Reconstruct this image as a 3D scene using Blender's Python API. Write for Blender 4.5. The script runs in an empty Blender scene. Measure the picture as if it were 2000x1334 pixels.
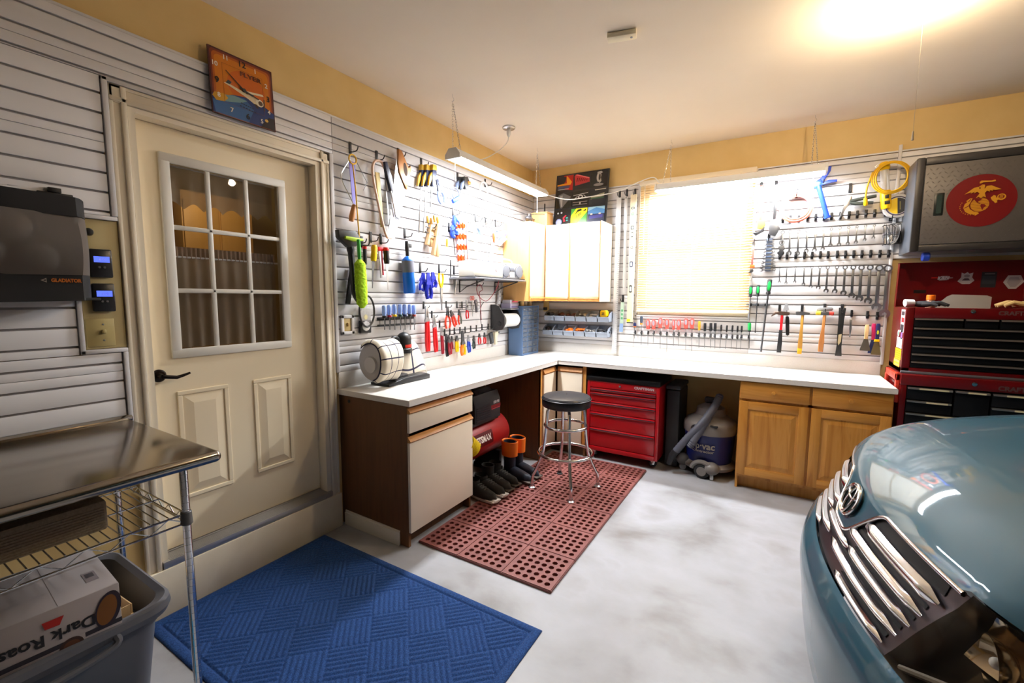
import bpy, bmesh, math, random
from math import sin, cos, pi, radians, sqrt, atan2
from mathutils import Vector, Matrix, Quaternion
random.seed(7)
SC = bpy.context.scene
COL = SC.collection

# ------------------------------------------------------------------ camera, world, exposure
CAM_P = Vector((2.4349266, -4.4610084, 1.5099223))
YAW, PITCH, ROLL, FPX = -.5434022, .0994286, .0053468, 864.354
_f = Vector((sin(YAW)*cos(PITCH), cos(YAW)*cos(PITCH), -sin(PITCH)))
_r = Vector((cos(YAW), -sin(YAW), 0)); _u = _r.cross(_f)
CR = _r*cos(ROLL)+_u*sin(ROLL); CU = -_r*sin(ROLL)+_u*cos(ROLL); CF = _f
cam_d = bpy.data.cameras.new('camera'); cam = bpy.data.objects.new('camera', cam_d); COL.objects.link(cam)
cam_d.sensor_fit = 'HORIZONTAL'; cam_d.sensor_width = 36.0; cam_d.lens = 36.0*FPX/2000.0
cam_d.clip_start = .02
cam.matrix_world = Matrix(((CR.x, CU.x, -CF.x, CAM_P.x), (CR.y, CU.y, -CF.y, CAM_P.y), (CR.z, CU.z, -CF.z, CAM_P.z), (0, 0, 0, 1)))
SC.camera = cam
wd = bpy.data.worlds.new('world'); SC.world = wd; wd.use_nodes = True
wd.node_tree.nodes['Background'].inputs[0].default_value = (.86, .93, 1, 1)
wd.node_tree.nodes['Background'].inputs[1].default_value = 9.0
SC.view_settings.view_transform = 'Standard'; SC.view_settings.look = 'None'
SC.view_settings.exposure = 0.0; SC.view_settings.gamma = 1.0
SC.cycles.max_bounces = 8; SC.cycles.diffuse_bounces = 4; SC.cycles.glossy_bounces = 4
SC.cycles.transmission_bounces = 6; SC.cycles.transparent_max_bounces = 10
SC.cycles.caustics_reflective = False; SC.cycles.caustics_refractive = False
SC.cycles.sample_clamp_indirect = 6.0
SC.cycles.use_denoising = True
LAMP_E = 188.0       # shop light diffusers
BULB_E = 830.0       # bare ceiling bulb
KITCHEN_W = 13.0      # unseen fill light added in the room behind the door

def un(px, py, ax, val):
    """The point of the plane <axis = val> that the photograph shows at a pixel."""
    d = CF + CR*((px-1000)/FPX) - CU*((py-667)/FPX)
    i = 'xyz'.index(ax); t = (val-CAM_P[i])/d[i]
    return CAM_P + d*t

# ------------------------------------------------------------------ materials
MATS = {}
def mat(name, col=(.8, .8, .8), rough=.5, metal=0.0, emit=None, es=0.0, trans=0.0, alpha=1.0, coat=0.0, spec=.5, ior=1.45):
    if name in MATS: return MATS[name]
    m = bpy.data.materials.new(name); m.use_nodes = True
    b = m.node_tree.nodes['Principled BSDF']
    b.inputs['Base Color'].default_value = (*col, 1); b.inputs['Roughness'].default_value = rough
    b.inputs['Metallic'].default_value = metal; b.inputs['IOR'].default_value = ior
    b.inputs['Specular IOR Level'].default_value = spec
    if emit: b.inputs['Emission Color'].default_value = (*emit, 1); b.inputs['Emission Strength'].default_value = es
    if trans: b.inputs['Transmission Weight'].default_value = trans
    if coat: b.inputs['Coat Weight'].default_value = coat; b.inputs['Coat Roughness'].default_value = .03
    b.inputs['Alpha'].default_value = alpha
    m.diffuse_color = (*col, 1)
    MATS[name] = m; return m
def srgb(r, g, b):
    f = lambda c: (c/255/12.92) if c/255 <= .04045 else ((c/255+.055)/1.055)**2.4
    return (f(r), f(g), f(b))
def nodes(m): return m.node_tree.nodes, m.node_tree.links, m.node_tree.nodes['Principled BSDF']
def ramp(nt, stops):
    r = nt.new('ShaderNodeValToRGB'); e = r.color_ramp.elements
    while len(e) < len(stops): e.new(.5)
    for k, (p, c) in enumerate(stops): e[k].position = p; e[k].color = (*c, 1)
    return r
def noise_mat(name, stops, scale=(1, 1, 1), ns=5, detail=4, rough=.5, metal=0, bump=0.0, bscale=None, distort=0.0, coat=0.0, spec=.5):
    """A colour that wanders between stops with noise stretched by scale (wood grain, concrete, speckle)."""
    m = mat(name, stops[0][1], rough, metal, coat=coat, spec=spec); N, L, b = nodes(m)
    tc = N.new('ShaderNodeTexCoord'); mp = N.new('ShaderNodeMapping'); mp.inputs['Scale'].default_value = scale
    n = N.new('ShaderNodeTexNoise'); n.inputs['Scale'].default_value = ns; n.inputs['Detail'].default_value = detail
    n.inputs['Distortion'].default_value = distort
    r = ramp(N, stops)
    L.new(tc.outputs['Object'], mp.inputs[0]); L.new(mp.outputs[0], n.inputs[0]); L.new(n.outputs['Fac'], r.inputs[0]); L.new(r.outputs[0], b.inputs['Base Color'])
    if bump:
        n2 = N.new('ShaderNodeTexNoise'); n2.inputs['Scale'].default_value = bscale or ns*8; n2.inputs['Detail'].default_value = 3
        L.new(mp.outputs[0], n2.inputs[0])
        bp = N.new('ShaderNodeBump'); bp.inputs['Strength'].default_value = bump; bp.inputs['Distance'].default_value = .004
        L.new(n2.outputs['Fac'], bp.inputs['Height']); L.new(bp.outputs[0], b.inputs['Normal'])
    return m

WHITE_VINYL = noise_mat('slatwall_vinyl', [(.3, (.73, .71, .715)), (.7, (.77, .75, .755))], ns=3, rough=.42)
CREAM_WALL = noise_mat('yellow_wall_paint', [(.3, srgb(222, 190, 128)), (.7, srgb(228, 197, 136))], ns=6, rough=.85, bump=.05, bscale=120)
CEIL = noise_mat('ceiling_paint', [(.3, srgb(243, 231, 212)), (.7, srgb(247, 236, 218))], ns=2, rough=.9, bump=.05, bscale=200)
DOOR_PAINT = mat('door_paint', srgb(246, 230, 198), .38)
TRIM_PAINT = mat('trim_paint', srgb(240, 228, 205), .4)
CHROME = mat('chrome', (.75, .76, .78), .13, 1.0)
STEEL = mat('steel', (.55, .56, .58), .3, 1.0)
STEEL_TOOL = mat('tool_steel', (.44, .45, .47), .3, 1.0)
DARK_STEEL = mat('dark_steel', (.10, .10, .105), .38, .9)
BLACK = mat('black_plastic', (.012, .012, .014), .42)
BLACK_R = mat('black_rubber', (.016, .016, .017), .7)
GREY_P = mat('grey_plastic', srgb(146, 155, 170), .45)
WHITE_P = mat('white_plastic', (.82, .82, .82), .4)
CREAM_P = mat('cream_plastic', srgb(236, 226, 196), .45)
RED = mat('red_plastic', srgb(205, 24, 32), .35)
ORANGE = mat('orange_plastic', srgb(247, 120, 22), .45)
YELLOW = mat('yellow_plastic', srgb(250, 200, 10), .4)
BLUE = mat('blue_plastic', srgb(24, 62, 176), .4)
NAVY = mat('navy_plastic', srgb(24, 34, 82), .45)
GREEN = mat('green_plastic', srgb(30, 160, 74), .4)
LIME = mat('lime_plastic', srgb(190, 226, 60), .5)
GLASS = mat('clear_glass', (.95, .97, .97), .02, trans=1.0, ior=1.45)
CLEAR = mat('clear_plastic', (.9, .93, .95), .15, alpha=.35)
PAPER = mat('white_paper', (.86, .85, .83), .8)

# ------------------------------------------------------------------ mesh building
class MB:
    def __init__(s): s.bm = bmesh.new()
    def _tag(s, faces, mi):
        for f in faces: f.material_index = mi
    def _xf(s, verts, M):
        if M is not None: bmesh.ops.transform(s.bm, matrix=M, verts=verts)
    def box(s, x0, x1, y0, y1, z0, z1, mi=0, bev=0.0, M=None, seg=2):
        c = [(x, y, z) for x in (x0, x1) for y in (y0, y1) for z in (z0, z1)]
        v = [s.bm.verts.new(p) for p in c]
        fs = [s.bm.faces.new([v[i] for i in q]) for q in ((0, 1, 3, 2), (4, 6, 7, 5), (0, 4, 5, 1), (2, 3, 7, 6), (0, 2, 6, 4), (1, 5, 7, 3))]
        s._tag(fs, mi)
        if bev > 0:
            es = list({e for f in fs for e in f.edges})
            bev = min(bev, .49*min(abs(x1-x0), abs(y1-y0), abs(z1-z0)))
            r = bmesh.ops.bevel(s.bm, geom=es, offset=bev, offset_type='OFFSET', segments=seg, profile=.5, affect='EDGES', clamp_overlap=True)
            s._tag(r['faces'], mi); v = list({w for f in fs+r['faces'] if f.is_valid for w in f.verts})
        s._xf(v, M); return s
    def tube(s, pts, r, n=8, mi=0, closed=False, caps=True, M=None, squash=None):
        pts = [Vector(p) for p in pts]; N = len(pts)
        rs = r if isinstance(r, (list, tuple)) else [r]*N
        tg = []
        for i in range(N):
            a = pts[i-1] if (i > 0 or closed) else pts[i]; b = pts[(i+1) % N] if (i < N-1 or closed) else pts[i]
            t = (b-a); tg.append(t.normalized() if t.length > 1e-9 else Vector((0, 0, 1)))
        up = Vector((0, 0, 1)) if abs(tg[0].z) < .9 else Vector((1, 0, 0))
        nx = (up-tg[0]*up.dot(tg[0])).normalized(); rings = []; allv = []
        for i in range(N):
            nx = (nx-tg[i]*nx.dot(tg[i]))
            nx = nx.normalized() if nx.length > 1e-6 else tg[i].orthogonal().normalized()
            ny = tg[i].cross(nx)
            ring = []
            for k in range(n):
                a = 2*pi*k/n; q = nx*cos(a)*(squash or 1)+ny*sin(a)
                ring.append(s.bm.verts.new(pts[i]+q*rs[i]))
            rings.append(ring); allv += ring
        m = N if closed else N-1
        for i in range(m):
            A, B = rings[i], rings[(i+1) % N]
            for k in range(n):
                f = s.bm.faces.new((A[k], A[(k+1) % n], B[(k+1) % n], B[k])); f.material_index = mi
        if not closed and caps:
            for rg in (rings[0][::-1], rings[-1]):
                f = s.bm.faces.new(rg); f.material_index = mi
        s._xf(allv, M); return s
    def cyl(s, p0, p1, r0, r1=None, n=16, mi=0, M=None):
        return s.tube([p0, p1], [r0, r0 if r1 is None else r1], n, mi, M=M)
    def lathe(s, prof, n=24, mi=0, M=None, a0=0.0, a1=2*pi, sx=1.0, sy=1.0):
        """prof = [(radius, z)], turned about Z."""
        full = abs(a1-a0-2*pi) < 1e-6; rings = []; allv = []
        steps = n if full else n+1
        for (r, z) in prof:
            if r < 1e-6: v = s.bm.verts.new((0, 0, z)); rings.append([v]); allv.append(v)
            else:
                rg = [s.bm.verts.new((r*sx*cos(a0+(a1-a0)*k/n), r*sy*sin(a0+(a1-a0)*k/n), z)) for k in range(steps)]
                rings.append(rg); allv += rg
        for A, B in zip(rings, rings[1:]):
            for k in range(n):
                k2 = (k+1) % steps
                if len(A) == 1 and len(B) == 1: continue
                if len(A) == 1: q = (A[0], B[k2], B[k])
                elif len(B) == 1: q = (A[k], A[k2], B[0])
                else: q = (A[k], A[k2], B[k2], B[k])
                try: f = s.bm.faces.new(q); f.material_index = mi
                except ValueError: pass
        s._xf(allv, M); return s
    def prism(s, pts, y0, y1, mi=0, bev=0.0, M=None):
        """polygon [(x, z)] extruded along Y from y0 to y1 (y1 > y0)."""
        A = [s.bm.verts.new((x, y0, z)) for x, z in pts]; B = [s.bm.verts.new((x, y1, z)) for x, z in pts]; n = len(pts)
        fs = [s.bm.faces.new(A), s.bm.faces.new(B[::-1])]
        for i in range(n): fs.append(s.bm.faces.new((A[i], B[i], B[(i+1) % n], A[(i+1) % n])))
        s._tag(fs, mi); v = A+B
        if bev > 0:
            es = list(set(fs[0].edges) | set(fs[1].edges))
            r = bmesh.ops.bevel(s.bm, geom=es, offset=bev, offset_type='OFFSET', segments=2, profile=.5, affect='EDGES', clamp_overlap=True)
            s._tag(r['faces'], mi); v = list({w for f in fs+r['faces'] if f.is_valid for w in f.verts})
        s._xf(v, M); return s
    def flat(s, pts, y, mi=0, M=None):
        v = [s.bm.verts.new((x, y, z)) for x, z in pts]; f = s.bm.faces.new(v); f.material_index = mi; s._xf(v, M); return s
    def grid(s, fn, nu, nv, mi=0, cu=False, cv=False, M=None):
        V = [[s.bm.verts.new(fn(i/nu if cu else i/(nu-1), j/nv if cv else j/(nv-1))) for j in range(nv)] for i in range(nu)]
        for i in range(nu if cu else nu-1):
            for j in range(nv if cv else nv-1):
                f = s.bm.faces.new((V[i][j], V[(i+1) % nu][j], V[(i+1) % nu][(j+1) % nv], V[i][(j+1) % nv])); f.material_index = mi
        s._xf([v for r in V for v in r], M); s.V = V; return s
    def ball(s, c, r, n=12, mi=0, sx=1, sy=1, sz=1, M=None):
        prof = [(r*sin(pi*k/n), -r*cos(pi*k/n)) for k in range(n+1)]
        T = Matrix.Translation(Vector(c)) @ Matrix.Diagonal((sx, sy, sz, 1))
        return s.lathe(prof, n+4, mi, (M @ T) if M is not None else T)
    def build(s, name, mats, parent=None, ang=35, M=None):
        bm = s.bm
        bmesh.ops.recalc_face_normals(bm, faces=bm.faces[:])
        ca = radians(ang)
        for f in bm.faces: f.smooth = True
        for e in bm.edges:
            if len(e.link_faces) == 2: e.smooth = e.calc_face_angle(0) < ca
        me = bpy.data.meshes.new(name); bm.to_mesh(me); bm.free()
        if not isinstance(mats, (list, tuple)): mats = [mats]
        for m in mats: me.materials.append(m)
        o = bpy.data.objects.new(name, me); COL.objects.link(o)
        if M is not None: o.matrix_local = M
        if parent is not None: o.parent = parent
        return o
def tag(o, label, cat, group=None):
    o['label'] = label; o['category'] = cat
    if group: o['group'] = group
    return o
def thing(name, label, cat, loc=(0, 0, 0), rz=0.0, group=None, M=None):
    o = bpy.data.objects.new(name, None); COL.objects.link(o); o.empty_display_size = .05
    if M is not None: o.matrix_world = M
    else: o.location = loc; o.rotation_euler = (0, 0, rz)
    return tag(o, label, cat, group)
def struct(o): o['kind'] = 'structure'; return o
def copy_tree(o, parent=None):
    c = o.copy(); COL.objects.link(c); c.parent = parent
    for ch in list(o.children): copy_tree(ch, c)
    return c
def text(name, body, size, m, parent=None, M=None, ext=.0004, align='CENTER', shear=0.0, bold=0.0, sx=1.0):
    """Lettering as a thin mesh; reads along local X, stands along local Z, faces local -Y."""
    cu = bpy.data.curves.new('lettering', 'FONT'); cu.body = body; cu.size = size; cu.extrude = ext
    cu.align_x = align; cu.align_y = 'CENTER'; cu.shear = shear; cu.offset = bold; cu.resolution_u = 3
    t = bpy.data.objects.new('lettering', cu); COL.objects.link(t)
    me = bpy.data.meshes.new_from_object(t.evaluated_get(bpy.context.evaluated_depsgraph_get()))
    COL.objects.unlink(t); bpy.data.objects.remove(t); bpy.data.curves.remove(cu)
    me.transform(Matrix.Rotation(pi/2, 4, 'X') @ Matrix.Diagonal((sx, 1, 1, 1)))
    me.name = name; me.materials.clear(); me.materials.append(m)
    o = bpy.data.objects.new(name, me); COL.objects.link(o)
    if M is not None: o.matrix_local = M
    if parent is not None: o.parent = parent
    return o
def T(x, y, z): return Matrix.Translation((x, y, z))
def RX(a): return Matrix.Rotation(a, 4, 'X')
def RY(a): return Matrix.Rotation(a, 4, 'Y')
def RZ(a): return Matrix.Rotation(a, 4, 'Z')
def S(x, y, z): return Matrix.Diagonal((x, y, z, 1))
def ellipse(cx, cz, rx, rz, n=32, a0=0, a1=2*pi, rot=0):
    out = []
    for k in range(n):
        a = a0+(a1-a0)*k/(n if abs(a1-a0-2*pi) < 1e-6 else n-1); x, z = rx*cos(a), rz*sin(a)
        out.append((cx+x*cos(rot)-z*sin(rot), cz+x*sin(rot)+z*cos(rot)))
    return out
def rrect(x0, x1, z0, z1, r, n=5):
    out = []
    for cx, cz, a in ((x1-r, z1-r, 0), (x0+r, z1-r, pi/2), (x0+r, z0+r, pi), (x1-r, z0+r, 1.5*pi)):
        out += [(cx+r*cos(a+pi/2*k/n), cz+r*sin(a+pi/2*k/n)) for k in range(n+1)]
    return out
def art(name, layers, parent, M, lift=.0004):
    """Printed picture: flat coloured shapes laid one over another, facing local -Y. layers = [(material, polygon)]"""
    mb = MB(); ms = []
    for k, (m, p) in enumerate(layers):
        if m not in ms: ms.append(m)
        mb.flat(p, -lift*(k+1)*.5, ms.index(m))
    return mb.build(name, ms, parent, M=M)
def cmat(r, g, b, rough=.5): return mat('print_%d_%d_%d' % (r, g, b), srgb(r, g, b), rough)
# ------------------------------------------------------------------ the room
H = 2.905; XR = 8.2; YF = -7.2
mbs = MB()
fl = noise_mat('concrete', [(.28, srgb(128, 124, 122)), (.45, srgb(158, 158, 161)), (.6, srgb(170, 171, 177)), (.78, srgb(146, 143, 142))], scale=(1, 1.2, 1), ns=2.2, detail=11, rough=.43, bump=.15, bscale=26, distort=.15)
MB().box(-.2, XR+.2, YF-.2, .2, -.15, 0).build('floor', fl)['kind'] = 'structure'
MB().box(-.2, XR+.2, YF-.2, .2, H, H+.15).build('ceiling', CEIL)['kind'] = 'structure'
# left wall with the door opening (y -3.63..-2.70, z .225..2.31)
DY0, DY1, DZ0, DZ1 = -3.625, -2.705, .225, 2.312
w = MB(); w.box(-.16, 0, YF, DY0, 0, H).box(-.16, 0, DY1, 0, 0, H).box(-.16, 0, DY0, DY1, DZ1, H).box(-.16, 0, DY0, DY1, 0, DZ0)
struct(w.build('wall_left', CREAM_WALL))
WX0, WX1, WZ0, WZ1 = 1.235, 2.175, 1.375, 2.56
w = MB(); w.box(-.16, WX0, 0, .16, 0, H).box(WX1, XR+.16, 0, .16, 0, H).box(WX0, WX1, 0, .16, WZ1, H).box(WX0, WX1, 0, .16, 0, WZ0)
struct(w.build('wall_back', CREAM_WALL))
struct(MB().box(XR, XR+.16, YF, 0, 0, H).build('wall_right', mat('far_wall', (.35, .28, .2), .8)))  # unseen wall, darkened to weaken the fill light it bounces
struct(MB().box(0, XR, YF-.16, YF, 0, H).build('wall_front', noise_mat('dark_end_wall', [(.4, (.20, .17, .14)), (.6, (.24, .2, .17))], ns=3, rough=.6)))  # unseen end wall; its dark tone is made up to cut bounced light

# slatwall cladding: boards with real grooves and a thin seam every fourth board
PITCH_S = .0790; G0 = 2.565
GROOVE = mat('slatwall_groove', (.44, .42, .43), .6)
def slat_panel(name, label, wall, a0, a1, z0, z1, notes=()):
    """A field of slats; a = y on the left wall, x on the back wall."""
    mb = MB(); zs = [G0-PITCH_S*k for k in range(-1, 34)]
    def bar(t0, t1, d0, d1, mi=0, bev=0.0):
        if t1-t0 < .002: return
        if wall == 'L': mb.box(d0, d1, a0, a1, t0, t1, mi, bev)
        else: mb.box(a0, a1, -d1, -d0, t0, t1, mi, bev)
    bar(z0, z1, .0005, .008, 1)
    top = z1
    for k, z in enumerate(zs):
        if z >= z1-.004: continue
        lo = max(z+.0045, z0)
        if top <= z0: break
        if k % 4 == 3 and top-lo > .06 and lo > z0:
            mid = lo+(top-lo)*.55
            bar(lo, mid-.0008, .008, .02, 0, .0015); bar(mid+.0008, top, .008, .02, 0, .0015)
        else: bar(lo, top, .008, .02, 0, .0015)
        top = z-.0045
        if z-.0045 <= z0: break
    else:
        pass
    if top > z0: bar(z0, top, .008, .02, 0, .0015)
    o = mb.build(name, [WHITE_VINYL, GROOVE]); tag(o, label, 'wall panel', 'slatwall panels'); return o
def edge(mb, wall, a0, a1, z0, z1, d=.026):
    if wall == 'L': mb.box(.0005, d, a0, a1, z0, z1, 0, .003)
    else: mb.box(a0, a1, -d, -.0005, z0, z1, 0, .003)
slat_panel('slatwall_cladding', 'white slatwall running above the door under the clock and past it', 'L', -6.2, -2.617, 2.400, 2.604)
slat_panel('slatwall_cladding', 'white slatwall beside the door, above the mesh ball bag', 'L', -6.2, -3.712, 1.838, 2.397)
slat_panel('slatwall_cladding', 'white slatwall below the mesh ball bag and behind the steel table', 'L', -6.2, -3.845, 1.268, 1.835)
slat_panel('slatwall_cladding', 'lowest white slatwall strip beside the door, under the light switch', 'L', -6.2, -3.712, .905, 1.265)
slat_panel('slatwall_cladding', 'white slatwall full of saws, clamps and pliers between door and corner', 'L', -2.614, -.021, 1.022, 2.604)
slat_panel('slatwall_cladding', 'white slatwall behind the wall cabinet and the hanging rulers', 'B', .0205, 1.185, 1.022, 2.604)
slat_panel('slatwall_cladding', 'low white slatwall under the window holding the row of screwdrivers', 'B', 1.187, 2.208, 1.022, 1.325)
slat_panel('slatwall_cladding', 'white slatwall covered in wrenches and hammers beside the window', 'B', 2.21, 3.128, 1.022, 2.604)
slat_panel('slatwall_cladding', 'white slatwall behind the steel cabinet with the eagle emblem', 'B', 3.150, 6.3, 1.82, 2.604)
tr = MB(); edge(tr, 'L', -3.708, -3.688, 1.838, 2.400); edge(tr, 'L', -3.708, -2.62, 2.383, 2.3995); edge(tr, 'L', -2.64, -2.616, 1.022, 2.383); edge(tr, 'L', -3.708, -3.69, .905, 1.268); edge(tr, 'L', -3.843, -3.826, 1.268, 1.83); edge(tr, 'L', -3.843, -3.69, 1.268, 1.285); edge(tr, 'L', -3.845, -3.69, 1.82, 1.8365)
struct(tr.build('trim_1', WHITE_VINYL))
tr = MB(); edge(tr, 'B', 1.186, 1.208, 1.327, 2.61); edge(tr, 'B', 3.129, 3.149, 1.0, 2.66); edge(tr, 'B', 1.19, 2.205, 1.327, 1.345); edge(tr, 'B', 2.19, 2.209, 1.327, 2.61)
struct(tr.build('trim_2', WHITE_VINYL))
tr = MB(); edge(tr, 'L', -6.2, -.02, 2.6045, 2.618, .018); edge(tr, 'B', .0, 6.3, 2.6105, 2.623, .018)
struct(tr.build('trim_3', WHITE_VINYL))

# door casing, jambs, threshold and the concrete curb below
c = MB(); c.box(.0005, .021, -3.686, -3.628, 2.31, 2.381, 0, .003).box(.0005, .021, -2.702, -2.643, 2.31, 2.381, 0, .003)
def casing_bar(mb, y0, y1, z0, z1, vert, inner):
    mb.box(.0005, .016, y0, y1, z0, z1, 0, .003)
    if vert:
        s_ = 1 if inner > 0 else -1; e = y1 if inner > 0 else y0
        mb.box(.010, .026, e-.02*(s_ > 0)-.0*(s_ < 0), e+.02*(s_ < 0), z0, z1, 0, .004)
        o_ = y0 if inner > 0 else y1
        mb.box(.010, .021, o_-.0*(s_ > 0)-.014*(s_ < 0), o_+.014*(s_ > 0), z0, z1, 0, .003)
    else:
        mb.box(.010, .026, y0, y1, z0, z0+.02, 0, .004); mb.box(.010, .021, y0, y1, z1-.014, z1, 0, .003)
casing_bar(c, -3.686, -3.628, .225, 2.38, True, 1); casing_bar(c, -2.702, -2.643, .225, 2.38, True, -1); casing_bar(c, -3.686, -2.643, 2.314, 2.381, False, 0)
c.box(-.16, .014, -3.6245, -3.600, .26, 2.3115); c.box(-.16, .014, -2.734, -2.7055, .26, 2.3115); c.box(-.16, .014, -3.600, -2.734, 2.290, 2.3115)
struct(c.build('trim_4', TRIM_PAINT))
t = MB(); t.box(-.155, .03, -3.6245, -2.7055, .2255, .262, 0, .004)
for k in range(9): t.box(-.045+.0085*k, -.041+.0085*k, -3.598, -2.736, .262, .2655, 0, .001)
t.box(-.058, -.047, -3.598, -2.736, .262, .272, 0, .002)
struct(t.build('trim_5', mat('threshold_aluminium', (.62, .61, .6), .4, .8)))
k = MB(); k.box(.0005, .034, -6.2, -2.640, 0, .2255, 0, .004)
struct(k.build('baseboard_left', noise_mat('painted_curb', [(.3, srgb(238, 226, 200)), (.55, srgb(246, 234, 210)), (.8, srgb(230, 216, 190))], ns=4, rough=.7, bump=.1)))

# the door leaf
D = bpy.data.objects.new('door_1', None); COL.objects.link(D); struct(D); D.location = (-.055, 0, 0)
d = MB(); GY0, GY1, GZ0, GZ1 = -3.470, -2.926, 1.240, 2.138
LY0, LY1, LZ0, LZ1 = -3.5985, -2.7355, .275, 2.288
d.box(-.045, 0, LY0, GY0, LZ0, LZ1); d.box(-.045, 0, GY1, LY1, LZ0, LZ1); d.box(-.045, 0, GY0, GY1, GZ1, LZ1); d.box(-.045, 0, GY0, GY1, LZ0, GZ0)
def raised(mb, y0, y1, z0, z1):
    b = .022
    for a in ((y0, y1, z0, z0+b), (y0, y1, z1-b, z1), (y0, y0+b, z0+b, z1-b), (y1-b, y1, z0+b, z1-b)): mb.box(-.0005, .007, *a, 0, .005)
    q = .045; Q = [(.0002, y0+b, z0+b), (.0002, y1-b, z0+b), (.0002, y1-b, z1-b), (.0002, y0+b, z1-b)]; I = [(.009, y0+b+q, z0+b+q), (.009, y1-b-q, z0+b+q), (.009, y1-b-q, z1-b-q), (.009, y0+b+q, z1-b-q)]
    V = [mb.bm.verts.new(p) for p in Q]; W = [mb.bm.verts.new(p) for p in I]
    mb.bm.faces.new(W)
    for i in range(4): mb.bm.faces.new((V[i], V[(i+1) % 4], W[(i+1) % 4], W[i]))
raised(d, -3.492, -3.258, .498, 1.045); raised(d, -3.128, -2.905, .508, 1.045)
struct(d.build('door_leaf', DOOR_PAINT, D, ang=9))
g = MB(); b = .033
for a in ((GY0-b, GY1+b, GZ0-b, GZ0+.012), (GY0-b, GY1+b, GZ1-.012, GZ1+b), (GY0-b, GY0+.012, GZ0, GZ1), (GY1-.012, GY1+b, GZ0, GZ1)):
    g.box(-.004, .014, *a, 0, .008)
struct(g.build('lite_frame', mat('lite_frame_white', (.80, .77, .70), .35), D))
g = MB()
for y in (-3.297, -3.111): g.box(-.012, .006, y-.011, y+.011, GZ0, GZ1, 0, .006)
for z in (1.5335, 1.834): g.box(-.012, .006, GY0, GY1, z-.011, z+.011, 0, .006)
struct(g.build('muntin', MATS['lite_frame_white'], D))
pane = mat('door_pane', (.03, .03, .03), .01, alpha=.2, spec=.8)
struct(MB().box(-.022, -.018, GY0, GY1, GZ0, GZ1).build('door_pane', pane, D))
hb = MB(); hb.lathe([(0, 0), (.030, 0), (.030, .006), (.024, .012), (.012, .014), (.011, .05), (0, .05)], 28, 0, T(.0, -3.560, 1.133) @ RY(pi/2))
hb.tube([(.046, -3.560, 1.133), (.050, -3.535, 1.128), (.048, -3.505, 1.122), (.046, -3.475, 1.128), (.046, -3.448, 1.136)], [.0095, .009, .0085, .007, .005], 10)
struct(hb.build('lever_handle', mat('oil_rubbed_bronze', (.018, .012, .010), .28, .7), D))
# what shows through the panes: lace valance, cafe curtain, a dim kitchen
lace = mat('curtain_sheer', srgb(176, 156, 130), .9, alpha=.78)
lace2 = mat('curtain_lace', srgb(190, 170, 142), .9, alpha=.72)
def curtain(y0, y1, z0, z1, x, waves, amp, nu=120, scal=0.0):
    def fn(u, v):
        y = y0+(y1-y0)*u; a = amp*(.4+.6*(1-v))*sin(waves*2*pi*u+1.3*sin(5*u))
        zz = z0 + scal*abs(sin(waves*pi*u*1.2))
        return (x+a, y, zz+(z1-zz)*v)
    return fn
val = thing('lace_valance', 'short lace valance curtain hanging across the top of the door glass', 'curtain')
m1 = MB(); m1.grid(curtain(-3.47, -2.93, 2.03, 2.135, -.118, 5, .008), 120, 6); m1.build('valance_cloth', lace, val)
m1 = MB(); m1.grid(curtain(-3.47, -2.93, 1.935, 2.032, -.118, 5, .008, scal=.03), 160, 6); m1.build('lace_edge', lace2, val)
MB().cyl((-.118, -3.5, 2.135), (-.118, -2.9, 2.135), .006, n=10).build('curtain_rod', WHITE_P, val)
caf = thing('cafe_curtain', 'gathered sheer half curtain covering the lower part of the door glass', 'curtain')
m1 = MB(); m1.grid(curtain(-3.47, -2.93, 1.25, 1.70, -.118, 9, .010), 160, 8); m1.build('curtain_cloth', mat('curtain_sheer_low', srgb(176, 158, 134), .9, alpha=.86), caf)
m1 = MB(); m1.grid(curtain(-3.47, -2.93, 1.695, 1.75, -.118, 26, .006), 220, 4); m1.build('ruffle', mat('curtain_ruffle', srgb(180, 154, 132), .9, alpha=.94), caf)
MB().cyl((-.118, -3.5, 1.70), (-.118, -2.9, 1.70), .005, n=10).build('curtain_rod', WHITE_P, caf)
KX = -2.6
KP = mat('kitchen_paint', srgb(176, 158, 110), .8)
for nm_, q in (('wall_kitchen_back', (KX-.1, KX, -5.2, -1.2, -.1, 2.9)), ('wall_kitchen_near', (KX, -.161, -5.3, -5.2, -.1, 2.9)), ('wall_kitchen_far', (KX, -.161, -1.2, -1.1, -.1, 2.9)), ('ceiling_kitchen', (KX, -.161, -5.2, -1.2, 2.9, 3.0)), ('floor_kitchen', (KX, -.161, -5.2, -1.2, .15, .219))): struct(MB().box(*q).build(nm_, KP))
kl = bpy.data.lights.new('kitchen_fill', 'POINT'); kl.energy = KITCHEN_W; kl.color = (1, .78, .5); kl.shadow_soft_size = .12  # unseen light added to brighten the curtains behind the door glass
ko = bpy.data.objects.new('kitchen_fill', kl); COL.objects.link(ko); ko.location = (-1.5, -2.6, 2.5)
cab = thing('kitchen_cupboard', 'warm wooden kitchen cupboard seen through the door glass', 'cabinet', (-2.3, -2.3, .22))
MB().box(-.28, .28, -.3, .3, 0, 2.2, 0, .006).build('body', noise_mat('kitchen_wood', [(.3, srgb(186, 142, 74)), (.7, srgb(204, 160, 90))], (1, 1, .2), 8, rough=.5), cab)
for s_ in (-1, 1): MB().box(.281, .298, .15*s_-.14, .15*s_+.14, .08, 2.12, 0, .004).build('door', MATS['kitchen_wood'], cab)

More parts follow.
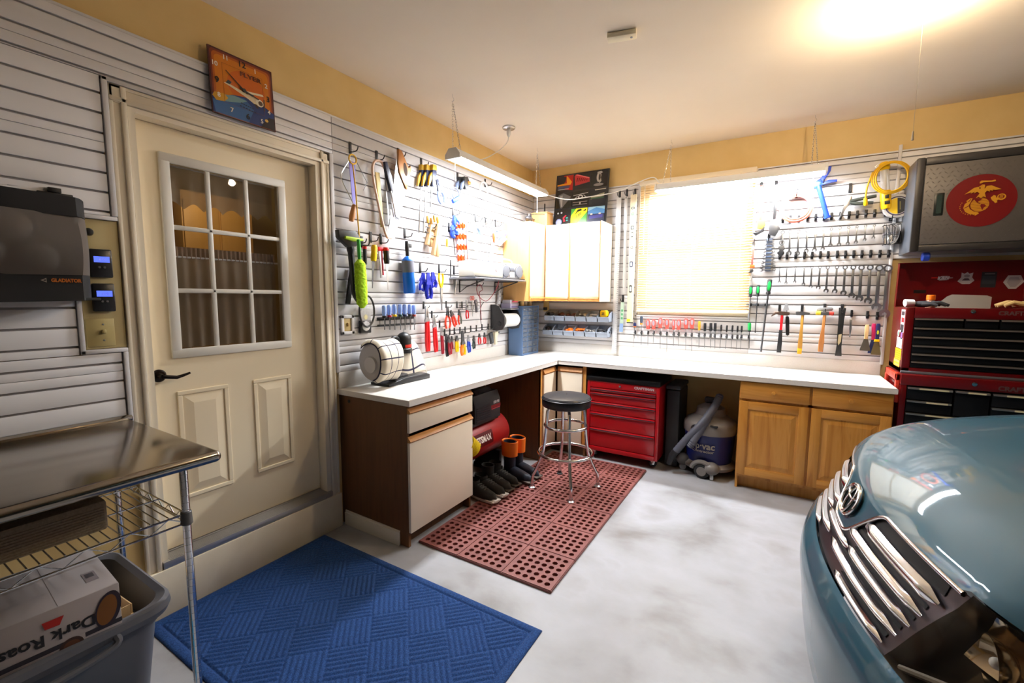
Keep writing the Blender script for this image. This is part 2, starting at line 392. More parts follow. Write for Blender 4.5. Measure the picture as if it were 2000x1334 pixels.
# baseboard at the end of the cabinet, window, blind
wf = bpy.data.objects.new('window_1', None); COL.objects.link(wf); struct(wf)
f = MB()
for a in ((WX0, WX1, WZ0, WZ0+.045), (WX0, WX1, WZ1-.045, WZ1), (WX0, WX0+.045, WZ0, WZ1), (WX1-.045, WX1, WZ0, WZ1), (WX0, WX1, 1.945, 1.985)):
    f.box(a[0], a[1], .06, .11, a[2], a[3], 0, .003)
struct(f.build('window_frame', WHITE_P, wf))
struct(MB().box(WX0+.04, WX1-.04, .083, .087, WZ0+.04, WZ1-.04).build('window_pane', mat('window_glass', (.95, .97, .98), .01, alpha=.12), wf))
f = MB(); f.box(WX0-.02, WX1+.02, -.02, .055, WZ0-.025, WZ0-.001, 0, .004); struct(f.build('window_sill', TRIM_PAINT, wf))
bl = thing('window_blind', 'cream horizontal slat blind lowered over the window above the bench', 'blind', (1.705, -.03, 1.38))
slm = mat('blind_slat', srgb(244, 228, 196), .5)
N_, L_, b_ = nodes(slm)
ts = N_.new('ShaderNodeBsdfTranslucent'); ts.inputs[0].default_value = (*srgb(250, 226, 184), 1); mx = N_.new('ShaderNodeMixShader'); mx.inputs[0].default_value = .35
L_.new(b_.outputs[0], mx.inputs[1]); L_.new(ts.outputs[0], mx.inputs[2]); L_.new(mx.outputs[0], N_['Material Output'].inputs[0])
MB().box(-.495, .497, -.045, .008, 1.205, 1.245, 0, .004).build('headrail', mat('blind_rail', srgb(236, 222, 196), .4), bl)
sl = MB(); nsl = 52; zs0, zs1 = .02, 1.2
for k in range(nsl):
    z = zs0+(zs1-zs0)*(k+.5)/nsl
    sl.box(-.49, .492, -.0128, .0128, -.0005, .0005, 0, 0, T(0, -.012, z) @ RX(radians(52)))
sl.build('slats', slm, bl)
MB().box(-.49, .492, -.026, .004, -.008, .016, 0, .004).build('bottom_rail', mat('blind_rail_low', srgb(240, 224, 194), .45), bl)
ld = MB()
for x in (-.40, -.0, .40): ld.cyl((x, -.026, 0), (x, -.026, 1.21), .0012, n=5)
ld.build('ladder_cord', WHITE_P, bl)
MB().cyl((-.44, -.05, 1.20), (-.435, -.052, .55), .004, n=6).build('tilt_wand', CLEAR, bl)
# ------------------------------------------------------------------ lamps and ceiling fittings
LED = mat('led_diffuser', (.9, .9, .9), .4, emit=(.93, .965, 1.0), es=LAMP_E)
def chain(mb, p0, p1, r=.0013, link=.022):
    p0, p1 = Vector(p0), Vector(p1); d = p1-p0; n = max(2, int(d.length/(link*.72))); z = d.normalized()
    x = z.orthogonal().normalized(); y = z.cross(x)
    for k in range(n):
        c = p0+d*((k+.5)/n); s_ = x if k % 2 else y
        pts = [c+z*(link*.5*cos(a))+s_*(link*.22*sin(a)) for a in [2*pi*i/8 for i in range(8)]]
        mb.tube(pts, r, 4, closed=True)
def shop_light(name, label, c, axis, length, hooks):
    """LED strip: housing with sloping sides, glowing lens, two V chains up to ceiling hooks."""
    t = thing(name, label, 'shop light', c, 0 if axis == 'y' else -pi/2, 'hanging shop lights')
    hL = length/2
    prof = [(-.062, -.030), (-.062, -.012), (-.03, .030), (.03, .030), (.062, -.012), (.062, -.030)]
    MB().prism(prof, -hL, hL, 0, .002).build('housing', mat('lamp_housing', (.8, .8, .8), .35), t)
    MB().prism([(-.058, -.0305), (.058, -.0305), (.050, -.0365), (-.050, -.0365)], -hL+.012, hL-.012, 0, .001).build('lens', LED, t)
    for s_ in (-1, 1):
        e = MB(); e.prism([(-.066, -.038), (.066, -.038), (.066, -.008), (.033, .034), (-.033, .034), (-.066, -.008)], s_*hL-.008, s_*hL+.008, 0, .003)
        e.build('end_cap', WHITE_P, t)
    return t
def chains(owner, hook, bx, spread):
    mb = MB(); hx, hy, hz = hook
    chain(mb, (hx, hy, hz-.05), (bx[0]-spread[0], bx[1]-spread[1], bx[2])); chain(mb, (hx, hy, hz-.05), (bx[0]+spread[0], bx[1]+spread[1], bx[2]))
    mb.tube([(hx, hy, hz), (hx, hy, hz-.02), (hx+.008, hy, hz-.03), (hx+.010, hy, hz-.042), (hx, hy, hz-.052), (hx-.008, hy, hz-.045)], .002, 6)
    o = mb.build('chain', CHROME)
    mw = owner.matrix_world.copy(); o.parent = owner
    return o
def parent_keep(o, p):
    bpy.context.view_layer.update(); o.parent = p; o.matrix_parent_inverse = p.matrix_world.inverted()
LA = shop_light('shop_light', 'glowing white shop light hung above the bench along the tool wall', (.41, -1.245, 2.515), 'y', 1.36, None)
LBt = shop_light('shop_light', 'glowing white shop light hung in front of the window', (2.045, -.25, 2.500), 'x', 1.26, None)
for o_, hk, b, sp in ((LA, (.416, -1.93, H), (.41, -1.88, 2.545), (.0, .045)), (LA, (.401, -.655, H), (.41, -.64, 2.545), (.0, .05)),
                      (LBt, (1.527, -.251, H), (1.50, -.25, 2.530), (.035, 0)), (LBt, (2.583, -.249, H), (2.60, -.25, 2.530), (.02, 0))):
    c_ = chains(o_, hk, b, sp); parent_keep(c_, o_)
pc = MB(); pc.cyl((.41, -1.90, 2.47), (.41, -1.90, 2.36), .0012, n=5).cyl((.41, -1.90, 2.36), (.41, -1.90, 2.33), .004, .006, n=8)
o_ = pc.build('pull_cord', WHITE_P); parent_keep(o_, LA)
o_ = MB().cyl((.41, -.66, 2.47), (.41, -.66, 2.33), .0012, n=5).cyl((.41, -.66, 2.33), (.41, -.66, 2.31), .004, .006, n=8).build('pull_cord', WHITE_P); parent_keep(o_, LA)

cord_m = mat('white_cord', (.78, .76, .72), .5)
def bez(p0, p1, p2, p3, n=16):
    P = [Vector(p) for p in (p0, p1, p2, p3)]
    return [P[0]*(1-t)**3+P[1]*3*t*(1-t)**2+P[2]*3*t*t*(1-t)+P[3]*t**3 for t in [i/n for i in range(n+1)]]
def smooth(pts, n=6):
    P = [Vector(p) for p in pts]; P = [P[0]*2-P[1]]+P+[P[-1]*2-P[-2]]; out = []
    for i in range(1, len(P)-2):
        for k in range(n):
            t = k/n; a, b, c, d = P[i-1:i+3]
            out.append(.5*((2*b)+(c-a)*t+(2*a-5*b+4*c-d)*t*t+(3*b-a-3*c+d)*t**3))
    out.append(P[-2]); return out
tag(MB().tube(smooth([(.41, -.555, 2.53), (.47, -.50, 2.49), (.62, -.42, 2.455), (.80, -.36, 2.47), (1.05, -.30, 2.50), (1.25, -.27, 2.57), (1.38, -.255, 2.60), (1.44, -.252, 2.545)]), .0045, 8).build('power_cord', cord_m), 'white power cord sagging between the two hanging shop lights', 'cord')
jb = thing('junction_box', 'round metal ceiling plate with a plug hanging from it', 'ceiling plate', (.435, -1.221, H))
MB().lathe([(0, -.001), (.052, -.001), (.052, -.010), (.046, -.014), (0, -.014)], 32).build('plate', STEEL, jb)
MB().lathe([(0, -.014), (.016, -.014), (.018, -.05), (.008, -.075), (0, -.075)], 16).build('plug', WHITE_P, jb)
tag(MB().tube(smooth([(.435, -1.221, H-.072), (.44, -1.25, 2.78), (.445, -1.36, 2.69), (.43, -1.50, 2.60), (.41, -1.60, 2.552), (.41, -1.66, 2.547)]), .0035, 8).build('lamp_cord', cord_m), 'thin white cord running from the ceiling plate down to the shop light', 'cord')
se = thing('ceiling_sensor', 'small white rectangular sensor box on the ceiling', 'sensor', (1.636, -2.03, H))
MB().box(-.075, .075, -.03, .03, -.028, -.0005, 0, .005).build('case', CREAM_P, se)
MB().cyl((.05, .0, -.0275), (.05, .0, -.031), .006, n=12).build('indicator', GREY_P, se)
se.rotation_euler.z = radians(14)
bu = thing('ceiling_bulb', 'bare glowing bulb in a ceiling socket with a pull string', 'light bulb', (2.88, -1.65, H))
MB().lathe([(0, -.0005), (.06, -.0005), (.06, -.012), (.03, -.025), (.024, -.05), (0, -.05)], 24).build('socket', WHITE_P, bu)
MB().lathe([(0, -.138), (.016, -.136), (.028, -.125), (.033, -.108), (.029, -.09), (.016, -.068), (.013, -.05)], 20).build('bulb', mat('bulb_glow', (1, .9, .75), .3, emit=(1, .765, .49), es=BULB_E), bu)
st = MB(); st.tube([(.035, -.02, -.02), (.036, -.022, -.2), (.036, -.022, -.62)], .0008, 4); st.cyl((.036, -.022, -.62), (.036, -.022, -.66), .003, .005, n=8)
st.build('pull_string', mat('string', (.55, .48, .38), .8), bu)

# ------------------------------------------------------------------ bench: worktop and cabinets
LAM = noise_mat('laminate', [(.35, (.74, .70, .65)), (.5, (.80, .77, .73)), (.65, (.76, .72, .68))], ns=160, detail=2, rough=.38)
ct = thing('countertop', 'long cream laminate worktop turning the corner under the tool walls', 'worktop', (0, 0, 0))
RXm = Matrix(((1, 0, 0, 0), (0, 0, 1, 0), (0, 1, 0, 0), (0, 0, 0, 1)))
MB().prism([(.0005, -.0005), (.0005, -2.628), (.640, -2.628), (.640, -.640), (3.140, -.640), (3.140, -.0005)], .876, .914, 0, .006, RXm).build('top', LAM, ct)
MB().box(.0005, .0195, -2.622, -.0005, .9145, 1.021, 0, .003).build('backsplash', LAM, ct)
MB().box(.0205, 3.135, -.0195, -.0005, .9145, 1.021, 0, .003).build('backsplash', LAM, ct)
WALNUT = noise_mat('dark_wood_panel', [(.3, srgb(84, 52, 26)), (.5, srgb(104, 66, 34)), (.7, srgb(92, 58, 30))], (1, 1, .08), 22, rough=.5)
OAK = noise_mat('oak_lip', [(.3, srgb(176, 118, 62)), (.6, srgb(200, 142, 80)), (.8, srgb(160, 104, 52))], (1, .1, 1), 30, rough=.45)
OAKV = noise_mat('oak_upright', [(.3, srgb(196, 134, 62)), (.6, srgb(214, 152, 78)), (.8, srgb(180, 118, 52))], (1, 1, .1), 26, rough=.45)
ALMOND = noise_mat('almond_melamine', [(.3, srgb(232, 218, 196)), (.7, srgb(238, 226, 206))], ns=2, rough=.4)
bc = thing('base_cabinet', 'dark-sided base cabinet with cream drawer and door beside the entry door', 'cabinet', (0, 0, 0))
c = MB(); c.box(.001, .60, -2.612, -2.594, .005, .874).box(.001, .60, -2.008, -1.990, .005, .874).box(.001, .60, -2.594, -2.008, .09, .108).box(.001, .60, -2.594, -2.008, .85, .874).box(.001, .012, -2.594, -2.008, .108, .85).box(.53, .545, -2.594, -2.008, .0, .09)
c.build('carcass', WALNUT, bc)
for nm, z0, z1 in (('drawer', .712, .826), ('door', .098, .652)):
    f = MB().box(.602, .621, -2.6115, -1.991, z0, z1, 0, .002).build(nm, ALMOND, bc)
    l = MB(); l.prism([(.602, z1+.001), (.621, z1+.001), (.630, z1+.010), (.622, z1+.020), (.612, z1+.024), (.612, z1+.034), (.602, z1+.036)], -2.6115, -1.991, 0, .0015); l.build('finger_pull', OAK, f)
MB().lathe([(0, 0), (.011, 0), (.011, .002), (0, .002)], 16, 0, T(.097, -2.612, .84) @ RX(pi/2)).build('plug_hole', BLACK, bc)
bb = MB(); bb.box(.035, .53, -2.626, -2.6125, .0005, .086, 0, .002); bb.prism([(.035, .086), (.53, .086), (.53, .092), (.035, .098)], -2.619, -2.6125)
struct(bb.build('baseboard_cabinet', mat('baseboard_paint', srgb(228, 220, 206), .4)))
cc = thing('corner_cabinet', 'corner base cabinet with folding cream doors behind the bar stool', 'cabinet', (0, 0, 0))
c = MB(); c.box(.001, .60, -.918, -.900, .005, .874).box(.900, .918, -.60, -.02, .005, .874).box(.02, .60, -.90, -.60, .09, .108).box(.02, .90, -.60, -.02, .09, .108).box(.001, .012, -.90, -.02, .09, .874).box(.02, .90, -.02, -.001, .09, .874)
c.box(.53, .545, -.90, -.545, .0, .09).box(.53, .90, -.56, -.545, .0, .09)
c.build('carcass', WALNUT, cc)
for q in ((.585, .604, -.918, -.884), (.884, .918, -.604, -.585)): MB().box(*q, .09, .874, 0, .002).build('face_frame', OAKV, cc)
f = MB().box(.602, .620, -.882, -.632, .115, .80, 0, .002).build('door', ALMOND, cc)
l = MB(); l.prism([(.602, .801), (.620, .801), (.630, .815), (.618, .83), (.612, .85), (.602, .852)], -.882, -.632, 0, .0015); l.build('finger_pull', OAK, f)
f = MB().box(.632, .882, -.620, -.602, .115, .80, 0, .002).build('door', ALMOND, cc)
l = MB(); l.prism([(.602, .801), (.620, .801), (.630, .815), (.618, .83), (.612, .85), (.602, .852)], .632, .882, 0, .0015, Matrix(((0, 1, 0, 0), (-1, 0, 0, 0), (0, 0, 1, 0), (0, 0, 0, 1)))); l.build('finger_pull', OAK, f)

PINE = noise_mat('pine', [(.28, srgb(172, 108, 38)), (.45, srgb(194, 132, 54)), (.58, srgb(202, 142, 64)), (.75, srgb(176, 112, 42))], (1, 1, .09), 18, rough=.38, distort=1.2)
PINEH = noise_mat('pine_across', [(.28, srgb(172, 108, 38)), (.45, srgb(194, 132, 54)), (.58, srgb(202, 142, 64)), (.75, srgb(176, 112, 42))], (.09, 1, 1), 18, rough=.38, distort=1.2)
pn = thing('pine_cabinet', 'knotty pine base cabinet with two panelled doors at the bench end', 'cabinet', (0, 0, 0))
c = MB(); c.box(2.198, 2.216, -.585, -.02, .002, .875).box(3.112, 3.130, -.585, -.02, .002, .875).box(2.216, 3.112, -.585, -.02, .10, .118).box(2.216, 3.112, -.03, -.02, .118, .875).box(2.216, 3.112, -.535, -.52, .0, .10)
c.box(2.198, 3.130, -.600, -.585, .10, .13).box(2.198, 3.13, -.600, -.585, .848, .875).box(2.198, 2.222, -.60, -.585, .13, .848).box(3.106, 3.13, -.60, -.585, .13, .848).box(2.650, 2.678, -.60, -.585, .13, .848).box(2.222, 3.106, -.60, -.585, .715, .735)
c.build('carcass', PINE, pn)
for x0, x1 in ((2.204, 2.656), (2.672, 3.124)):
    w_ = MB().box(x0, x1, -.620, -.602, .735, .866, 0, .004).build('drawer', PINEH, pn)
    MB().lathe([(0, 0), (.008, 0), (.007, .010), (.015, .018), (.013, .026), (0, .028)], 16, 0, T((x0+x1)/2, -.62, .80) @ RX(pi/2)).build('knob', PINE, w_)
    d_ = MB(); st_ = .062; z0, z1 = .125, .715
    d_.box(x0, x0+st_, -.621, -.602, z0, z1, 0, .003).box(x1-st_, x1, -.621, -.602, z0, z1, 0, .003)
    d_.box(x0+st_-.004, x1-st_+.004, -.6205, -.602, z0, z0+st_, 1, .003).box(x0+st_-.004, x1-st_+.004, -.6205, -.602, z1-st_, z1, 1, .003)
    dr = d_.build('door', [PINE, PINEH], pn)
    r_ = MB(); r_.box(x0+st_-.002, x1-st_+.002, -.612, -.604, z0+st_-.002, z1-st_+.002)
    a = [(x0+st_+.012, z0+st_+.012), (x1-st_-.012, z0+st_+.012), (x1-st_-.012, z1-st_-.012), (x0+st_+.012, z1-st_-.012)]; q = .03
    b = [(x0+st_+.012+q, z0+st_+.012+q), (x1-st_-.012-q, z0+st_+.012+q), (x1-st_-.012-q, z1-st_-.012-q), (x0+st_+.012+q, z1-st_-.012-q)]
    V = [r_.bm.verts.new((p[0], -.6122, p[1])) for p in a]; W = [r_.bm.verts.new((p[0], -.6195, p[1])) for p in b]
    r_.bm.faces.new(W)
    for i in range(4): r_.bm.faces.new((V[i], V[(i+1) % 4], W[(i+1) % 4], W[i]))
    r_.build('raised_panel', PINE, dr, ang=12)

# wall cabinet in the corner
wc = thing('wall_cabinet', 'corner wall cabinet with white doors and wooden pulls above the bench', 'cabinet', (0, 0, 0))
Z0, Z1 = 1.472, 2.243
c = MB(); c.prism([(.024, -.648), (.318, -.648), (.318, -.318), (.936, -.318), (.936, -.024), (.024, -.024)], Z0, Z1, 0, .002, RXm)
c.build('carcass', noise_mat('birch_side', [(.3, srgb(214, 160, 92)), (.7, srgb(230, 180, 112))], (1, 1, .1), 14, rough=.45), wc)
MB().box(.930, .9375, -.338, -.024, Z0-.0, Z1, 0, .001).build('side_panel', ALMOND, wc)
for q in ((.316, .327, -.650, -.640), (.602, .618, -.334, -.318), (.922, .932, -.334, -.318)): MB().box(*q, Z0, Z1, 0, .002).build('face_frame', OAKV, wc)
def wdoor(pts, ax):
    if ax == 'y':
        f = MB().box(.319, .337, pts[0], pts[1], Z0+.045, Z1-.003, 0, .002).build('door', ALMOND, wc)
        MB().prism([(.319, Z0+.044), (.337, Z0+.044), (.344, Z0+.030), (.334, Z0+.018), (.334, Z0+.004), (.319, Z0+.003)], pts[0], pts[1], 0, .0015).build('finger_pull', OAKV, f)
    else:
        f = MB().box(pts[0], pts[1], -.337, -.319, Z0+.045, Z1-.003, 0, .002).build('door', ALMOND, wc)
        MB().prism([(.319, Z0+.044), (.337, Z0+.044), (.344, Z0+.030), (.334, Z0+.018), (.334, Z0+.004), (.319, Z0+.003)], pts[0], pts[1], 0, .0015, Matrix(((0, 1, 0, 0), (-1, 0, 0, 0), (0, 0, 1, 0), (0, 0, 0, 1)))).build('finger_pull', OAKV, f)
wdoor((-.636, -.345), 'y'); wdoor((.345, .600), 'x'); wdoor((.620, .920), 'x')

# ------------------------------------------------------------------ floor mats
def ribbed_mat():
    import numpy as np
    X0, X1, Y0, Y1 = .042, 1.592, -3.715, -2.785; st = .0042
    nx, ny = int((X1-X0)/st), int((Y1-Y0)/st)
    x = np.linspace(X0, X1, nx); y = np.linspace(Y0, Y1, ny); gx, gy = np.meshgrid(x, y, indexing='ij')
    q = .166; u = ((gx-X0)+(gy-Y0))/sqrt(2)/q; v = ((gx-X0)-(gy-Y0))/sqrt(2)/q
    par = (np.floor(u)+np.floor(v)) % 2; fu, fv = u % 1, v % 1
    cross, along = np.where(par < .5, fu, fv), np.where(par < .5, fv, fu)
    rib = np.abs(np.sin(pi*cross*7))**.7; endc = np.clip(np.minimum(along, 1-along)/.05, 0, 1)
    h = .004+.0065*rib*np.sqrt(endc)
    e = np.minimum(np.minimum(gx-X0, X1-gx), np.minimum(gy-Y0, Y1-gy))
    rim = np.where(e < .042, .0095*np.sqrt(np.clip(1-((e-.021)/.021)**2, 0, 1))*.8+.003, np.where(e < .048, .003, h))
    z = rim+.0005
    co = np.stack([gx, gy, z], -1).reshape(-1, 3); idx = np.arange(nx*ny).reshape(nx, ny)
    f = np.stack([idx[:-1, :-1], idx[1:, :-1], idx[1:, 1:], idx[:-1, 1:]], -1).reshape(-1, 4)
    n0 = len(co)
    b = np.array([(X0, Y0, .0005), (X1, Y0, .0005), (X1, Y1, .0005), (X0, Y1, .0005)])
    me = bpy.data.meshes.new('door_mat'); me.from_pydata(np.vstack([co, b]).tolist(), [], f.tolist()+[[n0+3, n0+2, n0+1, n0]]); me.update()
    for p in me.polygons: p.use_smooth = True
    me.materials.append(noise_mat('blue_carpet', [(.3, srgb(12, 42, 88)), (.5, srgb(24, 61, 117)), (.7, srgb(40, 82, 142))], ns=240, detail=2, rough=.95, bump=.3, bscale=900))
    o = bpy.data.objects.new('door_mat', me); COL.objects.link(o)
    return tag(o, 'blue ribbed door mat with squares of alternating ribs below the door', 'mat')
ribbed_mat()
def holed_mat():
    X0, X1, Y0, Y1 = .606, 1.511, -2.536, -.645; zt, zb = .016, .002
    mb = MB(); bm = mb.bm; NX, NY = 3, 6; cache = {}
    def V(x, y, z):
        k = (round(x, 5), round(y, 5), round(z, 5))
        if k not in cache: cache[k] = bm.verts.new(k)
        return cache[k]
    pw, ph = (X1-X0)/NX, (Y1-Y0)/NY; gap = .0035; hn = 6
    def quad(*p):
        try: bm.faces.new([V(*q) for q in p])
        except ValueError: pass
    for i in range(NX):
        for j in range(NY):
            ax, ay = X0+pw*i+gap, Y0+ph*j+gap; bx, by = X0+pw*(i+1)-gap, Y0+ph*(j+1)-gap
            m = .014; cx, cy = (bx-ax-2*m)/hn, (by-ay-2*m)/hn
            xs = [ax]+[ax+m+cx*k for k in range(hn+1)]+[bx]; ys = [ay]+[ay+m+cy*k for k in range(hn+1)]+[by]
            for p in range(hn+2):
                for r in range(hn+2):
                    x0, x1, y0, y1 = xs[p], xs[p+1], ys[r], ys[r+1]
                    if 1 <= p <= hn and 1 <= r <= hn:
                        mx, my = (x0+x1)/2, (y0+y1)/2; R = min(x1-x0, y1-y0)*.36
                        B = [(x1, my), (x1, y1), (mx, y1), (x0, y1), (x0, my), (x0, y0), (mx, y0), (x1, y0)]
                        C = [(mx+R*cos(pi/4*k), my+R*sin(pi/4*k)) for k in range(8)]
                        for k in range(8):
                            k2 = (k+1) % 8
                            quad((*B[k], zt), (*B[k2], zt), (*C[k2], zt), (*C[k], zt))
                            quad((*C[k], zt), (*C[k2], zt), (*C[k2], zb), (*C[k], zb))
                    else: quad((x0, y0, zt), (x1, y0, zt), (x1, y1, zt), (x0, y1, zt))
            for (p, q) in (((ax, ay), (bx, ay)), ((bx, ay), (bx, by)), ((bx, by), (ax, by)), ((ax, by), (ax, ay))): quad((*p, zt), (*q, zt), (*q, zt-.004), (*p, zt-.004))
    mb.box(X0, X1, Y0, Y1, .0005, zb); 
    for i in range(NX+1): mb.box(X0+pw*i-gap*(i > 0), X0+pw*i+gap*(i < NX), Y0, Y1, zb, zt-.004)
    for j in range(NY+1): mb.box(X0, X1, Y0+ph*j-gap*(j > 0), Y0+ph*j+gap*(j < NY), zb, zt-.004)
    o = mb.build('rubber_mat', noise_mat('brick_rubber', [(.3, srgb(118, 66, 62)), (.7, srgb(134, 78, 72))], ns=14, rough=.55))
    return tag(o, 'brick red rubber mat pierced with round holes under the stool', 'mat')
holed_mat()

# ------------------------------------------------------------------ bar stool
sx, sy = 1.050, -1.345
bs = thing('bar_stool', 'chrome bar stool with a round black padded seat on the mat', 'stool', (sx, sy, .016))
MB().lathe([(0, .650), (.170, .650), (.186, .658), (.190, .675), (.190, .708), (.186, .718), (.188, .724), (.180, .735), (.150, .742), (.08, .746), (0, .747)], 48).build('seat', mat('black_vinyl', (.014, .014, .018), .35), bs)
MB().tube([(.190*cos(a), .190*sin(a), .716) for a in [2*pi*k/40 for k in range(40)]], .004, 6, closed=True).build('piping', mat('black_vinyl', (.014, .014, .018), .35), bs)
MB().lathe([(0, .747), (.005, .747), (.004, .751), (0, .752)], 10).build('button', CHROME, bs)
for k in range(4):
    a = radians(34+90*k); ca, sa = cos(a), sin(a)
    P = [(.05, .645), (.09, .646), (.120, .640), (.140, .622), (.147, .595), (.160, .42), (.178, .29), (.200, .22), (.236, .14), (.256, .10), (.262, .05), (.262, .012)]
    lg = MB().tube(smooth([(r*ca, r*sa, z) for r, z in P], 4), .0125, 12).build('leg', CHROME, bs)
    MB().lathe([(0, 0), (.026, 0), (.026, .004), (.016, .012), (.0145, .03), (0, .03)], 18, 0, T(.262*ca, .262*sa, 0)).build('foot', BLACK_R if k == 1 else STEEL, lg)
for r_, z_ in ((.162, .50), (.212, .285)):
    MB().tube([(r_*cos(a), r_*sin(a), z_) for a in [2*pi*k/56 for k in range(56)]], .0115, 12, closed=True).build('ring', CHROME, bs)
# ------------------------------------------------------------------ red rolling tool cabinet under the bench
TRED = mat('tool_red', srgb(168, 12, 24), .28, coat=.5)
TRED_D = mat('tool_red_deep', srgb(98, 5, 10), .3, coat=.3)
TBLK = mat('tool_black', (.005, .005, .006), .4, spec=.25)
def caster(parent, x, y, z=.075):
    cb = MB(); cb.box(x-.018, x+.018, y-.02, y+.02, z-.004, z+.0, 0, .001).prism([(-.022, 0), (.022, 0), (.012, -.05), (-.012, -.05)], -.016, -.013, 0, 0, T(x, y, z)).prism([(-.022, 0), (.022, 0), (.012, -.05), (-.012, -.05)], .013, .016, 0, 0, T(x, y, z))
    o = cb.build('caster', CHROME, parent)
    MB().lathe([(0, -.011), (.024, -.011), (.030, -.006), (.030, .006), (.024, .011), (0, .011)], 20, 0, T(x, y, z-.044) @ RX(pi/2)).build('wheel', BLACK_R, o)
rt = thing('rolling_tool_cabinet', 'red five-drawer rolling tool cabinet under the bench behind the stool', 'tool cabinet', (0, 0, 0))
x0, x1, y0, y1 = .930, 1.590, -.600, -.14
c = MB(); c.box(x0, x0+.03, y0, y1, .085, .745, 0, .004).box(x1-.03, x1, y0, y1, .085, .745, 0, .004).box(x0+.03, x1-.03, y1-.01, y1, .085, .745).box(x0+.03, x1-.03, y0, y1-.01, .085, .125, 0, .003).box(x0+.03, x1-.03, y0, y1-.01, .685, .745, 0, .003)
c.build('body', TRED, rt)
MB().box(x0-.006, x1+.006, y0-.012, y1, .7455, .790, 0, .012).build('top', TBLK, rt)
zs = [(.645, .680), (.555, .640), (.455, .550), (.305, .450), (.130, .300)]
for k, (a, b) in enumerate(zs):
    d_ = MB(); d_.box(x0+.034, x1-.034, y0+.006, y1-.03, a, b, 0, .002)
    d_.prism([(0, b-.002), (-.012, b-.004), (-.016, b-.016), (-.010, b-.024), (-.006, b-.022), (-.008, b-.012), (0, b-.018)], x0+.034, x1-.034, 0, 0, Matrix(((0, 1, 0, 0), (1, 0, 0, y0+.006), (0, 0, 1, 0), (0, 0, 0, 1))))
    dr = d_.build('drawer', TRED, rt)
    MB().box(x0+.036, x1-.036, y0-.0105, y0-.0085, b-.016, b-.008).build('handle', mat('drawer_pull', (.08, .07, .10), .3, .8), dr)
MB().lathe([(0, 0), (.011, 0), (.010, .006), (0, .007)], 16, 0, T(1.24, y0, .717) @ RX(pi/2)).build('lock', CHROME, rt)
text('lettering', 'CRAFTSMAN', .030, mat('grey_letters', (.45, .42, .44), .4), rt, T(1.455, y0-.0008, .717), bold=.0012)
for x in (x0+.06, x1-.05):
    for y in (y0+.07, y1-.06): caster(rt, x, y, .0845)

# ------------------------------------------------------------------ upright tool chest pair on the far side of the bench
bt = thing('tool_cabinet', 'tall red tool cabinet with black drawers beside the pine cabinet', 'tool cabinet', (0, 0, 0))
x0, x1, y0, y1 = 3.166, 3.876, -.535, -.06
c = MB(); c.box(x0, x0+.035, y0, y1, .11, .93, 0, .004).box(x1-.035, x1, y0, y1, .11, .93, 0, .004).box(x0, x1, y0, y1, .93, 1.004, 0, .006).box(x0+.035, x1-.035, y1-.02, y1, .11, .93).box(x0+.035, x1-.035, y0, y1-.02, .11, .15)
c.build('body', TRED_D, bt)
# side grip frame towards the bench
c = MB(); c.box(x0-.022, x0-.0005, y0+.02, y0+.055, .80, 1.0, 0, .003).box(x0-.022, x0-.0005, y1-.11, y1-.08, .80, 1.0, 0, .003).box(x0-.022, x0-.0005, y0+.02, y1-.08, .955, 1.0, 0, .003)
c.build('side_handle', mat('handle_red', srgb(214, 62, 44), .35), bt)
rows = [(.838, .922), (.752, .833), (.666, .747), (.560, .661), (.44, .555), (.29, .435), (.16, .285)]
PULL = mat('aluminium_pull', (.45, .40, .36), .35, .9); TAPE = mat('label_tape', srgb(222, 214, 176), .5)
w3 = (x1-x0-.07)
for k, (a, b) in enumerate(rows):
    spans = [(0, .36), (.37, .63), (.64, 1)] if k == 0 else ([(0, .36), (.64, 1)] if k == 1 else [(0, 1)])
    for s0, s1 in spans:
        xa, xb = x0+.037+w3*s0, x0+.033+w3*s1
        za, zb = (a, b) if not (k == 0 and s0 == .37) else (rows[1][0], b)
        dr = MB().box(xa, xb, y0-.004, y1-.04, za, zb, 0, .002).build('drawer', TBLK, bt)
        MB().prism([(0, zb-.001), (-.012, zb-.003), (-.013, zb-.014), (-.009, zb-.014), (-.008, zb-.007), (0, zb-.010)], xa+.002, xb-.002, 0, 0, Matrix(((0, 1, 0, 0), (1, 0, 0, y0-.004), (0, 0, 1, 0), (0, 0, 0, 1)))).build('pull', PULL, dr)
        if k < 5: MB().box(xa+.10 if k else xa+.06, min(xa+.26, xb-.02), y0-.0180, y0-.0172, zb-.0135, zb-.0035).build('label_strip', TAPE, dr)
MB().lathe([(0, 0), (.014, 0), (.013, .008), (0, .010)], 18, 0, T(3.526, y0, .972) @ RX(pi/2)).build('lock', CHROME, bt)
text('lettering', 'CRAFTSMAN', .040, mat('dark_letters', (.10, .05, .05), .4), bt, T(3.75, y0-.0008, .955), bold=.0015)
for x in (x0+.08, x1-.08):
    for y in (y0+.08, y1-.08): caster(bt, x, y, .1095)
ch = thing('tool_chest', 'red top tool chest with raised lid standing on the tall tool cabinet', 'tool chest', (0, 0, 0))
x0, x1, y0, y1 = 3.172, 3.842, -.475, -.075
c = MB(); zb, zt = 1.006, 1.455
c.box(x0, x0+.045, y0, y1, zb, zt, 0, .004).box(x1-.045, x1, y0, y1, zb, zt, 0, .004).box(x0+.045, x1-.045, y1-.015, y1, zb, zt).box(x0, x1, y0, y1, zb, zb+.04, 0, .004).box(x0+.045, x1-.045, y0, y0+.02, 1.385, zt, 0, .003).box(x0+.045, x1-.045, y0+.02, y1-.015, 1.42, 1.43)
c.build('body', TRED_D, ch)
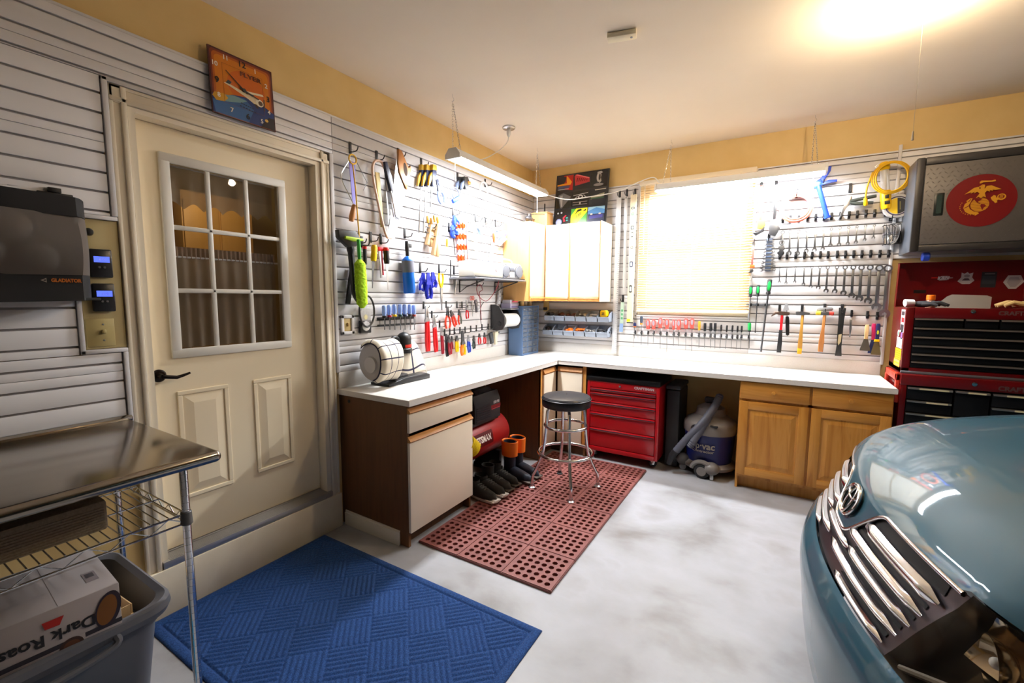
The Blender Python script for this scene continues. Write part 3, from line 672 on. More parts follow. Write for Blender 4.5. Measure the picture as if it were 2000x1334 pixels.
lid = MB(); lid.box(x0, x1, -.022-.005, -.022, 0, .325).box(x0, x0+.004, -.075, -.022, 0, .325).box(x1-.004, x1, -.075, -.022, 0, .325).box(x0, x1, -.075, -.022, .32, .325)
lo = lid.build('lid', TRED_D, ch, M=T(0, -.052, 1.458) @ RX(radians(4)))
MB().box(x0-.003, x1+.003, y0-.018, y0-.001, 1.004, 1.022, 0, .005).build('bumper_strip', mat('grey_strip', (.12, .12, .14), .4), ch)
rws = [(1.325, 1.385), (1.265, 1.322), (1.205, 1.262), (1.148, 1.202), (1.095, 1.145), (1.048, 1.092)]
w3 = x1-x0-.09
for k, (a, b) in enumerate(rws):
    for s0, s1 in ([(0, .42), (.43, .70), (.71, 1)] if k == 0 else [(0, 1)]):
        xa, xb = x0+.047+w3*s0, x0+.043+w3*s1
        dr = MB().box(xa, xb, y0-.004, y1-.04, a, b, 0, .002).build('drawer', TBLK, ch)
        MB().prism([(0, b-.001), (-.012, b-.002), (-.013, b-.012), (-.009, b-.012), (-.008, b-.006), (0, b-.009)], xa+.002, xb-.002, 0, 0, Matrix(((0, 1, 0, 0), (1, 0, 0, y0-.004), (0, 0, 1, 0), (0, 0, 0, 1)))).build('pull', PULL, dr)
MB().lathe([(0, 0), (.013, 0), (.012, .008), (0, .010)], 18, 0, T(3.500, y0, 1.435) @ RX(pi/2)).build('lock', CHROME, ch)
text('lettering', 'CRAFTSMAN', .036, MATS['dark_letters'], ch, T(3.72, y0-.0008, 1.425), bold=.0015)
# stickers on the flank facing the bench (local x runs from the wall to the front)
SM = Matrix(((0, 1, 0, x0), (-1, 0, 0, 0), (0, 0, 1, 0), (0, 0, 0, 1)))   # local x -> -y, faces -x
def sticker(xc, zc, w_, h_, layers, nm='sticker'):
    L_ = []
    for m_, p in layers: L_.append((m_, [(xc+a*w_, zc+b*h_) for a, b in p]))
    return art(nm, L_, ch, SM, .0006)
R4 = lambda a, b, c_, d_: [(a, c_), (b, c_), (b, d_), (a, d_)]
sticker(.40, 1.36, .11, .16, [(cmat(232, 228, 230), R4(-.5, .5, -.5, .5)), (cmat(60, 40, 44), R4(-.4, .4, .25, .42)), (cmat(150, 30, 40), R4(-.3, .4, -.05, .15)), (cmat(50, 44, 50), R4(-.42, .42, -.4, -.15))])
sticker(.31, 1.27, .05, .05, [(cmat(236, 236, 236), ellipse(0, 0, .5, .5, 20)), (cmat(90, 160, 140), ellipse(0, 0, .3, .3, 16))])
sticker(.405, 1.265, .05, .06, [(cmat(150, 100, 170), R4(-.5, .5, -.5, .5))])
sticker(.36, 1.205, .16, .075, [(cmat(240, 238, 236), R4(-.5, .5, -.5, .5)), (cmat(200, 60, 60), R4(-.42, -.34, -.3, .3))])
sticker(.35, 1.125, .18, .075, [(cmat(250, 196, 20), R4(-.5, .5, -.5, .5))]+[(cmat(206, 130, 20), R4(-.42, .42, -.36+.2*i, -.30+.2*i)) for i in range(4)])
sticker(.33, 1.060, .18, .05, [(cmat(250, 196, 20), R4(-.5, .5, -.5, .5)), (cmat(226, 170, 120), R4(-.44, .44, .1, .4)), (cmat(226, 170, 120), R4(-.3, .44, -.4, -.15))])
# stickers inside the raised lid
LM = T(0, -.0275, 0)
def lart(nm, layers): return art(nm, layers, lo, LM, .0006)
g_ = cmat(166, 158, 160); dk = cmat(60, 44, 52)
lart('sticker', [(cmat(176, 30, 20), R4(3.365, 3.40, .208, .217)), (g_, [(3.40, .198), (3.408, .214), (3.42, .224), (3.455, .224), (3.46, .214), (3.48, .213), (3.48, .208), (3.458, .205), (3.45, .194), (3.41, .192)]), (dk, R4(3.412, 3.446, .204, .214))])
text('lettering', 'K&N', .030, cmat(200, 196, 200), lo, T(3.428, -.0300, .209), bold=.0012, shear=.2)
lart('sticker', [(g_, [(3.505, .185), (3.53, .165), (3.57, .165), (3.592, .19), (3.578, .212), (3.582, .245), (3.562, .238), (3.552, .250), (3.538, .238), (3.522, .246), (3.522, .212)]), (dk, [(3.527, .190), (3.57, .190), (3.560, .206), (3.54, .206)]), (cmat(120, 112, 116), ellipse(3.551, .222, .016, .010, 14))])
lart('sticker', [(cmat(28, 30, 36), R4(3.625, 3.70, .14, .248)), (cmat(90, 88, 90), R4(3.64, 3.69, .230, .240)), (cmat(44, 48, 56), R4(3.63, 3.695, .165, .22))])
lart('sticker', [(cmat(176, 168, 168), [(3.735, .175), (3.765, .13), (3.80, .13), (3.835, .178), (3.815, .222), (3.755, .222)]), (cmat(148, 140, 142), [(3.752, .175), (3.772, .143), (3.796, .143), (3.820, .178), (3.805, .210), (3.764, .210)])])
lart('sticker', [(cmat(20, 14, 16), R4(3.275, 3.345, .10, .125))])
# things lying in the open chest top
CZ = 1.4555
gl = thing('work_glove', 'black work glove lying on the ledge of the open tool chest', 'glove', (3.275, -.36, CZ))
def glove(root, m_, m2, s_=1.0):
    g = MB(); g.ball((0, 0, .022*s_), .05*s_, 10, 0, 1.1, .85, .42)
    g.build('palm', m_, root)
    for i, (dx, dy, ln) in enumerate(((.045, -.034, .06), (.055, -.012, .072), (.055, .010, .068), (.045, .030, .055))):
        MB().tube([(dx*s_-.02*s_, dy*s_, .022*s_), (dx*s_+ln*.4*s_, dy*s_*1.15, .032*s_), (dx*s_+ln*s_, dy*s_*1.3, .014*s_)], [.012*s_, .012*s_, .009*s_], 8).build('finger', m_, root)
    MB().tube([(-.01*s_, -.035*s_, .02*s_), (.025*s_, -.062*s_, .024*s_), (.055*s_, -.074*s_, .014*s_)], [.013*s_, .012*s_, .009*s_], 8).build('thumb', m_, root)
    MB().tube([(-.045*s_, 0, .022*s_), (-.09*s_, 0, .020*s_)], [.036*s_, .040*s_], 12, squash=None).build('cuff', m2, root, M=T(0, 0, .016*s_) @ S(1, 1, .62))
glove(gl, mat('glove_black', (.03, .032, .038), .8), mat('glove_cuff', (.62, .62, .66), .8), 1.05); gl.rotation_euler.z = radians(4)
bo = thing('glue_bottle', 'small clear bottle with an orange cap standing in the tool chest', 'bottle', (3.34, -.25, 1.4305))
MB().lathe([(0, 0), (.026, 0), (.028, .004), (.028, .065), (.020, .078), (0, .078)], 20).build('body', mat('bottle_brown', srgb(150, 110, 90), .25), bo)
MB().lathe([(.0, .078), (.025, .078), (.025, .108), (.022, .112), (0, .112)], 20).build('cap', ORANGE, bo)
tag(MB().prism([(-.155, 0), (.155, 0), (.163, .10), (.14, .112), (-.035, .118), (-.06, .105)], -.0015, .0015, 0, 0, T(3.50, -.20, 1.4305) @ RX(radians(-12))).build('sheet_metal', mat('dull_zinc', (.42, .40, .37), .5, .6)), 'dull grey sheet metal offcut leaning in the open tool chest', 'metal sheet')
wg = thing('leather_glove', 'tan leather glove lying at the edge of the open tool chest', 'glove', (3.79, -.36, CZ)); wg.rotation_euler.z = radians(172)
glove(wg, mat('leather_tan', srgb(206, 176, 116), .8), mat('leather_cuff', srgb(188, 156, 96), .8), 1.2)

# ------------------------------------------------------------------ steel wall cabinet with the eagle, globe and anchor
sc = thing('steel_wall_cabinet', 'dark steel wall cabinet with tread-plate door and round red emblem', 'cabinet', (0, 0, 0))
x0, x1, y0, y1, z0, z1 = 3.180, 3.94, -.36, -.022, 1.838, 2.468
CABM = mat('cabinet_enamel', (.045, .042, .042), .42, .4); CABS = mat('cabinet_side', (.16, .18, .22), .3, .6)
MB().box(x0, x1, y0+.02, y1, z0, z1, 0, .008).build('body', CABS, sc)
c = MB(); c.box(x0, x0+.045, y0, y0+.022, z0, z1, 0, .008).box(x0+.045, x1, y0, y0+.022, z1-.052, z1, 0, .008).box(x0+.045, x1, y0, y0+.022, z0, z0+.045, 0, .008)
c.build('frame', CABM, sc)
TP = mat('tread_plate', (.13, .118, .11), .5, .35)
dr = MB(); dr.box(x0+.047, x1, y0+.002, y0+.016, z0+.047, z1-.054, 0, .003)
dx = .030
for i in range(int((x1-x0-.06)/dx)):
    for j in range(18):
        px_, pz_ = x0+.06+dx*(i+.5*(j % 2)), z0+.06+.0285*j
        if px_ > x1-.02 or pz_ > z1-.068: continue
        a = radians(45 if (i+j) % 2 else -45)
        dr.prism([(-.011, 0), (0, .0032), (.011, 0), (0, -.0032)], -.0014, .0, 0, 0, T(px_, y0+.002, pz_) @ RY(a))
do = dr.build('door', TP, sc)
h = MB(); h.box(3.285, 3.333, y0-.004, y0+.001, 2.075, 2.222, 0, .002)
hb = h.build('handle', mat('pull_black', (.012, .016, .015), .3), do)
MB().prism(rrect(3.296, 3.322, 2.088, 2.210, .006), y0-.0062, y0-.0045, 0, 0).build('grip', mat('pull_inner', (.03, .05, .045), .25), hb)
EC = (3.510, 2.152); er = .166
EM = T(EC[0], y0-.0008, EC[1])
red_, gold = cmat(112, 6, 10, .45), cmat(208, 146, 34, .45)
ly = [(red_, ellipse(0, 0, er, er, 56))]
def A(*p): return [(x*er, z*er) for x, z in p]
rd = red_
# globe with parallels and the western hemisphere
ly.append((gold, ellipse(-.02*er, -.19*er, .33*er, .33*er, 40)))
for k in range(8):
    zz = -.46+.075*k; hw = sqrt(max(0, .33**2-(zz+.19)**2)); ly.append((rd, A((-.02-hw, zz-.006), (-.02+hw, zz-.006), (-.02+hw, zz+.006), (-.02-hw, zz+.006))))
ly.append((rd, A((-.24, .09), (-.05, .13), (.05, .08), (-.03, .0), (-.08, -.03), (-.10, -.09), (-.02, -.12), (.0, -.16), (-.1, -.12), (-.18, -.02))))
ly.append((rd, A((.02, -.17), (.14, -.19), (.2, -.27), (.12, -.36), (.08, -.47), (.04, -.36), (.0, -.26))))
# anchor: shank behind the globe, flukes to the lower left, stock and ring to the upper right
ly.append((gold, A((-.52, .02), (-.40, .13), (-.30, .14), (-.36, -.05), (-.42, -.20), (-.36, -.38), (-.22, -.50), (-.05, -.56), (-.02, -.62), (-.16, -.72), (-.17, -.65), (-.36, -.62), (-.52, -.50), (-.60, -.30), (-.56, -.12), (-.47, -.03))))
ly.append((rd, A((-.57, -.30), (-.40, -.20), (-.39, -.23), (-.56, -.34)))); ly.append((rd, A((-.45, -.02), (-.37, .10), (-.34, .09), (-.42, -.03)))) 
ly.append((gold, A((.33, .10), (.43, .21), (.52, .16), (.50, .10), (.56, .07), (.62, .15), (.66, .02), (.55, -.06), (.58, -.14), (.50, -.18), (.46, -.10), (.40, -.05), (.36, .02))))
ly.append((gold, ellipse(.70*er, .10*er, .155*er, .15*er, 24))); ly.append((rd, ellipse(.70*er, .115*er, .105*er, .10*er, 20)))
for k in range(4): ly.append((gold, A((.63+.03*k, .04), (.645+.03*k, .04), (.665+.03*k, .2), (.65+.03*k, .2))))
for k in range(11):
    a = radians(150+k*13); ly.append((gold, [( -.30*er+.43*er*cos(a)+px_, -.26*er+.40*er*sin(a)+pz_) for px_, pz_ in ellipse(0, 0, .02*er, .02*er, 8)]))
# eagle: wings, body, tail, head, ribbon
ly.append((gold, A((-.62, .34), (-.30, .62), (-.14, .66), (-.10, .56), (.10, .56), (.14, .66), (.30, .68), (.66, .46), (.46, .44), (.36, .47), (.38, .41), (.26, .46), (.28, .38), (.17, .44), (.10, .34), (.16, .12), (.06, .18), (-.02, .10), (-.10, .18), (-.20, .12), (-.08, .34), (-.17, .43), (-.28, .36), (-.26, .44), (-.40, .36), (-.37, .43))))
ly.append((gold, A((-.06, .56), (-.07, .70), (-.02, .75), (.07, .74), (.09, .66), (.07, .56)))); ly.append((gold, A((-.07, .70), (-.13, .66), (-.11, .61), (-.05, .64)))); ly.append((rd, ellipse(-.02*er, .69*er, .014*er, .012*er, 8)))
ly.append((gold, A((-.12, .88), (-.06, .94), (.30, .90), (.42, .93), (.44, .86), (.34, .84), (.0, .85), (-.04, .82), (-.11, .80)))) 
ly2 = [(m_, [(x*.80, z*.80) for x, z in p]) if k else (m_, p) for k, (m_, p) in enumerate(ly)]
art('emblem', ly2, do, EM, .00045)
tag(MB().lathe([(0, -.02), (.026, -.02), (.030, -.015), (.030, .015), (.026, .02), (0, .02)], 20, 0, T(3.28, -.30, 1.806) @ RY(pi/2)).build('tape_roll', BLUE), 'blue roll of tape stuck under the steel wall cabinet', 'tape')

# ------------------------------------------------------------------ compressor, hose, boots under the bench
cp = thing('air_compressor', 'red horizontal tank air compressor with black motor cover under the bench', 'compressor', (.300, -1.575, 0))
CR_ = mat('compressor_red', srgb(150, 22, 20), .4)
R = .165; tk = MB(); prof = [(0, -.40)]+[(R*sin(a), -.33-.07*cos(a)) for a in [radians(15*k) for k in range(1, 7)]]+[(R, .33)]+[(R*cos(a), .33+.07*sin(a)) for a in [radians(15*k) for k in range(1, 7)]]
tk.lathe(prof[:-1]+[(0, .40)], 40, 0, T(0, 0, .345) @ RX(-pi/2)); tk.build('tank', CR_, cp)
for y in (-.25, .25): MB().box(-.13, .13, y-.02, y+.02, .045, .195, 0, .004).build('foot', BLACK, cp); 
for y in (-.25, .25): MB().box(-.14, .14, y-.03, y+.03, .002, .05, 0, .008).build('rubber_pad', BLACK_R, cp)
hd = MB(); hd.prism([(-.15, .512), (.15, .512), (.15, .66), (.12, .735), (-.12, .745), (-.15, .70)], -.15, .225, 0, .018)
for k in range(7): hd.box(.149, .156, -.13, .06, .53+.018*k, .538+.018*k)
ho = hd.build('motor_cover', mat('shroud_black', (.015, .015, .018), .4), cp)
MB().prism([(-.10, .7405), (.10, .735), (.08, .765), (-.08, .770)], -.07, .16, 0, .012).build('handle', BLACK, ho)
MB().box(-.14, .14, -.20, .20, .495, .516, 0, .003).build('mounting_plate', DARK_STEEL, cp)
SX = Matrix(((0, -1, 0, 0), (1, 0, 0, 0), (0, 0, 1, 0), (0, 0, 0, 1)))   # local x -> +y, faces +x
art('label', [(cmat(120, 16, 24), R4(-.055, .085, .60, .625)), (cmat(190, 50, 60), R4(-.05, .08, .590, .596))], ho, T(.1505, .13, 0) @ SX, .0005)
text('lettering', '150 PSI', .030, cmat(220, 210, 210), ho, T(.1515, .15, .645) @ SX, bold=.001)
lb = MB(); lb.grid(lambda u, v: ((R+.0012)*cos(radians(-8+38*v)), -.275+.36*u, .345+(R+.0012)*sin(radians(-8+38*v))), 3, 8); lb.build('label_plate', mat('label_maroon', srgb(84, 14, 16), .4), cp)
tx = text('lettering', 'CRAFTSMAN', .068, cmat(236, 226, 214), cp, None, bold=.003, sx=.78)
for v in tx.data.vertices:   # wrap the lettering round the tank
    ly_, lz = v.co.x, v.co.z; a = radians(11)+lz/R
    v.co = ((R+.0022-.3*v.co.y)*cos(a), .095-.19+ly_, .345+(R+.0022)*sin(a))
hs = MB(); pts = []
for k in range(150):
    a = 2*pi*k/18; pts.append((.062*cos(a), .062*sin(a), .006*k/18*2.2))
hs.tube(pts, .006, 6)
tag(hs.build('air_hose', mat('hose_yellow', srgb(222, 190, 24), .4), None, M=T(.560, -1.905, .40) @ RX(radians(50)) @ RZ(.6)), 'coil of yellow air hose hanging on the front of the compressor', 'hose')
def boot(name, label, x, y, rz, m_up, m_sole, h, cuff=None, L_=.29, group=None, toe=None):
    t = thing(name, label, 'boot', (x, y, .0165), rz, group)     # toe points to local +x
    def sec(u, v):
        s_ = u
        xx = -.09+L_*s_-.0
        wd = .036+.012*sin(pi*min(1, s_*1.1)) - (.030*max(0, s_-.86)/.14)
        hh = .075 if s_ < .38 else .075-.030*(s_-.38)/.62
        if s_ > .9: hh *= (1-((s_-.9)/.1)**2*.75)
        a = pi*v; return (xx, -wd*cos(a), .022+hh*sin(a)**.8)
    MB().grid(sec, 22, 14).build('upper', m_up, t)
    MB().prism([(-.095, .0), (.10, .0), (.19, .006), (.208, .018), (.205, .026), (.0, .026), (-.095, .028)], -.043, .043, 0, .008).build('sole', m_sole, t)
    if h > 0: MB().lathe([(.046, .05), (.047, .12), (.050, h), (.046, h), (.042, h-.05), (.040, .06)], 22, 0, T(-.045, 0, 0) @ S(1.15, .92, 1)).build('shaft', m_up, t)
    if cuff:
        MB().lathe([(.052, h-.12), (.064, h-.115), (.067, h+.002), (.063, h+.008), (.056, h+.002), (.050, h-.08), (.052, h-.12)], 28, 0, T(-.045, 0, 0) @ S(1.15, .9, 1)).build('cuff', cuff, t)
    else:
        la = MB()
        for k in range(4): la.tube([(.03+.022*k, -.022, .098-.006*k), (.03+.022*k, 0, .104-.006*k), (.03+.022*k, .022, .098-.006*k)], .003, 5)
        la.build('laces', mat('lace_grey', (.10, .10, .09), .8), t)
    if toe: MB().box(.165, .212, -.028, .028, .008, .034, 0, .012).build('toe_cap', toe, t)
    return t
BU = mat('boot_black', (.02, .019, .018), .6); BS = mat('boot_sole_white', (.66, .62, .58), .6); BSD = mat('boot_sole_dark', (.10, .08, .065), .6)
rub = mat('boot_navy', (.022, .026, .04), .5)
def facing(x, y): return 0.0
boot('rubber_boot', 'dark rubber boot with a tall orange cuff, nearer of two by the compressor', .612, -1.408, radians(-12), rub, BSD, .300, ORANGE)
boot('rubber_boot', 'dark rubber boot with a tall orange cuff, behind its twin', .615, -1.285, radians(-12), rub, BSD, .300, ORANGE)
boot('work_shoe', 'black work shoe with white sole sticking out beside the base cabinet', .555, -1.845, radians(-10), BU, BS, .10, toe=BS)
boot('work_shoe', 'black work shoe with white sole, second along from the base cabinet', .555, -1.738, radians(-8), BU, BS, .10, toe=BS)
boot('work_boot', 'black ankle boot with dark sole beside the white-soled shoes', .545, -1.630, radians(-9), BU, BSD, .16)
boot('work_boot', 'black ankle boot with dark sole just in front of the orange-cuffed boots', .545, -1.523, radians(-9), BU, BSD, .15)

# ------------------------------------------------------------------ shop vacuum under the bench
sv = thing('shop_vacuum', 'blue and grey wet-dry shop vacuum with hose under the bench', 'vacuum', (1.968, -.335, 0)); sv.rotation_euler.z = radians(-6)
VB = mat('vac_blue', srgb(14, 22, 84), .35); VG = mat('vac_grey', srgb(118, 112, 108), .4)
MB().lathe([(0, .10), (.165, .10), (.180, .115), (.205, .36), (.205, .365), (0, .365)], 44).build('tank', VB, sv)
MB().lathe([(0, .366), (.212, .366), (.215, .40), (.212, .44), (.190, .47), (.135, .50), (.12, .51), (.11, .57), (.06, .60), (0, .605)], 44).build('lid', VG, sv)
MB().box(-.055, .055, -.02, .02, .60, .66, 0, .02).build('handle', BLACK, sv)
MB().lathe([(0, .0), (.032, .0), (.032, .01), (0, .01)], 22, 0, T(-.075, -.196, .415) @ RX(pi/2)).build('drain_port', BLACK, sv)
MB().box(.045, .105, -.210, -.190, .45, .462, 0, .004).build('latch', BLACK, sv)
sk = MB(); sk.lathe([(.165, .06), (.215, .065), (.222, .09), (.19, .115), (.165, .115)], 44); sko = sk.build('skirt', VG, sv)
for k in range(4):
    a = radians(-90-60+80*k if k < 2 else 70*k); ca, sa = cos(a), sin(a)
    f_ = MB(); f_.ball((.21*ca, .21*sa, .095), .062, 12, 0, 1, 1, .85); fo = f_.build('caster_housing', VG, sv)
    MB().cyl((.215*ca-.012*sa, .215*sa+.012*ca, .028), (.215*ca+.012*sa, .215*sa-.012*ca, .028), .027, n=18).build('wheel', WHITE_P, fo)
wh = MB(); wh.lathe([(0, -.02), (.05, -.02), (.062, -.012), (.062, .012), (.05, .02), (0, .02)], 28, 0, T(0, -.215, .065) @ RX(pi/2)); wo = wh.build('wheel', BLACK_R, sv)
MB().lathe([(0, .021), (.038, .021), (.038, .026), (0, .026)], 24, 0, T(0, -.215, .065) @ RX(pi/2)).build('hub', VG, wo)
ar = MB()
ar.tube([(.082*cos(a), -.222, .065+.078*sin(a)) for a in [radians(10+160*k/20) for k in range(21)]], .02, 8); ar.build('wheel_arch', VG, sv)
for body_, sz, z_, sx_ in (('shop\u00b7vac', .082, .275, .9), ('Contractor', .034, .228, 1.15)):
    tx = text('lettering', body_, sz, cmat(206, 196, 176), sv, None, bold=.0022 if sz > .05 else .0008, sx=sx_)
    for v in tx.data.vertices:
        rr = .165+.040*(z_+v.co.z-.1)/.26+.0165; a = -pi/2+(v.co.x+(-.035 if sz > .05 else .0))/.2-radians(2)
        v.co = (rr*cos(a), rr*sin(a), z_+v.co.z)
def ribbed(mb, pts, r, n=12):
    P = smooth(pts, 10); rs = [r*(1.06 if k % 2 else .94) for k in range(len(P))]; mb.tube(P, rs, n)
hz = thing('vacuum_hose', 'grey ribbed vacuum hose doubled over the front of the shop vacuum', 'hose', (1.735, -.545, .10))
h = MB(); ribbed(h, [(.0, -.02, .10), (.08, -.015, .22), (.20, .0, .38), (.28, .10, .52), (.30, .16, .58), (.27, .12, .50), (.22, .02, .38), (.15, -.02, .24), (.11, -.02, .16)], .030)
h.build('hose', mat('hose_grey', srgb(86, 88, 100), .5), hz)
MB().tube([(.0, -.02, .10), (-.03, -.025, .05), (-.05, -.03, -.02)], [.032, .030, .022], 14).build('nozzle', BLACK, hz)
bx = thing('plastic_case', 'black plastic case beside the red rolling cabinet under the bench', 'case', (1.695, -.22, .0))
MB().box(-.085, .03, -.2, .18, .0015, .70, 0, .02).build('body', mat('case_black', (.03, .03, .032), .5), bx)
MB().box(-.09, .035, -.21, .18, .705, .74, 0, .01).build('lid', mat('case_black', (.03, .03, .032), .5), bx)
# ------------------------------------------------------------------ clock above the door
SXL = Matrix(((0, -1, 0, 0), (1, 0, 0, 0), (0, 0, 1, 0), (0, 0, 0, 1)))   # local x -> +y, local -y -> +x (faces the room from the left wall)
ck = thing('wall_clock', 'square picture clock with a flying plane above the door', 'clock', M=T(.045, -3.150, 2.545) @ SXL @ RX(radians(-3)))
h = .156
MB().box(-h, h, 0, .008, -h, h, 0, .0015).build('panel', mat('clock_edge', srgb(60, 26, 20), .4), ck)
MB().box(-.06, .06, .0085, .024, -.10, .02, 0, .004).build('movement', BLACK, ck)
Rr = lambda a, b, c_, d_: [(a*h, c_*h), (b*h, c_*h), (b*h, d_*h), (a*h, d_*h)]
Pn = lambda *p: [(x*h, z*h) for x, z in p]
ly = [(cmat(70, 22, 22, .3), Rr(-1, 1, -1, 1)), (cmat(120, 44, 22, .3), [(x*h, z*h) for x, z in rrect(-.95, .95, -.98, .95, .1)]), (cmat(178, 88, 18, .3), [(x*h, z*h) for x, z in rrect(-.90, .90, -.98, .89, .12)]), (cmat(206, 118, 14, .3), [(x*h, z*h) for x, z in rrect(-.84, .84, -.95, .82, .14)]), (cmat(204, 98, 10, .3), [(x*h, z*h) for x, z in ellipse(.1, .1, .6, .5, 30)])]
earth = [(-.97, -.97), (.97, -.97), (.97, -.42), (.7, -.30), (.35, -.22), (.0, -.2), (-.35, -.26), (-.7, -.42), (-.97, -.42)]
ly += [(cmat(28, 52, 110, .3), Pn(*earth)), (cmat(52, 96, 150, .3), Pn((-.9, -.97), (.1, -.97), (.3, -.5), (.0, -.24), (-.4, -.3), (-.97, -.6))), (cmat(120, 156, 160, .3), Pn((-.6, -.55), (-.1, -.42), (.1, -.30), (-.3, -.27), (-.66, -.36))), (cmat(206, 150, 30, .3), Pn((-.97, -.48), (-.9, -.36), (-.62, -.32), (-.5, -.42), (-.62, -.56), (-.86, -.60)))]
ly += [(cmat(26, 20, 30, .3), Pn((.50, -.97), (.97, -.97), (.97, -.58), (.78, -.60), (.66, -.72))), (cmat(220, 180, 80, .3), [(x*h, z*h) for x, z in ellipse(.70, -.72, .06, .05, 14)])]
for a, b, c_, d_ in ((-.62, .64, .615, .622), (-.62, .64, -.58, -.573), (-.62, -.612, -.58, .62), (.632, .64, -.58, .62)): ly.append((cmat(120, 60, 14, .3), Rr(a, b, c_, d_)))
# a small propeller plane flying left to right
ly += [(cmat(232, 214, 176, .3), Pn((-.60, .02), (-.52, .06), (.06, -.06), (.46, -.10), (.58, -.16), (.60, -.26), (.46, -.32), (.30, -.30), (.05, -.18), (-.45, -.02))), (cmat(240, 226, 196, .3), Pn((-.05, .0), (.62, .10), (.66, .04), (.02, -.06))), (cmat(226, 206, 170, .3), Pn((-.02, -.14), (.56, -.28), (.60, -.22), (.1, -.08))), (cmat(240, 230, 206, .3), [(x*h, z*h) for x, z in ellipse(.50, -.22, .13, .12, 20)]), (cmat(96, 70, 50, .3), [(x*h, z*h) for x, z in ellipse(.53, -.22, .075, .075, 16)]), (cmat(70, 80, 84, .3), Pn((-.55, .04), (-.46, .16), (-.36, .12), (-.42, .03))), (cmat(60, 44, 30, .3), Pn((.18, -.02), (.32, -.02), (.30, -.09), (.18, -.07))), (cmat(66, 46, 30, .3), Pn((.30, -.3), (.40, -.42), (.46, -.40), (.40, -.3))), (cmat(90, 70, 50, .3), Pn((.64, -.05), (.68, -.05), (.67, -.42), (.63, -.42)))]
for k in range(6): ly.append((cmat(20, 30, 50, .3), Rr(-.12+.07*k, -.07+.07*k, -.44-.012*k, -.41-.012*k))); ly.append((cmat(20, 30, 50, .3), Rr(-.16+.09*k, -.10+.09*k, -.54-.012*k, -.51-.012*k)))
art('dial', ly, ck, None, .00016)
CLK_W, CLK_K = cmat(244, 236, 220), cmat(24, 16, 12)
for k, (n_, x, z) in enumerate((('12', .0, .80), ('1', .42, .76), ('2', .76, .42), ('3', .80, .0), ('4', .80, -.42), ('5', .53, -.80), ('6', .08, -.80), ('7', -.42, -.76), ('8', -.78, -.42), ('9', -.80, .02), ('10', -.84, .50), ('11', -.50, .80))):
    text('numeral', n_, .040 if n_ in ('12', '3', '6', '9') else .030, CLK_K if n_ in ('12', '3', '6', '9') else CLK_W, ck, T(x*h, -.003, z*h), bold=.0006)
text('lettering', 'FLYER', .030, cmat(96, 40, 16), ck, T(.04, -.003, .50*h), bold=.0008, sx=1.35)
MB().lathe([(0, .002), (.009, .002), (.009, .0085), (0, .0085)], 16, 0, RX(pi/2)).build('hub', BLACK, ck)
for nm, ang, ln, wd in (('hour_hand', radians(105), .075, .004), ('minute_hand', radians(-52), .105, .003)):
    MB().prism([(-wd, -.02), (wd, -.02), (wd*.6, ln), (-wd*.6, ln)], -.0062, -.0052, 0, 0, RY(ang)).build(nm, BLACK, ck)

# ------------------------------------------------------------------ mesh bag, keypads, switch beside the door
NET = mat('grey_netting', srgb(112, 104, 98), .9, alpha=.80)
HEM = mat('black_webbing', (.010, .010, .011), .75)
bg = thing('mesh_ball_bag', 'black and grey mesh storage bag hung on the slatwall beside the door', 'bag', (0, 0, 0))
def bagf(z0, z1, d, infl=0.0):
    def fn(u, v):
        y = -4.62+.815*u; e = min(1, min(u, 1-u)/.06)
        return (.03+(.155+infl*sin(pi*v))*sqrt(max(0, e))+.010*sin(9*u+2*v)*e*d, y, z0+(z1-z0)*v-.03*(1-u)*(1-v)+.012*(1-u))
    return fn
MB().grid(bagf(1.585, 1.800, 1, .03), 60, 14).build('netting', NET, bg)
MB().grid(bagf(1.800, 1.868, .3), 60, 4).build('top_band', HEM, bg)
MB().grid(bagf(1.490, 1.585, 0, .0), 60, 5).build('bottom_band', HEM, bg)
b_ = MB(); b_.box(.022, .034, -4.62, -3.80, 1.49, 1.868, 0, .003); b_.box(.03, .18, -4.62, -3.81, 1.49, 1.50, 0, .003); b_.build('back_panel', HEM, bg)
hk = MB(); hk.box(.0205, .034, -3.925, -3.825, 1.868, 1.90, 0, .003).box(.0205, .036, -3.895, -3.858, 1.90, 1.918, 0, .002); hk.build('bracket', BLACK, bg)
text('lettering', 'GLADIATOR', .0175, cmat(190, 104, 30), bg, T(.1868, -3.905, 1.562) @ SXL, bold=.0008, sx=.82)
art('logo', [(cmat(150, 140, 130), [(-3.972, 1.562), (-3.957, 1.570), (-3.957, 1.554)]), (cmat(20, 20, 22), [(-3.966, 1.562), (-3.959, 1.566), (-3.959, 1.558)])], bg, T(.1862, 0, 0) @ SXL, .0008)
# the contents: pale balls seen through the netting
for k, (y, z, r, nm, lab) in enumerate(((-3.95, 1.645, .052, 'ball', 'pale ball at the bottom of the mesh bag, nearest its open end'), (-4.09, 1.66, .058, 'ball', 'pale ball inside the mesh bag above the orange lettering'), (-4.01, 1.755, .05, 'ball', 'pale ball riding on top of two others inside the mesh bag'))):
    tag(MB().ball((.105, y, z), r, 14).build(nm, mat('ball_white', (.72, .70, .66), .6)), lab, 'ball')
pb = MB()
pb.grid(lambda u, v: (.10+.06*sin(pi*v)+.02*sin(9*u+4*v), -4.45+.45*u+.02*sin(7*v), 1.872+.11*v*(1-.85*u)+.012*sin(13*u)*v), 26, 12)
tag(pb.build('plastic_bag', mat('bag_film', (.80, .82, .82), .35, alpha=.85)), 'crumpled white plastic bag draped over the top of the mesh bag', 'bag')
pl = MB().box(.0005, .012, -3.822, -3.690, 1.287, 1.818, 0, .001)
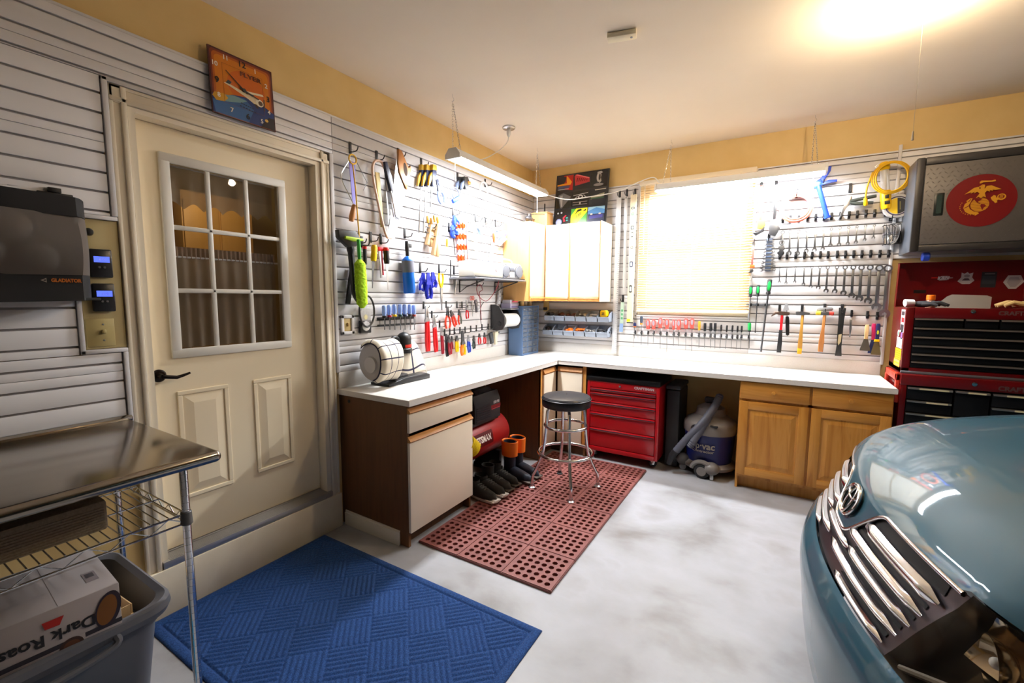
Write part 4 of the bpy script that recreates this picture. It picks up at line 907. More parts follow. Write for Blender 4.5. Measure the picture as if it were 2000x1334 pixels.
tag(pl.build('backing_board', mat('beige_board', srgb(196, 178, 128), .7)), 'bare beige wall board behind the black keypads', 'board')
def keypad(z, lab, out):
    k = thing('security_keypad', lab, 'keypad', M=T(.0125, -3.757, z) @ SXL)
    MB().box(-.036, .036, -.022, -.0005, -.058, .058, 0, .006).build('case', mat('keypad_black', (.012, .012, .014), .3), k)
    MB().box(-.024, .026, -.0228, -.0215, .004, .028).build('screen', mat('keypad_screen', (.05, .08, .6), .3, emit=(.10, .16, 1.0), es=1.3), k)
    text('lettering', '6:05', .014, cmat(200, 210, 255), k, T(.004, -.0232, .016))
    for a in (-.008, .008):
        MB().lathe([(0, 0), (.005, 0), (.004, .003), (0, .003)], 12, 0, T(a, -.022, -.016) @ RX(pi/2)).build('button', mat('key_grey', (.10, .10, .11), .4), k)
    return k
keypad(1.640, 'black wall keypad with blue screen half hidden behind the mesh bag', 1); keypad(1.500, 'black wall keypad with blue screen under the mesh bag corner', 0)
tag(MB().lathe([(0, 0), (.014, 0), (.016, .008), (.010, .024), (0, .026)], 18, 0, T(.0125, -3.785, 1.765) @ RY(pi/2)).build('round_button', BLACK), 'small round black button on the beige board above the keypads', 'button')
sw = thing('light_switch', 'beige toggle light switch plate below the keypads', 'light switch', M=T(.0125, -3.765, 1.352) @ SXL)
PLT = mat('switch_plate', srgb(186, 168, 112), .4)
MB().box(-.055, .037, -.006, -.0005, -.056, .060, 0, .003).build('plate', PLT, sw)
MB().box(-.006, .006, -.020, -.006, -.004, .012, 0, .002, RX(radians(-12))).build('toggle', PLT, sw)
for z in (-.03, .036): MB().lathe([(0, 0), (.004, 0), (.003, .0015), (0, .0015)], 10, 0, T(0, -.006, z) @ RX(pi/2)).build('screw', STEEL, sw)
# ------------------------------------------------------------------ steel table, wire shelf
st = thing('steel_table', 'stainless steel worktop table on chrome wire-shelf posts by the door', 'table', (0, 0, 0))
BR = mat('brushed_steel', (.36, .32, .27), .16, 1.0)
tp = MB(); tp.box(.045, .800, -5.02, -3.700, .935, .975, 0, .018, seg=4); tp.prism([(.028, .952), (.05, .972), (.05, .985), (.036, .992), (.024, .985)], -5.02, -3.70, 0, .003)
tp.build('tabletop', BR, st, ang=50)
PX = (.705, .085); PY = (-3.785, -4.93)
for x in PX:
    for y in PY:
        p = MB(); p.cyl((x, y, .03), (x, y, .934), .0127, n=16)
        for k in range(34): p.lathe([(.0127, -.0008), (.0130, 0), (.0127, .0008)], 16, 0, T(x, y, .06+.0254*k))
        lg = p.build('leg', CHROME, st)
        MB().lathe([(0, 0), (.017, 0), (.014, .012), (.008, .014), (.008, .03), (0, .03)], 16, 0, T(x, y, .0005)).build('levelling_foot', STEEL, lg)
ws = MB(); z1, z0 = .755, .722; xa, xb, ya, yb = PX[1], PX[0], PY[1], PY[0]
for z in (z1, z0):
    ws.tube([(xa, ya, z), (xb, ya, z), (xb, yb, z), (xa, yb, z)], .0035, 8, closed=True)
for k in range(1, 45):
    y = ya+(yb-ya)*k/45; ws.tube([(xa, y, z1+.004), (xb, y, z1+.004)], .0022, 6)
for x in (xa+.2, xa+.41): ws.tube([(x, ya, z1-.001), (x, yb, z1-.001)], .003, 6)
def truss(p, q, n):
    pts = []
    for k in range(n+1):
        t = k/n; pts.append((p[0]+(q[0]-p[0])*t, p[1]+(q[1]-p[1])*t, z1 if k % 2 else z0))
    ws.tube(pts, .0022, 6)
truss((xb, ya), (xb, yb), 22); truss((xa, yb), (xb, yb), 14); truss((xa, ya), (xa, yb), 22); truss((xa, ya), (xb, ya), 14)
wo = ws.build('wire_shelf', CHROME, st)
for x in PX:
    for y in PY: MB().lathe([(.0135, .715), (.0185, .72), (.0165, .762), (.0135, .765)], 18, 0, T(x, y, 0)).build('collar', mat('collar_grey', (.10, .10, .10), .4), wo)
fc = thing('ribbed_liner', 'grey ribbed shelf liner roll lying on the wire shelf of the steel table', 'liner', (.60, -4.328, .762))
m_ = MB(); m_.box(-.05, .03, -.36, .36, .0, .10, 0, .012)
for k in range(9): m_.box(.030, .0325, -.35, .35, .006+.0085*k, .010+.0085*k)
m_.build('liner', noise_mat('liner_grey', [(.3, srgb(128, 112, 92)), (.7, srgb(150, 134, 112))], (1, 1, 1), 160, rough=.9), fc)

# ------------------------------------------------------------------ bin with its boxes
BINM = mat('bin_grey', srgb(98, 100, 108), .5)
bn = thing('storage_tote', 'grey plastic storage tote on the floor under the steel table', 'bin', (.44, -4.16, 0))
def ring_loft(mb, lv, n=10):
    rings = []
    for (hx, hy, r, z) in lv:
        rings.append([mb.bm.verts.new((x, y, z)) for x, y in rrect(-hx, hx, -hy, hy, r, n)])
    for A_, B_ in zip(rings, rings[1:]):
        k = len(A_)
        for i in range(k): mb.bm.faces.new((A_[i], A_[(i+1) % k], B_[(i+1) % k], B_[i]))
    return rings
m_ = MB(); r_ = ring_loft(m_, [(.185, .245, .06, .004), (.19, .25, .06, .0015), (.20, .262, .07, .02), (.232, .302, .08, .40), (.240, .310, .08, .402), (.243, .313, .08, .43), (.272, .326, .085, .435), (.288, .330, .085, .462), (.285, .327, .085, .482), (.272, .318, .08, .488), (.245, .300, .075, .478), (.225, .285, .07, .40), (.19, .252, .06, .02)])
m_.bm.faces.new(r_[0]); m_.bm.faces.new(r_[-1])
m_.build('tub', BINM, bn)
hn = MB(); hn.tube(smooth([(.275, -.16, .462), (.287, -.15, .425), (.288, .0, .408), (.287, .15, .425), (.275, .16, .462)], 6), .011, 8); hn.build('handle', BINM, bn)
m_ = MB(); m_.prism([(-.10, .33), (.10, .33), (.09, .37), (-.09, .37)], .0, .012, 0, .004, T(0, .270, 0)); m_.build('hand_grip', BINM, bn)
CARD = noise_mat('cardboard', [(.3, srgb(196, 164, 118)), (.7, srgb(214, 182, 136))], (1, 1, .3), 14, rough=.85)
bxa = thing('cardboard_box', 'open tan cardboard box underneath the dark roast coffee box', 'box', (.46, -4.14, .0245)); bxa.rotation_euler.z = radians(3)
MB().box(-.17, .17, -.21, .21, .0, .415, 0, .003).build('body', CARD, bxa)
m_ = MB(); m_.box(.168, .171, -.20, .20, .40, .452, 0, 0, None); m_.box(-.15, .165, .205, .208, .40, .448); m_.build('flap', CARD, bxa)
cb_ = thing('coffee_box', 'white dark roast coffee carton with brown photo lying in the grey tote', 'box', (.545, -4.105, .455)); cb_.rotation_euler = (radians(0), radians(0), radians(-4))
MB().box(-.165, .165, -.135, .135, .0, .165, 0, .004).build('carton', mat('carton_white', srgb(176, 168, 168), .6), cb_)
fx = T(.1655, 0, .0825) @ SXL @ RY(pi)      # printed side, lying upside down
art('print', [(cmat(40, 36, 46), R4(-.135, .135, .030, .044)), (cmat(176, 168, 168), R4(-.05, -.02, .028, .046)), (cmat(56, 34, 26), ellipse(-.02, .050, .026, .024, 22)), (cmat(90, 52, 30), ellipse(-.02, .050, .018, .016, 18)),
              (cmat(40, 30, 44), ellipse(-.105, -.012, .030, .056, 26, rot=-.2)), (cmat(120, 74, 26), ellipse(-.102, -.012, .023, .046, 24, rot=-.2)), (cmat(176, 34, 24), [(-.01, -.052), (.035, -.052), (.03, -.03), (.0, -.028)])], cb_, fx, .0005)
text('lettering', 'Dark Roast', .046, cmat(26, 24, 28), cb_, T(.1668, 0.0, .0825) @ SXL @ RY(pi) @ T(.030, 0, -.002), bold=.001)
art('flap_lines', [(cmat(120, 112, 110), [(-.1635, -.131), (.1635, -.131), (.1635, -.130), (-.1635, -.130)]), (cmat(120, 112, 110), R4(-.1635, .1635, .0, .0008)), (cmat(150, 140, 144), R4(.02, .09, .075, .105)), (cmat(96, 90, 94), R4(.03, .06, .08, .1))], cb_, T(0, 0, .1652) @ RX(-pi/2), .0003)
sb = thing('snack_carton', 'turquoise carton with orange print standing in front of the grey tote', 'box', (.80, -4.06, .0)); sb.rotation_euler.z = radians(-6)
MB().box(-.04, .04, -.13, .13, .0015, .22, 0, .003).build('carton', cmat(20, 120, 160), sb)
art('print', [(cmat(226, 110, 30), R4(-.12, .12, .16, .20)), (cmat(230, 190, 110), R4(-.12, .12, .02, .06))], sb, T(.0402, 0, 0) @ SXL, .0005)

# ------------------------------------------------------------------ bench top
cs = thing('chop_saw', 'small chop saw half covered by a checked towel at the bench end', 'saw', M=T(.165, -2.215, .914) @ RZ(radians(8)))
# local x along the bench towards the corner is +y in the room
cs.matrix_world = T(.155, -2.215, .9145) @ SXL
m_ = MB(); m_.prism([(-.20, 0), (.20, 0), (.20, .030), (.16, .046), (-.05, .040), (-.20, .018)], -.10, .08, 0, .006); m_.box(-.13, .02, -.06, .07, .03, .060, 0, .012)
m_.build('base', mat('saw_black', (.013, .013, .015), .4), cs)
m_ = MB(); m_.lathe([(0, -.012), (.12, -.012), (.13, -.006), (.13, .018), (.12, .030), (0, .034)], 44, 0, T(-.235, -.01, .168) @ RY(-pi/2)); gd = m_.build('wheel_guard', mat('guard_grey', srgb(190, 186, 186), .45), cs)
MB().lathe([(0, .030), (.058, .034), (.052, .046), (0, .048)], 30, 0, T(-.235, -.01, .150) @ RY(-pi/2)).build('hub_cover', mat('guard_light', srgb(206, 202, 202), .4), gd)
m_ = MB(); m_.lathe([(0, .0), (.058, .0), (.058, .03), (.052, .035), (.052, .10), (.048, .12), (.030, .140), (.010, .148), (0, .150)], 30, 0, T(.06, .02, .195)); mo = m_.build('motor', mat('saw_black', (.013, .013, .015), .4), cs)
m_ = MB(); m_.grid(lambda u, v: (.06+.0535*sin(radians(-35+80*u)), .02-.0535*cos(radians(-35+80*u)), .235+.022*v), 8, 3); m_.build('label', cmat(226, 52, 30), mo)
MB().tube(smooth([(.02, .02, .28), (-.01, .015, .305), (-.045, .01, .312), (-.075, .005, .300)], 5), .0125, 10).build('handle', BLACK, cs)
MB().cyl((.06, .02, .345), (.062, .02, .368), .0025, n=6).build('stem', STEEL, cs)
MB().prism([(-.22, .04), (-.02, .04), (.0, .12), (.05, .19), (-.02, .21), (-.2, .14)], .0, .06, 0, .01).build('arm', DARK_STEEL, cs)
TW = mat('checked_cloth', srgb(226, 214, 196), .9)
N_, L_, b_ = nodes(TW); uvn = N_.new('ShaderNodeUVMap'); sp = N_.new('ShaderNodeSeparateXYZ'); L_.new(uvn.outputs[0], sp.inputs[0])
ms = []
for ax in (0, 1):
    f_ = N_.new('ShaderNodeMath'); f_.operation = 'FRACT'; L_.new(sp.outputs[ax], f_.inputs[0]); l_ = N_.new('ShaderNodeMath'); l_.operation = 'LESS_THAN'; l_.inputs[1].default_value = .085; L_.new(f_.outputs[0], l_.inputs[0]); ms.append(l_)
mxn = N_.new('ShaderNodeMath'); mxn.operation = 'MAXIMUM'; L_.new(ms[0].outputs[0], mxn.inputs[0]); L_.new(ms[1].outputs[0], mxn.inputs[1])
mc = N_.new('ShaderNodeMix'); mc.data_type = 'RGBA'; mc.inputs['A'].default_value = (*srgb(228, 218, 200), 1); mc.inputs['B'].default_value = (*srgb(44, 42, 66), 1)
L_.new(mxn.outputs[0], mc.inputs['Factor']); L_.new(mc.outputs['Result'], b_.inputs['Base Color'])
def cloth(name, fn, nu, nv, ru, rv, label, parent_mat):
    m_ = MB(); V = m_.grid(fn, nu, nv).V; uvl = m_.bm.loops.layers.uv.new('weave'); ix = {v: (i/(nu-1)*ru, j/(nv-1)*rv) for i, r in enumerate(V) for j, v in enumerate(r)}
    for f in m_.bm.faces:
        for l in f.loops: l[uvl].uv = ix[l.vert]
    o = m_.build(name, TW, None, ang=180, M=parent_mat); so = o.modifiers.new('thick', 'SOLIDIFY'); so.thickness = .003; so.offset = 1
    return tag(o, label, 'towel')
CSM = T(.155, -2.215, .9145) @ SXL
def drum(u, v):
    a = radians(-62+205*u); r = .143+.006*sin(9*u+5*v)
    x = -.285+.185*v
    r *= (1-.04*v) if v > .12 else (.80+.20*v/.12)
    return (x+.012*sin(6*u), -.01-r*sin(a+radians(20))*.98, .168+r*cos(a+radians(20)))
cloth('checked_towel', drum, 40, 22, 5.2, 2.9, 'checked kitchen towel wrapped over the grey disc of the chop saw', CSM)
def lump(u, v):
    a = 2*pi*u; t = v
    r = .02+.165*t**.7; zz = .275-.25*t**1.6
    return (.135+r*cos(a)*1.05+.01*sin(3*a)*t, .065+r*sin(a)*.5*(1 if sin(a) < 0 else .4), max(.002, zz+.015*sin(4*a)*t))
cloth('checked_towel', lump, 48, 18, 7, 2.4, 'checked kitchen towel bunched behind the black motor of the chop saw', CSM)

# small-parts cabinet in the corner
PCB = mat('parts_cabinet_blue', srgb(84, 112, 152), .4)
pc_ = thing('parts_cabinet', 'blue steel small-parts cabinet with clear drawers in the bench corner', 'cabinet', (.205, -.39, .9145))
c = MB(); D_, Wd, Hh = .165, .33, .50
c.box(-D_, 0, -Wd/2-.008, -Wd/2, 0, Hh).box(-D_, 0, Wd/2, Wd/2+.008, 0, Hh).box(-D_, 0, -Wd/2-.008, Wd/2+.008, Hh, Hh+.008).box(-D_, 0, -Wd/2, Wd/2, 0, .02).box(-D_, -D_+.006, -Wd/2, Wd/2, .02, Hh)
rowz = [.02]+[.02+.066, .02+.132]; rowz = [.02, .083]+[.146+.044*k for k in range(9)]
for z in rowz[1:]: c.box(-D_+.01, -.001, -Wd/2, Wd/2, z-.003, z)
for k in (1, 2): c.box(-D_+.01, -.001, -Wd/2+Wd*k/3-.002, -Wd/2+Wd*k/3+.002, .02, Hh)
c.build('case', PCB, pc_)
drm = mat('clear_drawer', (.22, .27, .36), .2, alpha=.42); fillc = [(.5, .46, .4), (.2, .2, .22), (.55, .45, .25), (.6, .6, .62), (.14, .16, .22), (.7, .66, .6)]
for k, z in enumerate(rowz[:-1]):
    zt = rowz[k+1]-.005
    for j in range(3):
        ya = -Wd/2+Wd*j/3+.004; yb = -Wd/2+Wd*(j+1)/3-.004
        d_ = MB(); d_.box(-.006, -.002, ya, yb, z+.001, zt, 0, .001); d_.box(-.002, .010, (ya+yb)/2-.016, (ya+yb)/2+.016, z+.004, z+.010, 0, .001)
        do_ = d_.build('drawer', drm, pc_)
        fm = mat('parts_%d' % ((k*5+j*3) % 6), fillc[(k*5+j*3) % 6], .5, .3)
        rn = random.Random(k*7+j); f_ = MB()
        for q in range(7):
            yy = ya+.012+(yb-ya-.024)*rn.random(); r = .006+.005*rn.random(); f_.ball((-.035+.02*rn.random(), yy, z+r+.002), r, 6)
        f_.build('contents', fm, do_)['kind'] = 'stuff'
for k, (x, y, r, hh, col, lab) in enumerate(((.16, -.50, .020, .055, (.72, .6, .3), 'small tin with a yellow lid on the blue parts cabinet'), (.15, -.42, .026, .06, (.4, .38, .36), 'glass jar of screws on the blue parts cabinet, middle of the three'), (.15, -.33, .026, .05, (.5, .42, .3), 'glass jar of brass bits on the blue parts cabinet, nearest the corner'))):
    j = thing('jar', lab, 'jar', (x, y, 1.4230))
    MB().lathe([(0, 0), (r, 0), (r, hh*.8), (r*.85, hh*.85), (0, hh*.85)], 18).build('body', mat('jar_%d' % k, col, .25), j); MB().lathe([(0, hh*.85), (r*.95, hh*.85), (r*.95, hh), (0, hh)], 18).build('lid', STEEL, j)
bxl = thing('screw_box', 'lilac and white cardboard box on the paper towel roll side of the parts cabinet', 'box', (.10, -.62, 1.40))
bxl['label'] = 'lilac and white carton lying on the little ledge above the paper towel'
MB().box(-.06, .05, -.09, .075, .0, .05, 0, .002).build('carton', cmat(196, 190, 224), bxl)
MB().box(-.05, .045, -.085, .07, .0505, .085, 0, .002).build('top_carton', cmat(228, 224, 236), bxl)
art('print', [(cmat(214, 80, 120), R4(-.06, .05, .060, .076)), (cmat(90, 90, 170), R4(-.075, .06, .012, .02))], bxl, T(.0505, 0, 0) @ SXL, .0006)
tag(MB().box(.0205, .16, -.72, -.52, 1.388, 1.3995, 0, .002).build('small_shelf', mat('ledge_metal', (.5, .52, .58), .4, .5)), 'small grey metal ledge on the slatwall above the paper towel', 'shelf')
tag(MB().lathe([(0, 0), (.045, 0), (.05, .02), (.045, .05), (.02, .062), (0, .064)], 24, 0, T(.085, -.575, 1.4855)).build('rubber_bowl', BLACK_R), 'black rubber cup upside down on the lilac carton', 'cup')
# paper towel
pt = thing('paper_towel_holder', 'black plastic paper towel holder on the slatwall under the radio shelf', 'holder', (0, 0, 0))
m_ = MB(); m_.prism([(.021, 1.20), (.085, 1.185), (.165, 1.20), (.185, 1.25), (.180, 1.33), (.125, 1.42), (.07, 1.44), (.021, 1.44)], -.875, -.857, 0, .006); m_.build('arm', mat('holder_black', (.03, .03, .033), .4), pt)
m_ = MB(); m_.prism([(.021, 1.20), (.085, 1.185), (.165, 1.20), (.185, 1.25), (.180, 1.33), (.150, 1.375), (.07, 1.382), (.021, 1.382)], -.575, -.567, 0, .003); m_.build('arm', mat('holder_black', (.03, .03, .033), .4), pt)
MB().box(.0205, .03, -.857, -.575, 1.34, 1.38, 0, .002).build('back_bar', BLACK, pt)
MB().lathe([(0, 0), (.024, 0), (.020, .005), (0, .006)], 20, 0, T(.125, -.875, 1.255) @ RX(pi/2)).build('spindle_cap', BLACK, pt)
pr_ = thing('paper_towel_roll', 'white paper towel roll on the black holder beside the blue cabinet', 'paper towel', (.125, -.716, 1.285))
MB().lathe([(.020, -.130), (.064, -.130), (.066, -.126), (.066, .126), (.064, .130), (.020, .130), (.020, -.130)], 36, 0, RX(pi/2)).build('roll', PAPER, pr_)
MB().cyl((0, -.1385, 0), (0, .1385, 0), .018, n=16).build('core', CARD, pr_)

# radio shelf on the left wall
sh = thing('radio_shelf', 'dark wire bracket shelf on the tool wall holding the radio', 'shelf', (0, 0, 0))
MB().box(.0205, .295, -1.50, -.655, 1.662, 1.676, 0, .003).build('board', mat('shelf_grey', (.20, .21, .24), .4, .5), sh)
for y in (-1.36, -.80):
    m_ = MB(); m_.tube([(.024, y, 1.78), (.024, y, 1.55), (.10, y, 1.60), (.285, y, 1.657)], .005, 8); m_.tube([(.024, y, 1.657), (.285, y, 1.657)], .005, 8); m_.build('bracket', BLACK, sh)
m_ = MB(); m_.tube([(.03, -1.49, 1.66), (.03, -1.49, 1.82)], .005, 8); m_.tube([(.285, -1.49, 1.682), (.285, -.67, 1.682)], .004, 8); m_.build('rail', BLACK, sh)
rd_ = thing('table_radio', 'cream box radio with grey buttons at the near end of the wall shelf', 'radio', (.192, -1.270, 1.6768))
MB().box(-.085, .085, -.225, .225, 0, .135, 0, .018).build('case', mat('radio_cream', srgb(240, 238, 226), .4), rd_)
m_ = MB()
for k in range(4): m_.box(.01, .07, -.16+.085*k, -.09+.085*k, .1345, .142, 0, .002)
m_.build('buttons', mat('radio_grey', srgb(120, 124, 134), .4), rd_)
m_ = MB()
for k in range(3): m_.box(-.07, .0, -.14+.10*k, -.06+.10*k, .1345, .141, 0, .002)
m_.build('keys', mat('radio_dark', srgb(80, 84, 94), .4), rd_)
MB().cyl((-.07, .20, .13), (-.04, .255, .60), .0022, n=6).build('antenna', CHROME, rd_)
m_ = None; ps = thing('portable_stereo', 'silver portable stereo with two round speakers beside the wall cabinet', 'stereo', (.155, -.845, 1.6768)); ps.rotation_euler.z = radians(-8)
m_ = MB(); m_.prism([(p[0], p[1]) for p in rrect(-.165, .165, 0, .150, .055, 8)], -.10, .095, 0, .012, SXL); m_.build('case', mat('stereo_silver', (.55, .56, .60), .3, .3), ps)
for s_ in (-1, 1):
    m_ = MB(); m_.lathe([(0, .0), (.058, .0), (.060, .006), (.052, .014), (0, .018)], 30, 0, T(.100, s_*.098, .075) @ RY(pi/2)); sp_ = m_.build('speaker', mat('speaker_grille', (.16, .17, .20), .5, .3), ps)
    MB().tube([(.108, s_*.098+.060*cos(a), .075+.060*sin(a)) for a in [2*pi*k/32 for k in range(32)]], .003, 6, closed=True).build('ring', CHROME, sp_)
MB().box(.098, .104, -.035, .035, .075, .115, 0, .003).build('display', mat('stereo_display', (.12, .13, .16), .2), ps)
MB().box(.098, .105, -.036, .036, .02, .065, 0, .003).build('cassette_door', mat('stereo_white', (.82, .82, .84), .3), ps)
MB().tube(smooth([(-.02, -.15, .13), (-.02, -.13, .185), (-.02, .0, .198), (-.02, .13, .185), (-.02, .15, .13)], 5), .008, 8).build('handle', mat('stereo_silver', (.55, .56, .60), .3, .3), ps)

# on top of the wall cabinet
po = thing('car_poster', 'framed black poster of nine car pictures leaning on the wall cabinet', 'poster', M=T(.605, -.125, 2.2445) @ RX(radians(-8.5)))
PW, PH = .58, .565
MB().box(-PW/2, PW/2, 0, .022, 0, PH, 0, .002).build('panel', mat('poster_black', (.012, .012, .014), .3), po)
def cell(i, j, layers):
    w_, h_ = PW*.305, PH*.29; x0_, z0_ = -PW/2+PW*(.03+.32*i), PH*(.035+.325*j)
    return [(m_, [(x0_+w_*a, z0_+h_*b) for a, b in p]) for m_, p in layers]
c3 = lambda r, g, b: cmat(r, g, b, .25)
ly = []
full = R4(0, 1, 0, 1)
ly += cell(0, 2, [(c3(40, 16, 18), full), (c3(170, 30, 24), [(.5, .1), (1, .0), (1, 1), (.4, 1)]), (c3(230, 150, 30), [(.0, .45), (.6, .5), (.55, 1), (.7, .85), (.92, .55), (.85, .38), (.0, .36)]), (c3(20, 18, 24), [(.05, .55), (.5, .58), (.55, .92), (.05, .95)]), (c3(60, 64, 90), R4(.05, .8, .18, .34)), (c3(190, 196, 200), R4(.05, .75, .10, .14))])
ly += cell(1, 2, [(c3(16, 14, 16), full), (c3(176, 44, 50), [(.02, .9), (.15, .98), (.98, .65), (1, .4), (.1, .25)]), (c3(226, 110, 110), [(.05, .96), (.2, .98), (.98, .68), (.95, .62)])]+[(c3(96, 16, 20), [(.2+.12*k, .75-.03*k), (.26+.12*k, .76-.03*k), (.22+.12*k, .5), (.16+.12*k, .5)]) for k in range(6)])
ly += cell(2, 2, [(c3(12, 12, 14), full)]+[(c3(190, 188, 186), ellipse(.50, .62, .14, .32, 24, a0=.3, a1=5.2)), (c3(24, 24, 26), ellipse(.54, .60, .06, .22, 18)), (c3(176, 174, 172), [(.38, .95), (.62, .98), (.72, .88), (.6, .82), (.4, .84)]), (c3(130, 128, 128), ellipse(.5, .14, .30, .09, 22)), (c3(180, 178, 176), [(.55, .2), (.66, .35), (.62, .55), (.54, .4)])])
ly += cell(0, 1, [(c3(26, 26, 30), full), (c3(110, 112, 116), [(.1, .85), (.45, .98), (.95, .7), (.4, .0), (.3, .02)]), (c3(170, 172, 176), [(.2, .8), (.4, .85), (.42, .1), (.34, .1)])])
ly += cell(1, 1, [(c3(16, 16, 18), full)]+[(c3(180, 178, 180), [(.05, .72), (.95, .82), (.95, .86), (.05, .76)]), (c3(160, 158, 160), [(.1, .5), (.3, .7), (.34, .68), (.16, .5)]), (c3(160, 158, 160), [(.9, .56), (.7, .74), (.66, .72), (.84, .54)]), (c3(190, 188, 190), ellipse(.5, .62, .16, .12, 20)), (c3(24, 24, 26), ellipse(.5, .62, .09, .06, 16)), (c3(150, 148, 150), R4(.05, .95, .28, .31)), (c3(150, 148, 150), R4(.05, .95, .12, .15)), (c3(150, 148, 150), R4(.45, .55, .15, .28))])
ly += cell(2, 1, [(c3(20, 20, 22), full), (c3(196, 190, 178), [(.3, .96), (.98, .98), (.98, .93), (.34, .91)]), (c3(150, 146, 120), [(.1, .55), (.9, .72), (.9, .5), (.1, .36)]), (c3(60, 90, 70), R4(.1, .9, .38, .46))])
ly += cell(0, 0, [(c3(20, 18, 20), full), (c3(110, 120, 160), ellipse(.28, .22, .2, .22, 24)), (c3(150, 156, 190), ellipse(.28, .22, .15, .16, 20)), (c3(190, 40, 60), [(.52, .5), (.7, .66), (.76, .6), (.62, .46), (.7, .25), (.6, .2)]), (c3(170, 170, 172), ellipse(.2, .8, .06, .06, 12)), (c3(170, 170, 172), ellipse(.42, .82, .06, .06, 12)), (c3(60, 150, 140), R4(.74, .86, .42, .50)), (c3(60, 150, 140), R4(.76, .86, .26, .34))])
ly += cell(1, 0, [(c3(70, 150, 50), full), (c3(224, 220, 30), [(.0, .0), (.35, .0), (1, .75), (1, 1), (.3, 1), (.0, .55)]), (c3(34, 40, 14), [(.4, .92), (.6, .96), (.68, .86), (.4, .78), (.2, .55)]), (c3(34, 40, 14), [(.72, .78), (.92, .95), (.92, .82)])]+[(c3(90, 96, 20), R4(.36+.08*k, .40+.08*k, .40+.05*k, .6+.05*k)) for k in range(4)])
ly += cell(2, 0, [(c3(70, 120, 170), full), (c3(140, 180, 200), [(.0, .75), (.5, .95), (1, .8), (1, 1), (0, 1)]), (c3(24, 30, 60), R4(0, 1, 0, .55)), (c3(52, 50, 120), [(.1, .45), (.9, .5), (.9, .3), (.1, .25)]), (c3(200, 190, 170), ellipse(.72, .55, .08, .05, 14)), (c3(200, 190, 170), ellipse(.22, .55, .08, .05, 14))])
art('print', ly, po, T(0, 0, 0), .0003)
wbx = thing('wooden_box', 'plain wooden box standing on the corner wall cabinet beside the poster', 'box', (.235, -.215, 2.2435))
m_ = MB(); m_.box(-.09, .09, -.07, .07, 0, .135, 0, .003); m_.build('body', noise_mat('plain_wood', [(.3, srgb(196, 152, 98)), (.7, srgb(214, 172, 116))], (1, 1, .15), 16, rough=.6), wbx)
MB().box(-.094, .094, -.074, .074, .1355, .150, 0, .003).build('lid', MATS['plain_wood'], wbx)
dn = thing('model_helicopter', 'small black model helicopter lying on the corner wall cabinet', 'model aircraft', (.21, -.46, 2.2437)); dn.rotation_euler.z = radians(10)
m_ = MB(); m_.ball((0, 0, .055), .045, 12, 0, .8, 1.7, .7); m_.build('fuselage', mat('heli_black', (.03, .03, .035), .35), dn)
m_ = MB(); m_.tube([(0, .05, .06), (0, .17, .075)], [.012, .006], 10); m_.build('tail_boom', DARK_STEEL, dn)
for a in (0.4, .4+pi): MB().box(.01, .16, -.010, .010, .1015, .1035, 0, 0, T(0, 0, 0) @ RZ(a)).build('rotor_blade', BLACK, dn)
MB().cyl((0, 0, .08), (0, 0, .106), .004, n=8).build('mast', STEEL, dn)
for s_ in (-1, 1):
    m_ = MB(); m_.tube(smooth([(s_*.045, -.10, .018), (s_*.045, -.085, .004), (s_*.045, .06, .004)], 4), .0035, 6); m_.tube([(s_*.045, -.03, .004), (s_*.02, -.03, .035)], .003, 6); m_.tube([(s_*.045, .03, .004), (s_*.02, .03, .035)], .003, 6); m_.build('skid', STEEL, dn)
tag(MB().tube([(.06+.05*cos(a), -.56+.05*sin(a), 2.2475) for a in [2*pi*k/30 for k in range(30)]], .003, 6, closed=True).build('wire_hoop', STEEL), 'thin wire hoop lying on the near end of the corner wall cabinet', 'hoop')
tag(MB().prism([(-.04, 0), (.04, 0), (.04, .006), (.006, .012), (.004, .10), (-.004, .10), (-.006, .012), (-.04, .006)], -.006, .006, 0, .001, T(.25, -.19, 2.394)).build('display_stand', BLACK), 'small black stand on top of the plain wooden box', 'stand')
# ------------------------------------------------------------------ tools on the slatwalls
NL, NB = Vector((1, 0, 0)), Vector((0, -1, 0))
def wall_pt(w, px, py, off): return un(px, py, 'x', .02+off) if w == 'L' else un(px, py, 'y', -.02-off)
def frame(w, p0, p1, off=.03):
    """Matrix with origin at p0, local -Z running towards p1, local -Y into the room; and the length."""
    a, b = wall_pt(w, *p0, off), wall_pt(w, *p1, off); n = NL if w == 'L' else NB
    z = (a-b); L_ = z.length; z = z.normalized(); y = -n; x = y.cross(z).normalized()
    return Matrix(((x.x, y.x, z.x, a.x), (x.y, y.y, z.y, a.y), (x.z, y.z, z.z, a.z), (0, 0, 0, 1))), L_
USED = set()
def tool(name, label, cat, w, p0, p1, off=.03, group=None):
    M, L_ = frame(w, p0, p1, off); return thing(name, label, cat, M=M, group=group), L_
# one hook with its parts, copied for every other one
HK_B = mat('hook_black', (.014, .014, .016), .4)
def hook_proto(kind):
    t = bpy.data.objects.new('slatwall_hook', None); COL.objects.link(t)
    if kind == 'peg':
        MB().box(-.010, .010, -.0065, -.0003, -.062, .012, 0, .002).build('bracket', HK_B, t)
        MB().tube(smooth([(0, -.004, -.050), (0, -.030, -.054), (0, -.062, -.052), (0, -.074, -.040), (0, -.078, -.028)], 4), .0036, 8).build('prong', HK_B, t)
    else:
        m_ = MB(); m_.prism([(-.013, .004), (.013, .004), (.015, -.012), (.010, -.035), (.016, -.072), (-.016, -.072), (-.010, -.035), (-.015, -.012)], -.007, -.0003, 0, .0015).build('bracket', HK_B, t)
        m_ = MB(); m_.box(-.006, .006, -.036, -.005, -.070, -.058, 0, .003); m_.box(-.005, .005, -.038, -.032, -.068, -.048, 0, .002); m_.build('prong', HK_B, t)
    return t
